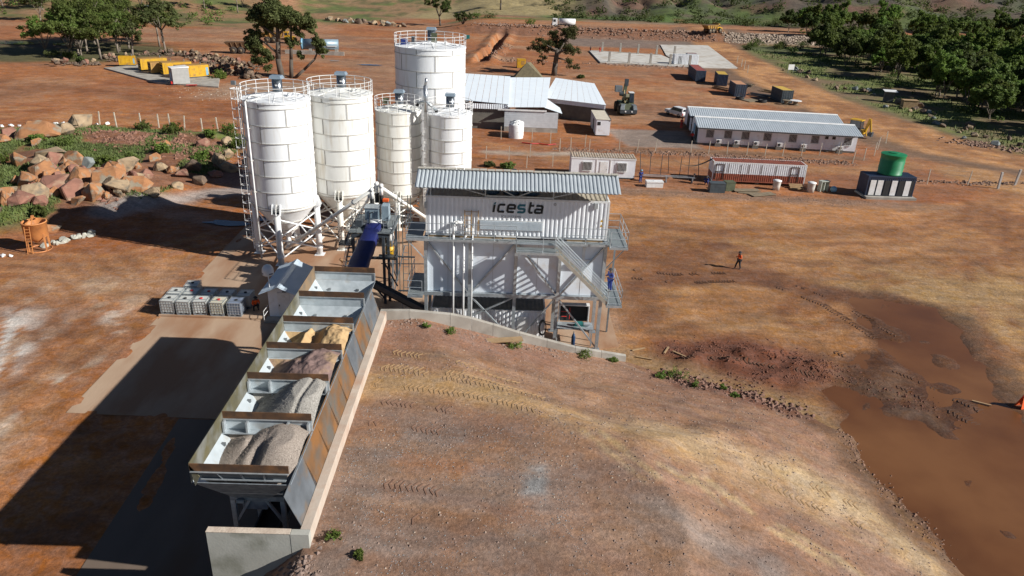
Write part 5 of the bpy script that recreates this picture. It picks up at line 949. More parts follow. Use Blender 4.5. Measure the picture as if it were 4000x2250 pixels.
for x_ in (2.1, 6.6): barred_window(CA, x_, .95, 1.15, 1.05, 7)
d_ = part(CA, 'door', MB().box(3.75,4.75,-.05,-.003,.1,2.1), WHITE); part(d_, 'handle', MB().box(4.6,4.68,-.08,-.05,1.05,1.12), STEELM)
for x_ in (3.3, 5.1): part(CA, 'wall_post', MB().box(x_-.05,x_+.05,-.05,-.003,.1,2.4), WHITE)
# --- red and white workshop container
RC = thing('workshop_container', 'long container painted white above and terracotta below, terracotta roof', 'container', (27.4,92.75,.35), math.radians(-2)); container(RC, 12.0, 2.44, 2.5, CONTW, TERRA, WHITE, pitch=.27, amp=.05)
part(RC, 'painted_band', MB().corr((.1,.03,.14),(11.9,.03,.14),(.1,.03,1.0), .27, .05), TERRA); part(RC, 'painted_band', MB().box(-.012,-.003,.1,2.34,.14,1.0), TERRA); part(RC, 'sill_rail', MB().box(.121,11.879,-.012,.0,-.02,.13), TERRA)
FRM = mat('rusted_door_frame', (.10,.06,.045), (.06,.04,.03), 4, .8)
for x_ in (.35, 10.0):
    for p, q in (((x_,.25),(x_,2.2)),((x_+1.0,.25),(x_+1.0,2.2)),((x_,2.2),(x_+1.0,2.2)),((x_,1.25),(x_+1.0,1.25))): part(RC, 'door_frame', MB().bar((p[0],-.04,p[1]),(q[0],-.04,q[1]), .08), FRM)
for x_ in (2.0,3.6,4.6,6.2,8.1): part(RC, 'rust_streak', MB().box(x_-.05,x_+.03,-.035,-.03,1.1,2.3), FRM)
for x_ in (.2, 5.8, 11.5): part(RC, 'block_pier', MB().box(x_,x_+.5,.3,2.1,-.35,-.02), BLOCK)
st_ = thing('timber_steps', 'three timber steps below the right door of the red and white container', 'steps', (37.3,91.0,0)); 
for k in range(3): part(st_, 'step', MB().box(0,1.7,.1+k*.35,.5+k*.35,.02+k*.15,.17+k*.15), TIMBER)
sn = solo('shade_net', MB().add([(21.9+i*.45, 92.9+j*.35, 3.0-1.0*math.sin(math.pi*i/12)+.15*i/12-.04*j) for j in range(3) for i in range(13)], [(r*13+c, r*13+c+1, (r+1)*13+c+1, (r+1)*13+c) for r in range(2) for c in range(12)]), mat('dark_shade_net', (.05,.042,.035), (.035,.03,.025), 3, .9), 'dark sagging shade net tied to the red and white container', 'shade net', smooth=True)
# --- washroom container, doors and green tank on top
WC = thing('washroom_container', 'dark navy container with a row of white doors on a concrete plinth', 'container', (45.7,88.5,.3), math.radians(1)); container(WC, 6.06, 2.44, 2.5, NAVY, NAVY, NAVY, pitch=.25, amp=.045)
part(WC, 'plinth', MB().box(-.1,6.3,-.7,2.5,-.3,-.01), CONC)
for k, (x_, m_) in enumerate(((.35,WHITE),(1.25,WHITE),(2.15,DARKIN),(3.05,WHITE),(3.95,DARKIN),(4.75,WHITE),(5.5,DARKIN))): part(WC, 'door' if m_ is WHITE else 'doorway', MB().box(x_,x_+(.7 if k < 6 else .35),-.06,-.012,.1,2.0), m_)
GT = thing('water_tank', 'big green plastic water tank standing on the navy container', 'water tank', (48.9,90.0,2.86))
part(GT, 'barrel', MB().lathe([(1.42,0),(1.45,.1),(1.40,.14),(1.45,.9),(1.41,.95),(1.45,1.7),(1.41,1.75),(1.45,2.35),(1.5,2.42),(1.46,2.48)], (0,0), 32), GREENP, True); part(GT, 'lid', MB().lathe([(1.5,2.42),(1.5,2.5),(.6,2.62),(.6,2.68),(0,2.7)], (0,0), 32), GREENP)
# --- workshop hall made of three metal roofed bays
HA = thing('workshop_hall', 'low grey block hall with pale blue sheet roofs and a projecting middle bay', 'building', (0,0,0))
part(HA, 'left_wall', MB().box(-12,.6,121.2,121.5,-.1,3.6), BLOCK); part(HA, 'left_frieze', MB().corr((-12.2,120.9,3.3),(.8,120.9,3.3),(-12.2,120.9,4.1), .35, .05), ROOFB)
part(HA, 'right_wall', MB().hexa([(7.4,134.0,-.1),(17.5,129.2,-.1),(17.6,129.5,-.1),(7.5,134.3,-.1),(7.4,134.0,2.6),(17.5,129.2,2.6),(17.6,129.5,2.6),(7.5,134.3,2.6)]), BLOCK)
part(HA, 'right_frieze', MB().corr((7.2,133.9,2.55),(17.7,128.9,2.55),(7.2,133.9,3.3), .35, .05), ROOFB); part(HA, 'right_end_wall', MB().box(17.45,17.65,129.6,148,-.1,3.2), BLOCK)
def roofstrip(name, p0, p1, q1, q0, n, m):
    p0, p1, q1, q0 = map(Vector, (p0, p1, q1, q0))
    for k in range(n): u, v = k/n, (k+1)/n; part(HA, name, MB().plate(p0.lerp(p1, u), p0.lerp(p1, v-.004), q0.lerp(q1, v-.004), q0.lerp(q1, u), .06), m)
roofstrip('roof_sheet', (-12.6,125,4.2),(.9,120.6,4.2),(1.2,147.2,4.9),(-13,150,4.9), 12, ROOFB); roofstrip('roof_sheet', (.7,119.75,3.95),(7.0,121.0,3.95),(9.2,150.2,4.6),(1.0,148.0,4.6), 6, ROOFB); roofstrip('roof_sheet', (7.15,133.7,3.3),(17.8,128.7,3.3),(17.9,149.3,3.9),(10.5,155,3.9), 9, ROOFB)
roofstrip('annex_roof_sheet', (6.9,124.4,3.2),(9.7,121.6,2.85),(9.6,126,3.0),(7.45,133.2,3.35), 3, ROOFB)
part(HA, 'gutter_beam', MB().box(-.9,7.0,119.72,119.85,3.35,3.6), WHITE); 
for k in range(14): part(HA, 'cladding_board', MB().box(.2,8.9,119.86+.012*(k % 2),119.92,.75+k*.18,.92+k*.18), mat('grey_cladding', (.60,.63,.65), (.53,.56,.58), 1.5, .5, .0))
part(HA, 'annex_end', MB().box(8.85,8.95,120.0,126.5,-.1,2.9), BLOCK); part(HA, 'annex_plinth', MB().box(.2,8.95,119.82,120.0,-.1,.7), CONC); part(HA, 'clerestory_opening', MB().box(.6,6.9,119.93,119.97,3.27,3.6), DARKIN)
for x_, y_, l_ in ((2.1,117.4,'squat white water tank standing in front of its twin before the hall'),(2.2,120.2-1.0,'white water tank half hidden behind its twin before the hall')):
    t_ = thing('white_tank', l_, 'water tank', (x_, y_-2.0, 0)); part(t_, 'barrel', MB().lathe([(1.15,0),(1.15,2.0),(1.05,2.15),(.5,2.25),(.5,2.32),(0,2.33)], (0,0), 24), WHITE, True)
    for k in range(6): a_ = k*math.pi/3; part(t_, 'lid_rib', MB().bar((.5*math.cos(a_),.5*math.sin(a_),2.27),(1.0*math.cos(a_),1.0*math.sin(a_),2.2), .12, .06), WHITE)
C2 = thing('site_cabin', 'narrow white cabin seen end on beside the hall, small dark window', 'cabin', (17.3,118.6,.1), math.radians(90)); part(C2, 'side_wall', MB().box(0,8,0,.08,.1,2.55), WPANEL); part(C2, 'side_wall', MB().box(0,8,2.2,2.28,.1,2.55), WPANEL); part(C2, 'end_wall', MB().box(-.02,.06,.09,2.19,.1,2.55), WPANEL); part(C2, 'roof_panel', MB().corr((-.1,-.05,2.6),(8.1,-.05,2.6),(-.1,2.33,2.62), .5, .05), mat('cream_roof', (.55,.50,.40), (.48,.43,.34), 2, .7)); part(C2, 'window', MB().box(-.05,-.021,1.55,2.05,1.7,2.25), DARKIN); part(C2, 'doorway', MB().box(3,4.0,2.285,2.31,.1,2.1), DARKIN); part(C2, 'roof_edge', MB().box(-.12,8.1,-.1,-.06,2.45,2.68), STEELD)
# ================================================================ construction slab in the back with columns and stores
slab('building_slab', [(26.8,245.7),(49,241),(51.4,213.2),(26.9,214.8)], -.3, .35, CONCL); slab('building_slab', [(55.2,274),(73.5,279),(66,214.5),(51.5,212.6),(50.6,240)], -.3, .30, CONCL)
cols = [(30.7,242.7),(36.3,241.9),(41.8,241),(47.5,240.2),(53,239.5),(29.6,216.8),(35.2,216.3),(41.3,216.2),(46.8,215.8),(52.2,215)]
for i, (x_, y_) in enumerate(cols):
    solo('concrete_column', MB().box(-.28,.28,-.28,.28,.3,3.2).box(-.4,.4,-.4,.4,.302,.5), CONC, ('concrete column in the back row on the pale slab' if i < 5 else 'concrete column in the front row on the pale slab'), 'column', (x_, y_, 0), 0, 'columns of the unfinished building')
W1 = thing('store_container', 'white corrugated store with a dark doorway standing on the pale slab', 'container', (48.3,217.2,.36), math.radians(3)); container(W1, 7.0, 2.4, 2.6, CONTW, WHITE, pitch=.4, amp=.08); part(W1, 'doorway', MB().box(1.0,2.1,-.02,.0,.1,2.2), DARKIN)
W2 = thing('store_container', 'small red roofed container right behind the white store on the slab', 'container', (53.0,221.5,.36), math.radians(3)); container(W2, 3.0, 2.4, 2.6, WHITE, REDR, pitch=.4, amp=.08)
def yard_cont(label, x, y, rz, L, side, roof, doors=None):
    t = thing('shipping_container', label, 'container', (x, y, .1), math.radians(rz), 'containers in the storage yard'); container(t, L, 2.44, 2.59, side, roof, doors=doors, pitch=.32, amp=.06); return t
YR = mat('yellow_roof_paint', (.55,.36,.06), (.44,.28,.06), 1.5, .6); OR_ = mat('salmon_roof_paint', (.50,.25,.13), (.40,.20,.11), 1.5, .7)
yard_cont('blue container with a faded red roof, longest of the yard', 49.5, 185.6, 86, 12.0, BLUEC, REDR); yard_cont('blue container with a yellow roof beside the red roofed one', 53.4, 180.0, 82, 6.06, NAVY, YR); yard_cont('grey-blue container with a salmon roof and closed doors', 53.3, 164.6, 87, 6.06, BLUEC, OR_, 'x0'); yard_cont('dark grey container with a yellow roof nearest the haul road', 61.5, 158.6, 93, 6.06, mat('dark_slate_paint', (.06,.075,.085), (.045,.06,.07), 2, .5), YR, 'x0')
def pile(name, label, x, y, rz, n, L, m, cat, spread=2.0, r=.09):
    t = thing(name, label, cat, (x, y, .0), math.radians(rz)); rr = random.Random(int(abs(x*10)))
    for k in range(n): yy = rr.uniform(-spread, spread)/2; a = rr.uniform(-.15, .15); z = .12+.16*(k*3//n)+.02*k/n; part(t, 'length', MB().bar((-L/2*rr.uniform(.7,1),yy-a*L/2,z),(L/2*rr.uniform(.7,1),yy+a*L/2,z), r*2, r*1.4), m)
    return t
pile('timber_pile', 'heap of weathered boards behind the yellow roofed containers', 58, 183, 118, 12, 7, TIMBERG, 'timber'); pile('pipe_pile', 'black pipes lying right of the yellow roofed container', 56.6, 181, 115, 8, 7, BLACK, 'pipes', 1.6); pile('timber_pile', 'stack of dark beams beside the slate container', 57.2, 167, 140, 10, 6, STEELD, 'beams', 2.4); pile('timber_pile', 'pale boards lying along the haul road edge', 62.5, 172, 120, 9, 8, TIMBER, 'timber', 1.6); pile('timber_pile', 'brown planks between the blue containers', 50.6, 174.5, 118, 6, 6, BROWNY, 'planks', 1.2)
for x_, y_, l_ in ((51.0,161.2,'coil of dark cable on the ground left of the salmon roofed container'),(55.0,158.4,'coil of cable lying by the flat boards in the yard')): solo('cable_coil', MB().ring((0,0), .8, .2, .18, 16, 6).ring((.1,0), .75, .45, .16, 16, 6), BLACK, l_, 'cable coil', (x_, y_, 0))
solo('board_sheet', MB().box(-1.7,1.7,-1.6,1.6,0,.12), TIMBERG, 'flat board sheet lying between the two cable coils', 'board', (53.1,160.0,.05), .4)
for x_, m_ in ((59.6,TIMBERG),(61.6,WHITE)): t_ = thing('cable_drum', 'wooden cable drum standing before the slate container' if m_ is TIMBERG else 'white topped drum table before the slate container', 'drum', (x_, 156.9, 0)); part(t_, 'core', MB().tube((0,0,.1),(0,0,.85), .45, 14), TIMBERG); part(t_, 'top', MB().tube((0,0,.85),(0,0,.95), .8 if m_ is TIMBERG else 1.2, 18), m_); part(t_, 'base', MB().tube((0,0,0),(0,0,.1), .8, 18), TIMBERG)
TN = thing('canvas_tent', 'khaki canvas ridge tent behind the hall roofs', 'tent', (5.8,181.5,0)); part(TN, 'canvas', MB().add([(-3.6,-2.2,0),(3.6,-2.2,0),(3.6,2.2,0),(-3.6,2.2,0),(-.6,-.6,3.6),(.4,.8,3.5)], [(0,1,4),(1,2,5,4),(2,3,5),(3,0,4,5)]), KHAKI); part(TN, 'pole', MB().tube((-.6,-.6,3.4),(-.6,-.6,4.0), .05, 6), STEELM)
def genset(label, x, y, z, rz, L, W, H, m, dusty):
    t = thing('generator', label, 'generator', (x, y, z), math.radians(rz), 'yellow generator sets on the concrete pad'); part(t, 'skid', MB().box(0,L,.05,W-.05,0,.2), STEELD); b = part(t, 'canopy', MB().box(0,L,0,W,.21,H), m); part(t, 'roof', MB().box(.02,L-.02,.02,W-.02,H+.002,H+.06), YELD if dusty else YEL)
    for k in range(3): part(b, 'air_grille', MB().box(-.03,-.003,.25,W-.25,.6+k*.55,.95+k*.55), DARKIN)
    for k in range(3): part(b, 'side_door', MB().box(.4+k*(L-.6)/3,.4+(k+.9)*(L-.6)/3,-.03,-.003,.45,H-.2), m)
    part(t, 'exhaust', MB().tube((L*.8,W/2,H),(L*.8,W/2,H+.5), .1, 8), STEELM); return t
g_ = genset('small clean yellow generator standing apart on the pad corner', -87.3,172.4,.3, 20, 3.4,1.6,2.0, YEL, False); part(g_, 'blue_label', MB().box(2.95,3.25,-.035,-.031,.5,1.6), LBLUE)
genset('leftmost yellow generator of the row of four', -79.4,166.0,.3, 40, 5.6,2.2,2.5, YEL, True); genset('brownish dusty generator, second of the row of four', -75.6,162.4,.3, 40, 5.6,2.2,2.3, YELD, True); genset('yellow generator, third of the row of four', -72.6,161.4,.3, 40, 6.0,2.2,2.5, YEL, True)
g_ = genset('longest yellow generator nearest the grey switch house', -67.8,157.6,.3, 42, 6.4,2.4,2.5, YEL, True); part(g_, 'blue_label', MB().box(5.7,6.2,-.035,-.031,.4,2.0), LBLUE)
slab('generator_pad', [(-89,168.8),(-70,152.3),(-57,150),(-60.5,160.5),(-84,176)], -.3, .3, CONC)
SW = thing('switch_house', 'grey rendered switch house with a blue door at the generators', 'hut', (-66.2,150.9,.3), math.radians(38)); part(SW, 'wall', MB().box(0,3.2,0,2.4,0,3.0), mat('grey_render', (.36,.36,.34), (.31,.31,.29), 1.5, .8)); part(SW, 'roof', MB().hexa([(-.1,-.1,3.01),(3.3,-.1,3.01),(3.3,2.5,3.01),(-.1,2.5,3.01),(-.1,-.1,3.1),(3.3,-.1,3.25),(3.3,2.5,3.25),(-.1,2.5,3.1)]), WHITE); part(SW, 'door', MB().box(-.04,-.003,.8,1.8,.05,2.1), LBLUE); part(SW, 'fire_bucket', MB().tube((-.3,.25,.0),(-.3,.25,.5), .18, 8), RED)
solo('red_mat', MB().box(-1.0,1.0,-.4,.4,0,.06), RED, 'red sheet lying on the pad beside the grey switch house', 'sheet', (-62.5,150.6,.305), .3)
# ================================================================ small yard objects
def fence(label, pts, h, m=None, r=.06, wires=2, lean=0.):
    t = thing('fence', label, 'fence', (0,0,0)); m = m or POSTM; rr = random.Random(len(pts)*7+int(pts[0][0])); tops = []
    for x_, y_ in pts:
        z_ = hz(x_, y_); dx, dy = rr.uniform(-lean, lean), rr.uniform(-lean, lean); hh = h*rr.uniform(.93, 1.06); part(t, 'post', MB().bar((x_,y_,z_-.1),(x_+dx,y_+dy,z_+hh), r*2), m); tops.append((x_+dx, y_+dy, z_+hh))
    for k in range(wires):
        for a, b in zip(tops[:-1], tops[1:]): part(t, 'wire', MB().tube((a[0],a[1],a[2]-.1-k*.6),(b[0],b[1],b[2]-.1-k*.6), .008, 3), STEELM)
    return t
fence('row of pale leaning posts along the road left of the silos', [(-61.5,112.5),(-58.2,111),(-55.0,112),(-52.6,112.6),(-50.8,112.4),(-48.2,111.4),(-45.2,110.6),(-42.4,109.4),(-38.6,108.6)], 2.2, r=.07, lean=.12)
fence('line of slim posts on the bank below the office block', [(10.2,107.6),(13,107.9),(17.6,108.8),(20.4,109.2),(23.2,109.6),(28.5,109.2),(31.2,109.2),(34,109.2),(37,109.2),(39.8,109.3),(42.6,109.6),(45.6,110),(48.8,111),(52.2,112)], 1.9, r=.045, lean=.08); fence('line of slim posts behind the lettered tower', [(-2.2,101),(1.0,100.8),(4.0,103),(8.5,106.8)], 1.9, r=.05, lean=.1)
fence('short line of posts climbing beside the backhoe', [(51.9,106.3),(54.6,108.6),(57.8,112.0),(60.4,116.5),(64.2,121.6)], 2.0, r=.05, lean=.1); fence('thin posts right of the washroom container', [(53.8,96),(57.7,96.1),(63.5,96.5)], 2.0, r=.05, lean=.1); fence('dark rods standing between the white cabin and the red container', [(18.6,95.5),(20.0,96.4),(21.3,95.8),(22.6,96.8),(23.8,95.4),(25.2,96.4),(26.4,95.5)], 2.9, STEELD, .035, 0, .35)
fence('rods left and right of the small white tower water tanks', [(-.2,113.6),(4.6,112.8),(7.4,112),(12.6,110.5)], 2.0, r=.05, lean=.05); fence('posts along the far slab edge beside the haul road', [(67.6,214),(68.6,220),(69.6,228),(66.2,206)], 2.2, r=.08, lean=.1); fence('two thick posts of the gateway at the right', [(66.9,95.2),(70.6,97.4)], 2.2, mat('concrete_post', (.5,.48,.45), (.42,.4,.37), 2, .85), .12, 0, .15); fence('short posts along the foot of the wall left of the red container', [(3.4,96.8),(7.0,98.2)], 1.7, r=.045, lean=.1)
solo('tool_box', MB().box(-.95,.95,-.55,.55,0,1.15).box(-.98,.98,-.58,.58,1.152,1.24).box(-.3,.6,-.57,-.56,.7,.9), mat('slate_box_paint', (.07,.09,.10), (.055,.07,.08), 2, .5), 'dark grey steel tool box in front of the red and white container', 'tool box', (27.0,88.7,0)); solo('tool_box', MB().box(-.6,.6,-.5,.5,0,1.1).box(-.63,.63,-.53,.53,1.102,1.18), GREENA, 'olive green box standing behind the dark tool box', 'box', (28.8,89.6,0), .15)
solo('white_chest', MB().box(-1.05,1.05,-.45,.45,0,.62).box(-1.1,1.1,-.5,.5,.622,.78).box(-.1,.3,-.1,.1,.782,.83), WHITE, 'long low white chest lying in front of the rod racks', 'chest', (19.4,90.0,0), .05)
for x_, y_, l_ in ((35.2,90.6,'white drum left of the timber steps'),(38.6+.9,90.2,'white drum right of the timber steps')): t_ = thing('white_drum', l_, 'drum', (x_,y_,0)); part(t_, 'barrel', MB().lathe([(0,0),(.42,0),(.46,.6),(.5,1.15),(.52,1.2)], (0,0), 20), mat('drum_plastic', (.62,.60,.54), (.5,.48,.43), 2, .5), True); part(t_, 'lid', MB().lathe([(.55,1.18),(.55,1.26),(.3,1.34),(0,1.36)], (0,0), 20), WHITE, True)
solo('steel_cabinet', MB().box(-.6,-.5,-.3,.3,0,1.3).box(.5,.6,-.3,.3,0,1.3).box(-.5,.5,.2,.3,0,1.3).box(-.65,.65,-.35,.35,1.302,1.4).box(-.05,.05,-.25,.19,.02,1.29), mat('pale_green_cabinet', (.40,.42,.36), (.33,.35,.30), 2, .6), 'open pale cabinet between the white drum and a blue ball', 'cabinet', (41.3,90.8,0), .3); solo('blue_ball_float', MB().blob((0,0,.42), .42, 3, 2, (1,1,1), .02), LBLUE, 'round blue plastic float beside the open cabinet', 'float', (42.5,90.4,0), smooth=True)
for i, (x_, y_, r_) in enumerate(((31.5,88.6,-.25),(32.6,88.0,.35),(31.0,89.4,.1))): solo('board_sheet', MB().box(-1.7,1.7,-.6,.6,0,.05), TIMBERG, ('long board sheet lying lowest before the red container','board sheet lying askew on the others before the red container','board sheet lying nearest the red container wall')[i], 'board', (x_, y_, .03+.06*i), r_)
solo('rod_rack', MB().box(-3.6,3.6,-.1,0,.75,.82).box(-3.6,3.6,.5,.6,.75,.82).box(-3.4,-3.3,-.1,.6,0,.75).box(3.3,3.4,-.1,.6,0,.75).box(-.05,.05,-.1,.6,0,.75), GALV, 'long steel trestle rack between cabin and red container', 'rack', (21.4,92.2,0), -.03)
solo('timber_board', MB().box(-2.2,2.2,-.6,.6,0,.1), TIMBER, 'large pale plywood sheet on the ground behind the container canopy', 'plywood', (-1.0,87.5,.03), .05); solo('timber_board', MB().box(-1.6,1.6,-.4,.4,0,.1), TIMBERG, 'brown board lying left of the white cabin', 'board', (7.2,95.0,.03), .02)
LS = thing('floodlight_stand', 'small floodlight on a stand behind the tower canopy', 'floodlight', (1.6,89.5,0)); part(LS, 'stand', MB().tube((0,0,0),(0,0,1.3), .04, 6), STEELD); part(LS, 'lamp', MB().box(-.28,.28,-.12,.12,1.3,1.75), STEELD)
solo('red_hose', MB().path([(3.0,111.6,.1),(4.5,111.0,.12),(5.6,111.3,.1),(7.0,110.8,.1),(8.2,111.2,.15)], .09, 6), RED, 'red hose lying on the soil before the white tanks', 'hose'); solo('red_hose', MB().path([(1.6,88.0,.1),(2.4,88.3,.3),(3.0,87.6,.12)], .08, 6), RED, 'short red hose bend near the plywood sheet', 'hose')
yb_ = thing('tower_light', 'small yellow generator box standing alone behind the tent', 'generator', (4.2,198.6,0), .1); part(yb_, 'body', MB().box(-1.1,1.1,-.9,.9,.15,2.3), YEL); part(yb_, 'skid', MB().box(-1.2,1.2,-1,1,0,.14), STEELD); part(yb_, 'grille', MB().box(-.1,.8,-.92,-.902,.9,1.9), YELD)
SG = thing('site_sign', 'white sign board on two legs beside the haul road', 'sign', (79.2,209.5,0), .2); part(SG, 'board', MB().box(-.9,.9,-.04,.04,1.0,2.4), WHITE); part(SG, 'legs', MB().box(-.85,-.75,-.03,.03,0,1.0), STEELM); part(SG, 'legs', MB().box(.75,.85,-.03,.03,0,1.0), STEELM)
HT = thing('guard_shelter', 'white roofed shelter on posts on the grass right of the haul road', 'shelter', (86.0,166.4,0), -.2); part(HT, 'roof', MB().hexa([(-1.4,-1,2.2),(1.4,-1,2.2),(1.4,1,2.4),(-1.4,1,2.4),(-1.4,-1,2.3),(1.4,-1,2.3),(1.4,1,2.5),(-1.4,1,2.5)]), WHITE); part(HT, 'wall', MB().box(-1.0,1.0,-.1,.7,0,2.19), BLOCK)
solo('wooden_crate', MB().box(-1.5,1.5,-.8,.8,0,1.5).box(-1.6,1.6,-.9,.9,1.502,1.6), TIMBER, 'brown wooden crate right of the white roofed shelter', 'crate', (87.2,159.6,0), -.1)
solo('blue_drum', MB().tube((-.5,0,.4),(.6,0,.4), .4, 14), BLUEF, 'blue drum lying beside the rubble at the right', 'drum', (88.6,117.6,0), .4)
sgA = thing('barrier_sign', 'orange folding barrier sign standing on the mud at the right edge', 'sign', (34.35,40.5,0), .25)
for s_ in (-1, 1): part(sgA, 'board', MB().hexa([(0,-.25*s_-.02,0),(.75,-.25*s_-.02,0),(.75,-.25*s_+.02,0),(0,-.25*s_+.02,0),(.18,-.02,.95),(.6,-.02,.95),(.6,.02,.95),(.18,.02,.95)]), HIVIS)
part(sgA, 'stripe', MB().bar((.1,-.03,.85),(1.6,-.25,.55), .16, .03), REDF)
for x_, y_, r_, l_ in ((32.2,40.9,-.5,'thin plank floating on the muddy water'),(10.6,45.4,-.3,'thin plank on the soil beyond the wall end'),(12.4,46.6,1.1,'offcut timber propped on the rubble beyond the wall end'),(13.2,46.0,-.8,'second offcut timber on the rubble beyond the wall end'),(10.4,46.7,.4,'short pale batten near the tower foot')): solo('plank', MB().box(-.55,.55,-.06,.06,0,.06), TIMBER, l_, 'plank', (x_, y_, max(hz(x_, y_), -.06)+.03), r_)
solo('long_plank', MB().box(-1.9,1.9,-.28,.28,0,.08), TIMBER, 'long scaffold plank lying on the fill against the sloping wall', 'plank', (-.1,42.35,ez(-.1,42.3)+.04), .19)
# orange concrete bucket
CBK = thing('concrete_bucket', 'orange concrete bucket with a ladder standing before the boulder heap', 'concrete bucket', (-41.4,62.0,0), .35)
part(CBK, 'drum', MB().lathe([(.25,.75),(.95,1.35),(.98,2.55),(1.04,2.57),(1.04,2.66),(.92,2.66),(.9,1.4)], (0,0), 28), ORANGEP, True); part(CBK, 'base_ring', MB().ring((0,0), .98, .05, .05, 26, 6), ORANGEP)
for k in range(4): a_ = math.pi/4+k*math.pi/2; part(CBK, 'leg', MB().bar((.98*math.cos(a_),.98*math.sin(a_),.02),(.96*math.cos(a_),.96*math.sin(a_),1.7), .13), ORANGEP)
for y_ in (-.95, .95): part(CBK, 'lifting_arm', MB().bar((0,y_,2.6),(0,0,3.1), .09), ORANGEP)
part(CBK, 'lifting_arm', MB().bar((-.5,-.8,2.6),(0,0,3.1), .08), ORANGEP); part(CBK, 'lifting_eye', MB().box(-.1,.1,-.12,.12,3.0,3.2), ORANGEP)
for x_ in (-.62, -.22): part(CBK, 'ladder_rail', MB().bar((x_-.1,-1.15,.02),(x_+.05,-1.02,2.5), .05), ORANGEP)
for k in range(8): part(CBK, 'rung', MB().bar((-.68+.018*k,-1.13+.015*k,.3+k*.28),(-.28+.018*k,-1.13+.015*k,.3+k*.28), .035), ORANGEP)
# ================================================================ vehicles
TYRE = mat('dusty_tyre', (.035,.030,.026), (.06,.045,.035), 3, .9); HUB = mat('wheel_hub', (.22,.17,.10), (.16,.12,.08), 3, .6)
def wheel(t, x, y, r, w_, side):
    wlp = part(t, 'wheel', MB().lathe([(r*.55,-w_/2),(r*.93,-w_/2),(r,-w_*.3),(r,w_*.3),(r*.93,w_/2),(r*.55,w_/2)], (0,0), 20), TYRE, True); wlp.location = (x, y, r); wlp.rotation_euler = (math.pi/2, 0, 0)
    h = part(wlp, 'hub', MB().lathe([(0,-w_*.42),(r*.55,-w_*.42),(r*.57,0),(r*.55,w_*.42),(0,w_*.42)], (0,0), 14), HUB, True); return wlp
def dump_truck(label, x, y, z, rz, body, cabm):
    t = thing('dump_truck', label, 'dump truck', (x, y, z), math.radians(rz), 'articulated dump trucks')   # local +x is forwards
    for xx in (-3.0, -1.1, 3.2):
        for yy in (-1.15, 1.15): wheel(t, xx, yy, .92, .68, yy)
    part(t, 'chassis', MB().box(-4.2,1.6,-.5,.5,.95,1.35).box(1.6,4.6,-.6,.6,.9,1.4), BROWNY, kind='stuff')
    part(t, 'dump_body', MB().hexa([(-3.9,-1.2,1.6),(1.0,-1.2,1.6),(1.0,1.2,1.6),(-3.9,1.2,1.6),(-5.2,-1.55,2.9),(1.5,-1.55,3.1),(1.5,1.55,3.1),(-5.2,1.55,2.9)]), body); part(t, 'body_cavity', MB().hexa([(-4.0,-1.2,2.3),(.9,-1.2,2.3),(.9,1.2,2.3),(-4.0,1.2,2.3),(-5.0,-1.4,2.935),(1.3,-1.4,3.125),(1.3,1.4,3.125),(-5.0,1.4,2.935)]), BROWNY)
    for k in range(4): part(t, 'body_rib', MB().bar((-3.2+k*1.3,-1.28,1.65),(-3.6+k*1.35,-1.6,2.95), .14), body)
    part(t, 'headboard', MB().box(1.35,1.55,-1.5,1.5,3.13,3.7), body)
    cb_ = part(t, 'cab', MB().hexa([(1.9,-.85,1.4),(3.3,-.85,1.4),(3.3,.85,1.4),(1.9,.85,1.4),(2.0,-.8,3.25),(3.1,-.8,3.25),(3.1,.8,3.25),(2.0,.8,3.25)]), cabm); part(cb_, 'side_window', MB().box(2.15,3.0,-.87,-.845,2.3,3.05), GLASS); part(cb_, 'side_window', MB().box(2.15,3.0,.845,.87,2.3,3.05), GLASS); part(cb_, 'windscreen', MB().box(3.16,3.24,-.7,.7,2.3,3.05), GLASS); part(cb_, 'cab_roof', MB().box(1.95,3.15,-.84,.84,3.252,3.36), cabm)
    part(t, 'bonnet', MB().hexa([(3.35,-.8,1.4),(5.1,-.75,1.2),(5.1,.75,1.2),(3.35,.8,1.4),(3.35,-.75,2.3),(5.0,-.65,1.95),(5.0,.65,1.95),(3.35,.75,2.3)]), cabm); part(t, 'mudguard', MB().box(2.5,4.0,-1.5,-.86,1.92,2.02), cabm); part(t, 'mudguard', MB().box(2.5,4.0,.86,1.5,1.92,2.02), cabm)
    return t
dump_truck('muddy dump truck half hidden by the big tree, tipping body facing left', -69.5,205.5,0, 8, BROWNY, YELD); dump_truck('dusty yellow dump truck parked behind the muddy one', -69,234,0, 5, YELD, YEL); dump_truck('yellow dump truck driving away on the far haul road', 80.5,301.5,hz(80.5,301.5)-.1, 38, YELD, YEL)
WT_ = thing('water_tanker', 'white water tanker truck on the far haul road above the lone tree', 'tanker truck', (22.0,300.5,hz(22,300.5)-.1), math.radians(184))
for xx in (-2.6,-1.3,3.2):
    for yy in (-1.0, 1.0): wheel(WT_, xx, yy, .55, .4, yy)
part(WT_, 'chassis', MB().box(-4.6,4.0,-.45,.45,.7,1.0), STEELD); part(WT_, 'tank', MB().tube((-4.6,0,2.05),(1.8,0,2.05), 1.12, 22), WHITE, True); cb_ = part(WT_, 'cab', MB().hexa([(2.4,-1.2,.7),(4.4,-1.2,.7),(4.4,1.2,.7),(2.4,1.2,.7),(2.4,-1.15,3.1),(4.2,-1.15,3.1),(4.2,1.15,3.1),(2.4,1.15,3.1)]), WHITE); part(cb_, 'windscreen', MB().box(4.28,4.36,-1.0,1.0,1.9,2.8), GLASS); part(cb_, 'side_window', MB().box(3.1,4.0,1.16,1.21,1.9,2.8), GLASS); part(cb_, 'side_window', MB().box(3.1,4.0,-1.21,-1.16,1.9,2.8), GLASS); part(WT_, 'bumper', MB().box(4.41,4.6,-1.2,1.2,.5,1.1), STEELD)
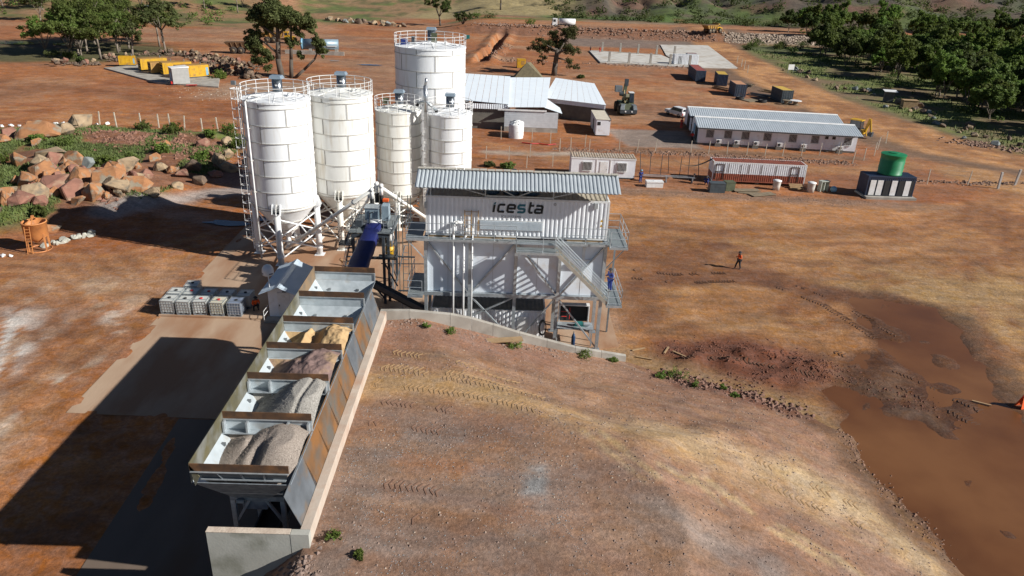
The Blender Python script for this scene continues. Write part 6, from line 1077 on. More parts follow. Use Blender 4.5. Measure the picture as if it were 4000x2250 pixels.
TK = thing('tank_trailer', 'pale blue horizontal tank on a low wall behind the big tree', 'tank', (-50.5,213.5,0), math.radians(8)); part(TK, 'tank', MB().tube((-6,0,2.3),(4.0,0,2.3), 1.4, 24), mat('silver_blue_tank', (.24,.32,.37), (.19,.26,.31), 1.2, .4, .2), True); part(TK, 'end_band', MB().tube((-6.15,0,2.3),(-5.6,0,2.3), 1.5, 24), LBLUE, True); part(TK, 'saddle', MB().box(-4,-3.2,-1,1,.3,1.2), CONC); part(TK, 'saddle', MB().box(3,3.8,-1,1,.3,1.2), CONC); part(TK, 'lettering', MB().box(1.0,3.6,-1.47,-1.46,1.9,2.1), WHITE); struct('tank_kerb', MB().box(-60,-44,208.6,209.1,0,1.0), CONC)
# olive wheeled crane
CR = thing('wheeled_crane', 'dusty olive wheeled crane facing the camera with its short boom raised', 'crane', (23.0,140.3,0), math.radians(-88))   # local +x towards camera
for xx in (-1.7, 1.7):
    for yy in (-1.35, 1.35): wheel(CR, xx, yy, .95, .75, yy)
part(CR, 'chassis', MB().hexa([(-3.2,-.95,.9),(3.3,-.95,.9),(3.3,.95,.9),(-3.2,.95,.9),(-3.0,-1.2,1.9),(3.0,-1.2,1.9),(3.0,1.2,1.9),(-3.0,1.2,1.9)]), GREENA); part(CR, 'front_box', MB().box(3.0,3.7,-1.55,1.55,.55,1.15), STEELD)
for s_ in (-1, 1): part(CR, 'outrigger', MB().hexa([(2.6,s_*.9-.45,1.2),(3.65,s_*1.25-.35,1.2),(3.65,s_*1.25+.35,1.2),(2.6,s_*.9+.45,1.2),(2.5,s_*.9-.4,2.1),(3.3,s_*1.15-.3,1.9),(3.3,s_*1.15+.3,1.9),(2.5,s_*.9+.4,2.1)]), STEELM); part(CR, 'head_lamp', MB().tube((3.7,s_*.6,.9),(3.76,s_*.6,.9), .15, 10), WHITE)
cb_ = part(CR, 'cab', MB().hexa([(-.6,.35,1.9),(1.2,.35,1.9),(1.2,1.35,1.9),(-.6,1.35,1.9),(-.5,.4,3.8),(.8,.4,3.8),(.8,1.3,3.8),(-.5,1.3,3.8)]), GREENA); part(cb_, 'windscreen', MB().hexa([(1.2,.45,2.2),(1.24,.45,2.2),(1.24,1.25,2.2),(1.2,1.25,2.2),(.84,.48,3.7),(.88,.48,3.7),(.88,1.22,3.7),(.84,1.22,3.7)]), GLASS); part(cb_, 'cab_roof', MB().box(-.55,.9,.36,1.34,3.802,3.9), WHITE)
part(CR, 'boom', MB().bar((-1.5,-.2,2.2),(2.3,-.2,3.6), .6, .6), mat('olive_boom', (.22,.20,.12), (.17,.155,.095), 2, .7)); part(CR, 'boom', MB().bar((-2.2,-.1,2.6),(-2.4,.2,4.9), .6, .6), GREENA); part(CR, 'boom_head', MB().box(-2.8,-2.0,-.05,.6,4.7,5.9), STEELD); part(CR, 'lift_cylinder', MB().tube((1.0,-.35,2.0),(-.9,-.35,4.0), .14, 10), mat('ochre_cylinder', (.36,.28,.13), (.3,.23,.1), 2, .6)); part(CR, 'counter_box', MB().box(-2.4,-1.2,-1.9,-.6,3.6,4.7), STEELM); part(CR, 'winch', MB().tube((-2.2,-.9,3.2),(-2.2,.3,3.2), .45, 14), STEELD)
# pickup
PU = thing('pickup_truck', 'white double cab pickup with a canopy parked at the office gable', 'pickup', (32.6,139.2,0), math.radians(118))
for xx in (-1.55, 1.55):
    for yy in (-.75, .75): wheel(PU, xx, yy, .38, .26, yy)
CARW = mat('car_white_paint', (.74,.74,.74), (.70,.70,.70), 1.5, .3)
part(PU, 'body', MB().hexa([(-2.6,-.88,.45),(2.55,-.86,.45),(2.55,.86,.45),(-2.6,.88,.45),(-2.6,-.86,1.05),(2.5,-.8,.98),(2.5,.8,.98),(-2.6,.86,1.05)]), CARW); cb_ = part(PU, 'cabin', MB().hexa([(-2.5,-.82,1.052),(1.1,-.82,1.052),(1.1,.82,1.052),(-2.5,.82,1.052),(-2.4,-.68,1.75),(.35,-.66,1.75),(.35,.66,1.75),(-2.4,.68,1.75)]), CARW)
part(cb_, 'windscreen', MB().hexa([(1.06,-.7,1.1),(1.1,-.7,1.1),(1.1,.7,1.1),(1.06,.7,1.1),(.42,-.6,1.68),(.46,-.6,1.68),(.46,.6,1.68),(.42,.6,1.68)]), GLASS); part(cb_, 'rear_window', MB().hexa([(-2.52,-.62,1.2),(-2.50,-.62,1.2),(-2.50,.62,1.2),(-2.52,.62,1.2),(-2.46,-.55,1.62),(-2.44,-.55,1.62),(-2.44,.55,1.62),(-2.46,.55,1.62)]), GLASS)
for s_ in (-1, 1): part(cb_, 'side_window', MB().hexa([(-2.2,s_*.815-.012,1.12),(.8,s_*.815-.012,1.12),(.8,s_*.815+.012,1.12),(-2.2,s_*.815+.012,1.12),(-2.1,s_*.70-.012,1.65),(.35,s_*.70-.012,1.65),(.35,s_*.70+.012,1.65),(-2.1,s_*.70+.012,1.65)]), GLASS); part(PU, 'tail_lamp', MB().box(-2.64,-2.605,s_*.75-.08,s_*.75+.08,.6,.95), RED)
part(PU, 'bumper', MB().box(-2.75,-2.62,-.8,.8,.42,.6), STEELM)
# backhoe loader
BH = thing('backhoe_loader', 'yellow backhoe loader parked behind the right end of the office', 'backhoe', (60.8,127.0,0), math.radians(135))
for xx, r_ in ((-1.0,.78),(1.5,.52)):
    for yy in (-.95, .95): wheel(BH, xx, yy, r_, .45, yy)
part(BH, 'chassis', MB().box(-1.9,2.6,-.6,.6,.6,1.25), YEL); part(BH, 'bonnet', MB().hexa([(.6,-.5,1.25),(2.5,-.5,1.25),(2.5,.5,1.25),(.6,.5,1.25),(.6,-.45,1.95),(2.4,-.4,1.7),(2.4,.4,1.7),(.6,.45,1.95)]), YEL)
cb_ = part(BH, 'cab', MB().hexa([(-1.3,-.75,1.25),(.6,-.75,1.25),(.6,.75,1.25),(-1.3,.75,1.25),(-1.2,-.7,2.75),(.45,-.7,2.75),(.45,.7,2.75),(-1.2,.7,2.75)]), GLASS); part(cb_, 'cab_roof', MB().box(-1.4,.6,-.82,.82,2.76,2.92), YEL)
for xx in (-1.27,.5):
    for yy in (-.74,.74): part(cb_, 'cab_pillar', MB().bar((xx,yy,1.25),(xx*.94,yy*.97,2.75), .09), STEELD)
part(BH, 'backhoe_boom', MB().bar((-2.0,0,1.0),(-2.5,.15,3.3), .3, .4), YEL); part(BH, 'dipper', MB().bar((-2.5,.15,3.3),(-3.0,.1,1.1), .24, .3), YEL); part(BH, 'bucket', MB().hexa([(-3.3,-.35,.4),(-2.6,-.35,.6),(-2.6,.55,.6),(-3.3,.55,.4),(-3.4,-.35,1.1),(-2.8,-.35,1.2),(-2.8,.55,1.2),(-3.4,.55,1.1)]), STEELD); part(BH, 'front_bucket', MB().hexa([(2.9,-1.1,.15),(3.7,-1.1,.1),(3.7,1.1,.1),(2.9,1.1,.15),(2.8,-1.1,.95),(3.1,-1.1,1.0),(3.1,1.1,1.0),(2.8,1.1,.95)]), YELD)
for s_ in (-1, 1): part(BH, 'loader_arm', MB().bar((.8,s_*.7,1.7),(2.9,s_*.7,.7), .14, .2), YEL); part(BH, 'stabiliser', MB().bar((-1.9,s_*.6,.9),(-2.0,s_*1.15,.15), .14), YEL)
# ================================================================ rocks
def rock_mesh(seed, sub=3):
    r = random.Random(seed*17+3); bm = bmesh.new(); n_ = 13+seed % 5
    for _ in range(n_):
        v = Vector((r.gauss(0,1), r.gauss(0,1), r.gauss(0,1))).normalized()*r.uniform(.85,1.12); bm.verts.new((v.x*1.08, v.y*1.08, v.z*1.08))
    h = bmesh.ops.convex_hull(bm, input=bm.verts[:]); bmesh.ops.delete(bm, geom=[g for g in h['geom_interior'] if isinstance(g, bmesh.types.BMVert)], context='VERTS')
    bmesh.ops.bevel(bm, geom=bm.edges[:], offset=.05, segments=1, affect='EDGES', profile=.6); bmesh.ops.triangulate(bm, faces=bm.faces[:]); bmesh.ops.subdivide_edges(bm, edges=bm.edges[:], cuts=1, use_grid_fill=True); off = Vector((seed*5.3, seed*2.1, seed))
    bm.verts.index_update(); mb = MB(); mb.v = [tuple(v.co*(1+.06*mnoise.noise(v.co*1.7+off)+.03*mnoise.noise(v.co*5+off))) for v in bm.verts]; mb.f = [tuple(v.index for v in f.verts) for f in bm.faces]; bm.free(); return mb
RK1 = mat('orange_granite', (.37,.17,.07), (.25,.11,.05), 1.6, .9, bump=.45, bscale=5, detail=9, c3=(.26,.22,.16), s3=1.3, p3=(.5,.62)); RK2 = mat('tan_granite', (.37,.27,.165), (.27,.185,.11), 1.6, .9, bump=.45, bscale=5, detail=9, c3=(.17,.14,.10), s3=1.3, p3=(.52,.64)); RK3 = mat('grey_blue_rock', (.24,.26,.245), (.18,.20,.19), 1.2, .85, bump=.3, bscale=7, detail=8); RK4 = mat('red_brown_rock', (.27,.125,.085), (.20,.095,.065), 1.4, .9, bump=.35, bscale=7, detail=8, c3=(.30,.20,.13), s3=1.2, p3=(.52,.66)); RK5 = mat('pale_lime_rock', (.46,.45,.38), (.38,.37,.31), 1.2, .9, bump=.3, bscale=7); RK6 = mat('dark_brown_rubble', (.145,.098,.066), (.10,.07,.05), 1.5, .92, bump=.35, bscale=7, detail=8, c3=(.23,.15,.09), s3=1.2, p3=(.56,.68))
ROCKM = {}
def rock(x, y, rx, rzv, m, label, group, seed, cat='boulder', zoff=0., zfun=None, name='boulder'):
    key = (seed % 9, m.name)
    if key not in ROCKM: ROCKM[key] = mesh_of(rock_mesh(seed % 9+1, 3 if seed % 9 < 9 else 2), name, m)
    o = tag(link(name, ROCKM[key], None, (x, y, (zfun or hz)(x, y)+rzv*.45+zoff)), label, cat, group); r = random.Random(seed*13+int(x*7)); o.scale = (rx, rx*r.uniform(.75,1.05), rzv*1.05); o.rotation_euler = (r.uniform(-.25,.25), r.uniform(-.25,.25), r.uniform(0,6.28)); return o
BLD = [(-63.4,110.4,2.23,1.3),(-63.7,100.5,2.81,1.19),(-62.1,104.0,1.23,.79),(-69.4,108.8,.82,.55),(-67.8,100.6,1.19,.6),(-56.8,91.5,2.04,.86),(-58.4,87.7,.9,.83),(-55.3,85.9,1.33,.89),(-52.3,88.5,1.14,.84),(-54.6,88.0,1.13,.91),(-51.8,85.4,1.03,.74),(-51.9,81.6,1.56,.92),(-48.7,84.6,.8,.95),(-52.2,78.2,1.09,.68),(-48.2,77.6,1.49,.75),(-50.0,83.4,1.16,.58),(-45.7,78.3,1.64,1.09),(-47.9,72.9,1.03,.83),(-47.0,74.3,.65,.59),(-44.9,74.5,1.57,.85),(-42.5,74.1,.91,.78),(-45.8,83.3,.72,.79),(-44.4,85.3,1.25,.74),(-42.7,77.6,1.36,.81),(-42.8,82.2,.93,.43),(-42.3,79.9,.84,.56),(-39.7,77.5,1.22,.68),(-37.8,76.9,.88,.47),(-50.4,72.5,1.02,.7),(-48.4,71.2,1.07,.5),(-49.5,70.5,.62,.75),(-37.6,87.7,1.06,.83),(-35.8,91.5,.71,.87),(-45.3,97.3,.83,.5),(-37.3,93.0,.64,.56),(-43.7,91.0,.63,.47),(-43.0,66.5,.95,.53),(-40.5,75.8,1.33,.6),(-45.3,84.4,.88,.66),(-40.9,82.0,.78,.57),(-61.6,96.4,.74,.41),(-66.2,96.8,.74,.49),(-52.0,75.4,.59,.4),(-49.7,81.0,.63,.35),(-46.0,82.3,.64,.43),(-44.0,86.1,.74,.52),(-43.5,72.6,.77,.38),(-41.3,87.0,.83,.53),(-39.6,86.4,.75,.45),(-38.0,85.5,.81,.44)]
SPECIAL = {0:('largest boulder, a pale tan block beside the leaning fence posts', RK2), 1:('long flat-topped orange boulder below the pale block', RK1), 5:('big pale flat-topped boulder at the top of the heap', RK2), 12:('upright grey-blue boulder standing in the orange heap', RK3), 31:('round brown boulder at the edge of the silo shadow', RK6), 36:('single orange boulder just behind the orange bucket', RK1)}
for i, (x_, y_, a_, b_) in enumerate(BLD):
    if i in SPECIAL: rock(x_, y_, a_*1.05, b_*1.1, SPECIAL[i][1], SPECIAL[i][0], None, i+1)
    else:
        m_ = (RK1, RK1, RK2, RK1, RK4)[i % 5]; rock(x_, y_, a_*1.28, b_*1.35, m_, 'rough '+{'orange_granite':'orange','tan_granite':'tan','red_brown_rock':'red-brown'}[m_.name]+' boulder in the heap left of the silos', 'boulders heaped left of the silos', i*3+1)
rr_ = random.Random(3)
for k in range(46):
    u, v = rr_.random(), rr_.random(); x_ = -53.5+u*14+v*-1; y_ = 72.5+(1-u)*6+v*9; s_ = rr_.uniform(.45,1.0); m_ = (RK1,RK4,RK1,RK2)[k % 4]; rock(x_, y_, s_, s_*.8, m_, 'smaller '+{'orange_granite':'orange','tan_granite':'tan','red_brown_rock':'red-brown'}[m_.name]+' boulder filling gaps in the heap left of the silos', 'small boulders in the heap left of the silos', k+40)
for k in range(14): rock(-41.2+k*.17+rr_.uniform(-.25,.25), 62.9+k*.24+rr_.uniform(-.5,.5), rr_.uniform(.25,.55), rr_.uniform(.2,.35), RK5, 'pale stone in the row right of the orange bucket', 'pale stones beside the orange bucket', k+2, 'stone', name='stone')
for j, (x_, y_) in enumerate([(-49.5,68.8),(-46.5,71.5),(-36.5,80.5),(-35.2,83.4),(-34.6,86.5),(-33.8,89.5),(-32.4,92),(-30.6,94),(-36.2,95.6),(-34.4,97.8),(-40.6,99),(-38.2,101.5)]): rock(x_, y_, rr_.uniform(.7,1.2), rr_.uniform(.5,.9), (RK6,RK4,RK2)[j % 3], 'brown boulder on the bank edge between the heap and the silos', 'boulders on the bank edge left of the silos', j+60)
for k in range(26): u = k/25; rock(-88+u*27+rr_.uniform(-.3,.3), 104.8+u*8.5+rr_.uniform(-.25,.25), rr_.uniform(.28,.42), .25, WHITE, 'whitewashed stone lining the road edge at the left', 'whitewashed stones along the left road', k, 'stone', name='stone')
for k in range(7): rock(-46.5+k*.62, 59.4+k*.12, .22, .18, WHITE, 'whitewashed stone in the short row below the orange bucket', 'whitewashed stones below the bucket', k, 'stone', name='stone')
SEG = [((-93.2,192.6),(-87.2,197.4),10),((-87.2,197.4),(-74.7,193.6),22),((-74.7,193.6),(-58.4,177.5),32),((-77.7,190.1),(-68,183.5),18),((-69.2,178.6),(-56.9,165.9),28),((-61.8,172.3),(-53.9,163),18),((-96.6,186.4),(-90.5,181.1),12),((-100.8,173.4),(-93.6,173.4),10)]
k = 0
for a_, b_, n_ in SEG:
    for j in range(n_):
        u = rr_.random(); k += 1; s_ = rr_.uniform(.35,.85); rock(a_[0]+(b_[0]-a_[0])*u+rr_.gauss(0,1.3), a_[1]+(b_[1]-a_[1])*u+rr_.gauss(0,1.3), s_, s_*.75, (RK6,RK6,RK2,RK6,RK4)[k % 5], ('dark','dark','tan','dark','red-brown')[k % 5]+' broken rock in the '+('left' if a_[0] < -80 else 'middle' if a_[0] < -70 else 'right')+' part of the bank behind the generators', 'rocks of the bank behind the generators', k, zoff=rr_.uniform(0,.9))
for (ax, ay), (bx_, by_), n_, lb, gp in (((-72,324),(-42,306),34,'grey-brown rock in the far row behind the big tree','rocks of the far row behind the big tree'),((-164,299),(-132,304),12,'brown rock on the green slope at the upper left','rocks on the upper left slope'),((83.8,219),(81,198),10,'rock on the verge right of the haul road','rocks right of the haul road'),((85,192),(88,146),26,'rock on the verge right of the haul road','rocks right of the haul road'),((84,140),(86,122),14,'rock on the verge right of the haul road','rocks right of the haul road')):
    for j in range(n_): u = rr_.random(); s_ = rr_.uniform(.5,1.5)*(.7 if ax > 0 else 1.3); rock(ax+(bx_-ax)*u+rr_.gauss(0,2.), ay+(by_-ay)*u+rr_.gauss(0,2.), s_, s_*.7, (RK6,RK2,RK3,RK6)[j % 4], lb, gp, j+5)
# loose stones: joined geometry
BANK = [p for a_, b_, n_ in SEG for p in [(a_[0]+(b_[0]-a_[0])*u+rr_.gauss(0,1.4), a_[1]+(b_[1]-a_[1])*u+rr_.gauss(0,1.4), rr_.uniform(.2,.6)) for u in np.linspace(0, 1, n_*5)]]
def scatter(name, pts, m, zf, big=1.):
    mb = MB(); base = [(.0,0,1),(1,0,0),(-.3,.9,0),(-.6,-.7,0),(.2,-.9,.1),(.0,0,-.6)]; fs = [(0,1,2),(0,2,3),(0,3,4),(0,4,1),(5,2,1),(5,3,2),(5,4,3),(5,1,4)]; r = random.Random(len(pts))
    X = np.array([p[0] for p in pts]); Y = np.array([p[1] for p in pts]); Z = zf(X[None], Y[None])[0]
    for (x_, y_, s_), z_ in zip(pts, Z):
        a = r.uniform(0, 6.28); c, s = math.cos(a), math.sin(a); kx, ky, kz = s_*r.uniform(.7,1.3), s_*r.uniform(.7,1.3), s_*r.uniform(.4,.8); mb.add([(x_+c*vx*kx-s*vy*ky, y_+s*vx*kx+c*vy*ky, z_+vz*kz) for vx, vy, vz in base], fs)
    struct(name, mb, m, kind='stuff')
def rnd(n, x0, x1, y0, y1, s0, s1, p=2.5): return [(rr_.uniform(x0, x1), rr_.uniform(y0, y1), s0+(s1-s0)*rr_.random()**p) for _ in range(n)]
STN = mat('loose_stone', (.26,.18,.14), (.19,.135,.11), 3, .9); STN2 = mat('loose_pale_stone', (.40,.31,.235), (.32,.25,.19), 3, .9); STN3 = mat('loose_grey_stone', (.25,.235,.225), (.19,.18,.17), 3, .9)
ins = lambda L: [p for p in L if p[1] < wall_y(p[0])-.1 and (p[0] < 21-(p[1] > 37)*(p[1]-37)*1.6)]
def clus(L, sd):
    X = np.array([p[0] for p in L]); Y = np.array([p[1] for p in L]); k = fbm(X, Y, 2.4, 4, sd)*.9+fbm(X, Y, .6, 2, sd+5)*.35; return [p for p, q in zip(L, k) if q > rr_.uniform(.42, .80)]
scatter('loose_stones', clus(ins(rnd(15000, -6.9, 21, 18, 44, .012, .085, 3.2)), 101), STN, eheight); scatter('loose_stones', clus(ins(rnd(3600, -6.9, 20, 18, 44, .012, .075, 3.2)), 102), STN2, eheight); scatter('loose_stones', clus(ins(rnd(9000, -6.9, 4, 18, 32, .012, .05, 3)), 103), STN3, eheight)
def along(pts, n, sp, s0, s1):
    out = []
    for _ in range(n): i = rr_.randrange(len(pts)-1); u = rr_.random(); (ax, ay), (bx_, by_) = pts[i], pts[i+1]; out.append((ax+(bx_-ax)*u+rr_.gauss(0, sp), ay+(by_-ay)*u+rr_.gauss(0, sp), s0+(s1-s0)*rr_.random()**2))
    return out
scatter('bank_rubble', along([(11.5,43.2),(14,42),(17,40.8),(19.5,39)], 520, .6, .05, .28), mat('red_bank_stone', (.21,.115,.08), (.16,.085,.06), 3, .92), lambda X, Y: np.maximum(eheight(X, Y), gheight(X, Y))); scatter('bank_rubble', along([(-6.9,41.3),(0,42.5),(5,43.6)], 260, .4, .04, .16), STN, eheight); scatter('bank_rubble', along([(-7.4,21.6),(-6.8,20),(-6.0,18.5)], 300, .45, .04, .2), STN, eheight)
scatter('bank_rubble', BANK, RK6, lambda X, Y: gheight(X, Y)+.2)
RUB = mat('ground_rubble', (.26,.155,.105), (.19,.115,.08), 2, .92)
scatter('ground_rubble', along([(8,108.6),(30,108.4),(52,106.5)], 1500, .7, .08, .32), RUB, gheight); scatter('ground_rubble', along([(-60,106),(-50,101),(-42,98),(-36,93)], 900, 2.2, .12, .5), mat('red_rubble', (.25,.125,.08), (.18,.09,.06), 2, .92), gheight); scatter('ground_rubble', along([(-12,300),(20,298),(60,299),(80,300)], 900, 2.2, .3, 1.0), RUB, gheight)
scatter('stone_pitching', [(rr_.uniform(84,170), 298+rr_.gauss(0,2.2), rr_.uniform(.4,.8)) for _ in range(1600)], STN2, gheight); scatter('ground_rubble', along([(78,125),(84,122),(92,113),(100,108)], 700, 1.6, .1, .5), RUB, gheight); scatter('ground_rubble', along([(10,88),(34,86.8),(46,86.5)], 600, 1.0, .04, .14), RUB, gheight); scatter('ground_rubble', along([(54,97.5),(64,97.5),(72,98.5)], 260, .5, .1, .35), RUB, gheight); scatter('ground_rubble', along([(30,215),(50,213),(-4,212),(-1,250)], 420, 1.8, .2, .7), RUB, gheight); scatter('ground_rubble', along([(-60,146),(-44,140),(-36,132)], 500, 3, .06, .22), STN2, gheight)
# loader tyre marks pressed into the ground: low chevron ridges running in long pairs
def tracks(name, lines, m, zf, wd=.62, hgt=.022):
    P = []
    for pl in lines:
        for off in (-.95, .95):
            for (ax, ay), (bx_, by_) in zip(pl[:-1], pl[1:]):
                d = Vector((bx_-ax, by_-ay)); L = d.length; d /= L; nrm = Vector((-d.y, d.x)); s = 0
                while s < L:
                    c = Vector((ax, ay))+d*s+nrm*(off+rr_.gauss(0,.02))
                    for sg in (-1, 1): b = c+nrm*sg*wd*.5+d*.17+Vector((rr_.gauss(0,.03), rr_.gauss(0,.03))); P.append((c.x, c.y, b.x, b.y))
                    s += .26*rr_.uniform(.85,1.2)
    P = np.array(P); k = fbm(P[:, 0], P[:, 1], 1.7, 3, 120) > .47; P = P[k]; z0 = zf(P[:, 0][None], P[:, 1][None])[0]; z1 = zf(P[:, 2][None], P[:, 3][None])[0]; mb = MB()
    for (a, b, c, d), u, v in zip(P, z0, z1): mb.bar((a,b,u),(c,d,v), .07, hgt*2)
    struct(name, mb, m, kind='stuff')
TRM = mat('pressed_sand', (.38,.245,.125), (.33,.205,.10), 4, .95); TRM2 = mat('pressed_soil', (.235,.135,.09), (.20,.11,.072), 4, .95)
tracks('tyre_marks', [[(-6.3,35.2),(-1.0,34.4),(2.5,33.2)], [(-6.2,36.9),(-2,36.0),(1,35.2)], [(13.5,30.6),(18.5,28.8)]], TRM, eheight); tracks('tyre_marks', [[(-6.0,31.6),(-2.5,31.0)], [(-5.6,25.2),(-2.2,24.6)]], TRM2, eheight)
tracks('tyre_marks', [[(24.4,46.6),(28.6,43.0),(31.5,38.5),(33.5,32)], [(13.2,46.3),(18,46.2),(22.5,44.6)], [(25.4,60),(28.4,56),(30.2,50)], [(12.2,61.0),(16,60.2),(21,61)]], mat('pressed_mud', (.12,.056,.029), (.09,.043,.024), 4, .8), gheight, .62, .04)
CLOD = mat('dark_red_clods', (.17,.07,.042), (.13,.052,.032), 3, .95); scatter('soil_clods', along([(12.6,46.5),(18,47.2),(23,45.6),(22.6,43.6),(16,43)], 1500, .8, .03, .13), CLOD, gheight); scatter('soil_clods', along([(24,44.5),(26,42),(28.5,40)], 300, .9, .03, .13), CLOD, gheight); scatter('soil_clods', along([(21.6,37),(21.8,32),(22.3,27)], 420, .5, .03, .14), TRM2, lambda X, Y: np.maximum(eheight(X, Y), gheight(X, Y)))
scatter('heap_fines', [(-53.5+14*u-v, 72.5+(1-u)*6+v*9, rr_.uniform(.1,.42)) for u, v in [(rr_.random(), rr_.random()) for _ in range(900)]], RK4, gheight)
# ================================================================ trees and plants
LEAF = [leafmat('leaf_green', (.135,.180,.042), (.090,.122,.030), .35), leafmat('leaf_olive', (.125,.142,.048), (.085,.098,.034), .3), leafmat('leaf_bright', (.150,.215,.042), (.105,.160,.034), .3), leafmat('leaf_dark', (.098,.138,.036), (.066,.096,.026), .3)]
BARK = mat('grey_bark', (.22,.18,.14), (.15,.12,.095), 3, .9, stretch=(1,1,.3)); BARKD = mat('dark_bark', (.11,.085,.065), (.075,.06,.047), 3, .9, stretch=(1,1,.3))
def leaf_mesh(clumps, n, size, seed, flat=.55, split=True):
    r = np.random.default_rng(seed); sub_ = []
    for c in clumps:
        for _ in range(8):
            dv = r.normal(size=3); dv /= np.linalg.norm(dv); q = c[3]*r.random()**.5; sub_.append((c[0]+dv[0]*q, c[1]+dv[1]*q, c[2]+dv[2]*q*flat, c[3]*r.uniform(.28,.55)))
    clumps = sub_ if split else clumps
    w_ = np.array([c[3]*c[3] for c in clumps]); w_ = w_/w_.sum(); ci = r.choice(len(clumps), n, p=w_); cl = np.array([c[:4] for c in clumps])[ci]
    d = r.normal(size=(n, 3)); d /= np.linalg.norm(d, axis=1)[:, None]; rad = cl[:, 3]*(r.random(n)**.42)*(1+.25*r.normal(size=n)*.5); c = cl[:, :3]+d*rad[:, None]*np.array([1,1,flat])
    nn = d*.6+r.normal(size=(n, 3))*.7+np.array([0,0,.6]); nn /= np.linalg.norm(nn, axis=1)[:, None]; u = np.cross(nn, r.normal(size=(n, 3))); u /= np.linalg.norm(u, axis=1)[:, None]; v = np.cross(nn, u); s = size*(.6+.8*r.random(n))[:, None]
    V = np.stack([c-u*s*.5, c+v*s*.32, c+u*s*.5, c-v*s*.32], 1).reshape(-1, 3); mb = MB(); mb.v = [tuple(p) for p in V]; mb.f = [(4*i,4*i+1,4*i+2,4*i+3) for i in range(n)]; return mb
def make_tree(seed, H, W_, nl, lsize, m, bark, trunk=.35, base=.35, forks=5, flat=.5, clump=None, thin=1.):
    r = random.Random(seed); tb = MB(); cl = []; bz = H*base; bend = (r.uniform(-.04,.04)*H, r.uniform(-.04,.04)*H); tb.path([(0,0,-.2),(bend[0]*.4,bend[1]*.4,bz*.5),(bend[0],bend[1],bz)], 0, 8, [trunk*1.25, trunk, trunk*.8])
    for k in range(forks):
        a = 6.283*k/forks+r.uniform(-.4,.4); e = W_*r.uniform(.35,.95); top = H*r.uniform(.72,.97)-abs(e)*.12; mid = (bend[0]+math.cos(a)*e*.45, bend[1]+math.sin(a)*e*.45, bz+(top-bz)*.5); end = (bend[0]+math.cos(a)*e, bend[1]+math.sin(a)*e, top*.94); tb.path([(bend[0],bend[1],bz*.92), mid, end], 0, 6, [trunk*.6, trunk*.35, trunk*.12])
        for j in range(4): q = r.uniform(.4, 1.1); p = Vector(mid).lerp(Vector(end), q)+Vector((r.gauss(0,1)*W_*.18, r.gauss(0,1)*W_*.18, r.uniform(-.1,.1)*H)); cl.append((p.x, p.y, p.z, (clump or W_*.3)*r.uniform(.7,1.25))); tb.tube(mid, tuple(p), trunk*.14, 5, trunk*.04)
    cl.append((bend[0], bend[1], H*.9, (clump or W_*.3)))
    return tb, leaf_mesh(cl, int(nl*1.5), lsize, seed, min(.9, flat*1.4))
def tree_proto(label, group, seed, H, W_, nl, ls, m, bark, loc, rz=0, name='tree', cat='tree', **kw):
    tb, lb = make_tree(seed, H, W_, nl, ls, m, bark, **kw); t = thing(name, label, cat, loc, rz, group); part(t, 'trunk', tb, bark, True); part(t, 'crown', lb, m); return t
# the big spreading tree with three stems behind the silos
BT = thing('acacia_tree', 'big dark spreading tree with several leaning stems behind the silos', 'tree', (-47.6,166.4,0)); tb = MB(); cl = []
for pts, rs in (([(-1.4,0,-.2),(-1.9,0,4),(-1.6,.2,7.5),(-1.4,0,11),(-2.0,0,14)], [.75,.6,.5,.35,.15]), ([(.6,.2,-.2),(.9,.2,4),(1.2,0,8),(1.6,0,11.5)], [.5,.4,.3,.12]), ([(1.4,0,0),(3.6,0,1.9),(6.0,.2,4.2),(7.2,.2,6.6)], [.36,.3,.22,.1]), ([(-1.7,0,5),(-4.2,.3,7.0),(-6.2,0,8.4)], [.3,.22,.08]), ([(-1.5,0,9),(1.0,.5,11.0),(3.5,0,12.2)], [.3,.2,.08]), ([(-1.6,0,8.5),(-4.4,-.6,10.6),(-5.5,-.4,11.8)], [.3,.2,.08])): tb.path(pts, 0, 8, rs)
for c in ((-2.4,0,14.6,2.6),(-4.6,0,13.4,2.3),(-.2,.5,14.0,2.4),(1.6,0,13.0,2.0),(-5.8,0,11.6,1.7),(2.8,.2,11.6,1.9),(4.6,0,12.0,1.7),(6.0,0,11.0,1.2),(-6.2,.2,8.3,2.0),(-7.0,0,6.6,1.7),(-5.0,0,5.6,1.3),(-3.6,.6,9.6,1.1),(7.2,.2,7.0,1.6),(8.4,0,5.8,1.2),(6.6,.4,8.6,.9),(1.6,-.3,7.6,1.2),(2.6,0,9.4,1.2),(-.6,0,11.4,1.4),(-4.6,-.3,3.4,1.5),(-6.6,0,3.6,1.2),(3.0,.3,4.6,.9)): cl.append(c)
part(BT, 'trunk', tb, BARKD, True); cl = [(a, b*1.3, c, d*1.22) for a, b, c, d in cl]+[(-3.2,1.2,12.2,1.8),(-1.0,-1.2,12.6,1.7),(.8,1.2,12.0,1.6),(-4.2,-1.0,11.8,1.6),(2.2,-1.0,12.4,1.6),(-2.6,0,15.6,1.9),(-6.4,0,12.6,1.3),(3.8,1.0,10.8,1.3),(5.4,-.6,12.2,1.2),(-7.6,.4,9.4,1.2)]
part(BT, 'crown', leaf_mesh(cl, 46000, .40, 5, .85), LEAF[1])
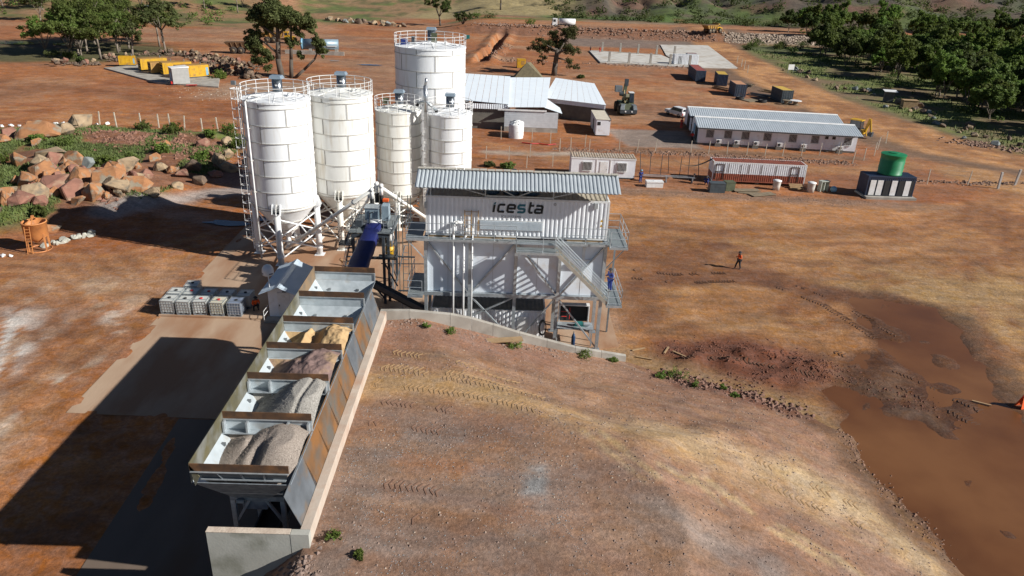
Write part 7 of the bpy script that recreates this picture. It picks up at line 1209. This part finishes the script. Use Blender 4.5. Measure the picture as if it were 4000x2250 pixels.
# lone tree in the middle yard
T2 = thing('lone_tree', 'lone tree with a thick bare trunk and sparse crown behind the hall', 'tree', (12.6,187,0)); tb = MB(); cl = []; r_ = random.Random(9)
tb.path([(-.4,0,-.2),(-.2,0,3),(.1,0,6.2)], 0, 10, [.75,.62,.5])
for k in range(11):
    a = r_.uniform(0,6.28); e = r_.uniform(2.2,5.6); z_ = r_.uniform(7.0,11.6); q = (math.cos(a)*e, math.sin(a)*e*.7, z_-e*.15); tb.path([(0,0,r_.uniform(4.6,6.4)),(q[0]*.45,q[1]*.45,5.2+.42*(z_-5)),q], 0, 6, [.3,.18,.05]); cl.append((*q, r_.uniform(1.0,1.7))); cl.append((q[0]*.6,q[1]*.6,q[2]-.2,1.1))
cl += [(3.6,0,3.2,1.2),(4.8,0,2.2,.9),(-3.4,0,4.4,.8),(-3.9,0,3.0,.8)]; tb.path([(.1,0,4.2),(2.2,0,3.8),(4.2,0,3.0)], 0, 6, [.25,.15,.05]); tb.path([(0,0,4.6),(-2,0,4.6),(-3.6,0,3.6)], 0, 6, [.22,.12,.05])
part(T2, 'trunk', tb, BARKD, True); part(T2, 'crown', leaf_mesh([(a, b, c, d*1.25) for a, b, c, d in cl], 14000, .32, 6, .8), LEAF[1])
tree_proto('small dark tree standing behind the tallest silo', None, 31, 11, 4.6, 3600, .42, LEAF[3], BARKD, (-27,318,0), base=.35); tree_proto('low tree beside the tree behind the tallest silo', None, 32, 7, 3.0, 1800, .42, LEAF[3], BARKD, (-17,308,0), base=.25)
tree_proto('dark stemmed tree at the top edge in the middle', None, 33, 12, 4, 1500, .5, LEAF[3], BARKD, (-3,372,hz(-3,372)), base=.5)
# trees at the upper left
for i, (x_, y_, H, W_, n_, lb, mm, bs) in enumerate(((-96.5,182.5,10.5,4.4,2600,'slim tree with a pale bare stem left of the small generator',LEAF[0],.5),(-87.5,197.5,12.5,4.6,2800,'tall thin-crowned tree right behind the small generator',LEAF[1],.5),(-92.5,190,8,3.2,1500,'low crooked tree between the two taller ones by the generators',LEAF[1],.45),(-107,197,9.5,5.2,4200,'dense rounded tree beside the left pond',LEAF[2],.15),(-113,212,11,5.4,4200,'dense tree behind the left pond edge',LEAF[0],.15),(-101,206,9,4.6,3000,'bushy tree behind the slim pale tree',LEAF[0],.2),(-118,236,12,5,3200,'olive tree rising at the left beyond the pond',LEAF[1],.3),(-132,297,16,6,3000,'tall pale stemmed tree on the upper left slope',LEAF[2],.45),(-150,312,15,6.5,3600,'broad tree on the upper left slope',LEAF[0],.25),(-172,300,14,6,3600,'broad dark tree at the upper left corner',LEAF[3],.2),(-124,322,13,5.5,2600,'dark tree at the top edge left of the dirt road',LEAF[3],.4),(-112,326,13,5,2400,'dark stemmed tree nearest the dirt road at the top left',LEAF[3],.45),(-141,280,9,5,2600,'round bush tree beside the upper left road',LEAF[2],.15),(-160,268,11,5.5,3000,'dark tree shading the upper left road',LEAF[3],.2),(-190,330,16,7,3000,'tree at the far upper left edge',LEAF[0],.25),(-105,340,12,5,2200,'small tree right of the dirt road foot at the top left',LEAF[0],.4))):
    tree_proto(lb, 'trees at the upper left', 50+i, H, W_, n_, .42, mm, BARK, (x_, y_, hz(x_, y_)), i*.7, base=bs, trunk=.22)
protoL = [o for o in COL.objects if o.get('group') == 'trees at the upper left' and not o.parent]; r_ = random.Random(77)
for i in range(30):
    if i < 16: x_, y_ = r_.uniform(-116,-95), r_.uniform(184,222)
    else: x_, y_ = r_.uniform(-200,-108), r_.uniform(285,360)
    dup(protoL[(0,3,4,5,6,8,3,4)[i % 8]], (x_, y_, hz(x_, y_)), r_.uniform(0,6.28), 'green tree in the thicket beside the left pond' if i < 16 else 'green tree scattered on the upper left slope', 'thicket trees beside the left pond' if i < 16 else 'trees scattered on the upper left slope', r_.uniform(.75,1.1))
# wood on the right
protos = [tree_proto('leafy green tree in the wood right of the haul road', 'trees of the wood at the right', 80+i, (9,10.5,8,11,7.5)[i], (5.0,5.6,4.8,5.4,4.6)[i], 6500, .55, LEAF[(0,2,0,3,2)[i]], BARK, [(112,226,0),(106,203,0),(104,178,0),(118,240,0),(100,160,0)][i], 0, base=.12, trunk=.2, flat=.85) for i in range(5)]
r_ = random.Random(21); spots = []
WOODP = [(101,232),(105,214),(109,196),(101,176),(98,158),(97,138),(110,128),(150,118),(240,150),(260,270),(190,282),(120,288),(108,262)]
def inpoly(x, y, P): return bool(sdist(np.array([[x]]), np.array([[y]]), P)[0, 0] < 0)
tries = 0
while len(spots) < 230 and tries < 9000:
    tries += 1; x_ = 97+165*r_.random()**1.5; y_ = r_.uniform(122, 285)
    if inpoly(x_, y_, WOODP) and all((x_-a)**2+(y_-b)**2 > 19 for a, b in spots): spots.append((x_, y_))
for _ in range(45): spots.append((r_.uniform(112,270), r_.uniform(286,345)))
for i, (x_, y_) in enumerate(spots): dup(protos[i % 5], (x_, y_, hz(x_, y_)), r_.uniform(0,6.28), 'leafy tree '+('on the slope behind the wood' if y_ > 286 else ('at the left edge of the wood' if x_ < 108 else 'deep inside the wood')+(', its near end' if y_ < 170 else ', its middle' if y_ < 230 else ', its far end')), scale=r_.uniform(.78,1.08))
# shrubs
def shrub(label, x, y, r, n, ls, m, zf=None, group=None):
    t = thing('shrub', label, 'shrub', (x, y, (zf or hz)(x, y)), 0, group); rr = random.Random(int(x*31+y*17)); cl = [(rr.gauss(0,.4)*r, rr.gauss(0,.4)*r, r*rr.uniform(.25,.6), r*rr.uniform(.4,.7)) for _ in range(6)]; st = MB()
    for c in cl: st.tube((0,0,-.05), c[:3], .03*r+.01, 5, .01)
    part(t, 'stem', st, BARK); part(t, 'crown', leaf_mesh(cl, n, ls, int(abs(x*13)), .8), m); return t
for x_, y_, r_s, lb in ((-6.15,22.6,.3,'tiny green plant at the corner of the end wall'),(-5.0,21.7,.26,'second tiny plant near the end wall corner'),(-2.9,41.6,.45,'small plant below the retaining wall left end'),(1.2,42.2,.5,'green plant below the middle of the sloping wall'),(6.3,44.0,.62,'bright round plant near the low end of the sloping wall'),(8.3,44.4,.35,'little plant at the very end of the sloping wall'),(12.3,42.9,.8,'largest bright green plant on the rubble right of the wall'),(11.2,42.6,.45,'smaller plant joined to the bright plant on the rubble'),(13.2,41.6,.3,'tiny tuft right of the bright plant'),(15.0,41.2,.3,'tuft on the rubble bank'),(15.6,40.4,.28,'tuft low on the rubble bank'),(-4.5,41.2,.3,'small tuft beside the wall left end')): shrub(lb, x_, y_, r_s, 420, .10, LEAF[2], lambda a, b: max(ez(a, b), hz(a, b)))
for i, (x_, y_, s_) in enumerate(((-64.5,91,1.9),(-61,88,1.6),(-66,84,2.2),(-59,80,1.8),(-60,76,1.5),(-54.5,69,1.5),(-52,66,1.2),(-51,69.5,1.1),(-49,88.5,1.3),(-46,90.5,1.2),(-44,94,1.3),(-39,92.5,1.2),(-53.5,110.5,1.5),(-49.5,110.8,1.3),(-40,107,2.0),(-58,96.5,1.3),(-41.5,103.5,1.1),(-36.5,100,1.5),(-47.5,105.5,1.0),(-62,72,1.7),(-62.5,98,1.0),(-45.5,69.5,.9))): shrub('leafy bush on the green bank left of the silos', x_, y_, s_, 900, .24, LEAF[(0,2,2)[i % 3]], None, 'bushes on the green bank')
for i, (x_, y_, s_) in enumerate(((1.0,96.5,.9),(-1.5,97.2,.8),(-61,161,2.0),(-98,176,1.6),(-104,182,1.8),(-110,186,1.6),(10,306,2.5),(-8,330,3),(-12,332,3),(95,288,3),(103,286,2.6),(112,289,3),(120,287,2.5),(128,289,3),(90,282,2.2),(86,270,2),(98,276,2.4),(62,352,3.5),(70,353,3.2),(52,351,3),(110,345,3.5),(122,350,4),(135,346,4),(18.5,184,.9))): shrub('scattered green bush on the far ground', x_, y_, s_, 700, .34, LEAF[i % 4], None, 'scattered far bushes')
# far scrub and grass, too many to count
def far_scrub(name, n, fx, size, m, seed):
    r = random.Random(seed); cl = []; pts = [fx(r) for _ in range(n)]; X = np.array([p[0] for p in pts]); Y = np.array([p[1] for p in pts]); Z = gheight(X[None], Y[None])[0]
    for (x_, y_, s_), z_ in zip(pts, Z): cl.append((x_, y_, z_+s_*.4, s_))
    struct(name, leaf_mesh(cl, n*45, size, seed, .7, False), m, kind='stuff')
far_scrub('far_scrub', 1100, lambda r: (r.uniform(20,360), 345+r.random()**1.4*280, r.uniform(1.2,3.4)), .9, LEAF[3], 1); far_scrub('far_scrub', 320, lambda r: (r.uniform(-260,-100), 275+r.random()*200, r.uniform(1.,2.6)), .7, LEAF[0], 2); far_scrub('far_scrub', 260, lambda r: (r.uniform(120,420), r.uniform(300,560), r.uniform(1.5,4)), .9, LEAF[0], 3); far_scrub('undergrowth', 420, lambda r: (r.uniform(96,200), r.uniform(125,285), r.uniform(.6,1.8)), .5, LEAF[3], 4)
def grass(name, fx, n, h, m, seed):
    r = np.random.default_rng(seed); X, Y = fx(r, n); Z = gheight(X[None], Y[None])[0]; a = r.random(len(X))*6.28; hh = h*(.5+r.random(len(X))); wv = hh*.22; lx, ly = r.normal(size=len(X))*hh*.35, r.normal(size=len(X))*hh*.35
    V = np.stack([np.stack([X-np.cos(a)*wv, Y-np.sin(a)*wv, Z-.02], -1), np.stack([X+np.cos(a)*wv, Y+np.sin(a)*wv, Z-.02], -1), np.stack([X+lx, Y+ly, Z+hh], -1)], 1).reshape(-1, 3); mb = MB(); mb.v = [tuple(p) for p in V]; mb.f = [(3*i,3*i+1,3*i+2) for i in range(len(X))]; struct(name, mb, m, kind='stuff')
def gpatch(x0, x1, y0, y1, poly, thr=.5, s=6, sd=53):
    def f(r, n):
        X = r.uniform(x0, x1, n); Y = r.uniform(y0, y1, n); k = (sdist(X[None], Y[None], poly)[0] < 0) & (fbm(X, Y, s, 4, sd) > thr); return X[k], Y[k]
    return f
GR = mat('grass_blades', (.11,.15,.035), (.085,.11,.03), .4, .8); grass('grass', gpatch(-80,-34,62,112, [(-66,112),(-37,108),(-35,88),(-38,74),(-48,66),(-75,62),(-80,100)]), 60000, .28, GR, 1); grass('grass', gpatch(78,200,110,290, [(86,118),(80,150),(79,205),(88,285),(200,285),(200,110)], .5, 14, 46), 45000, .45, GR, 2)
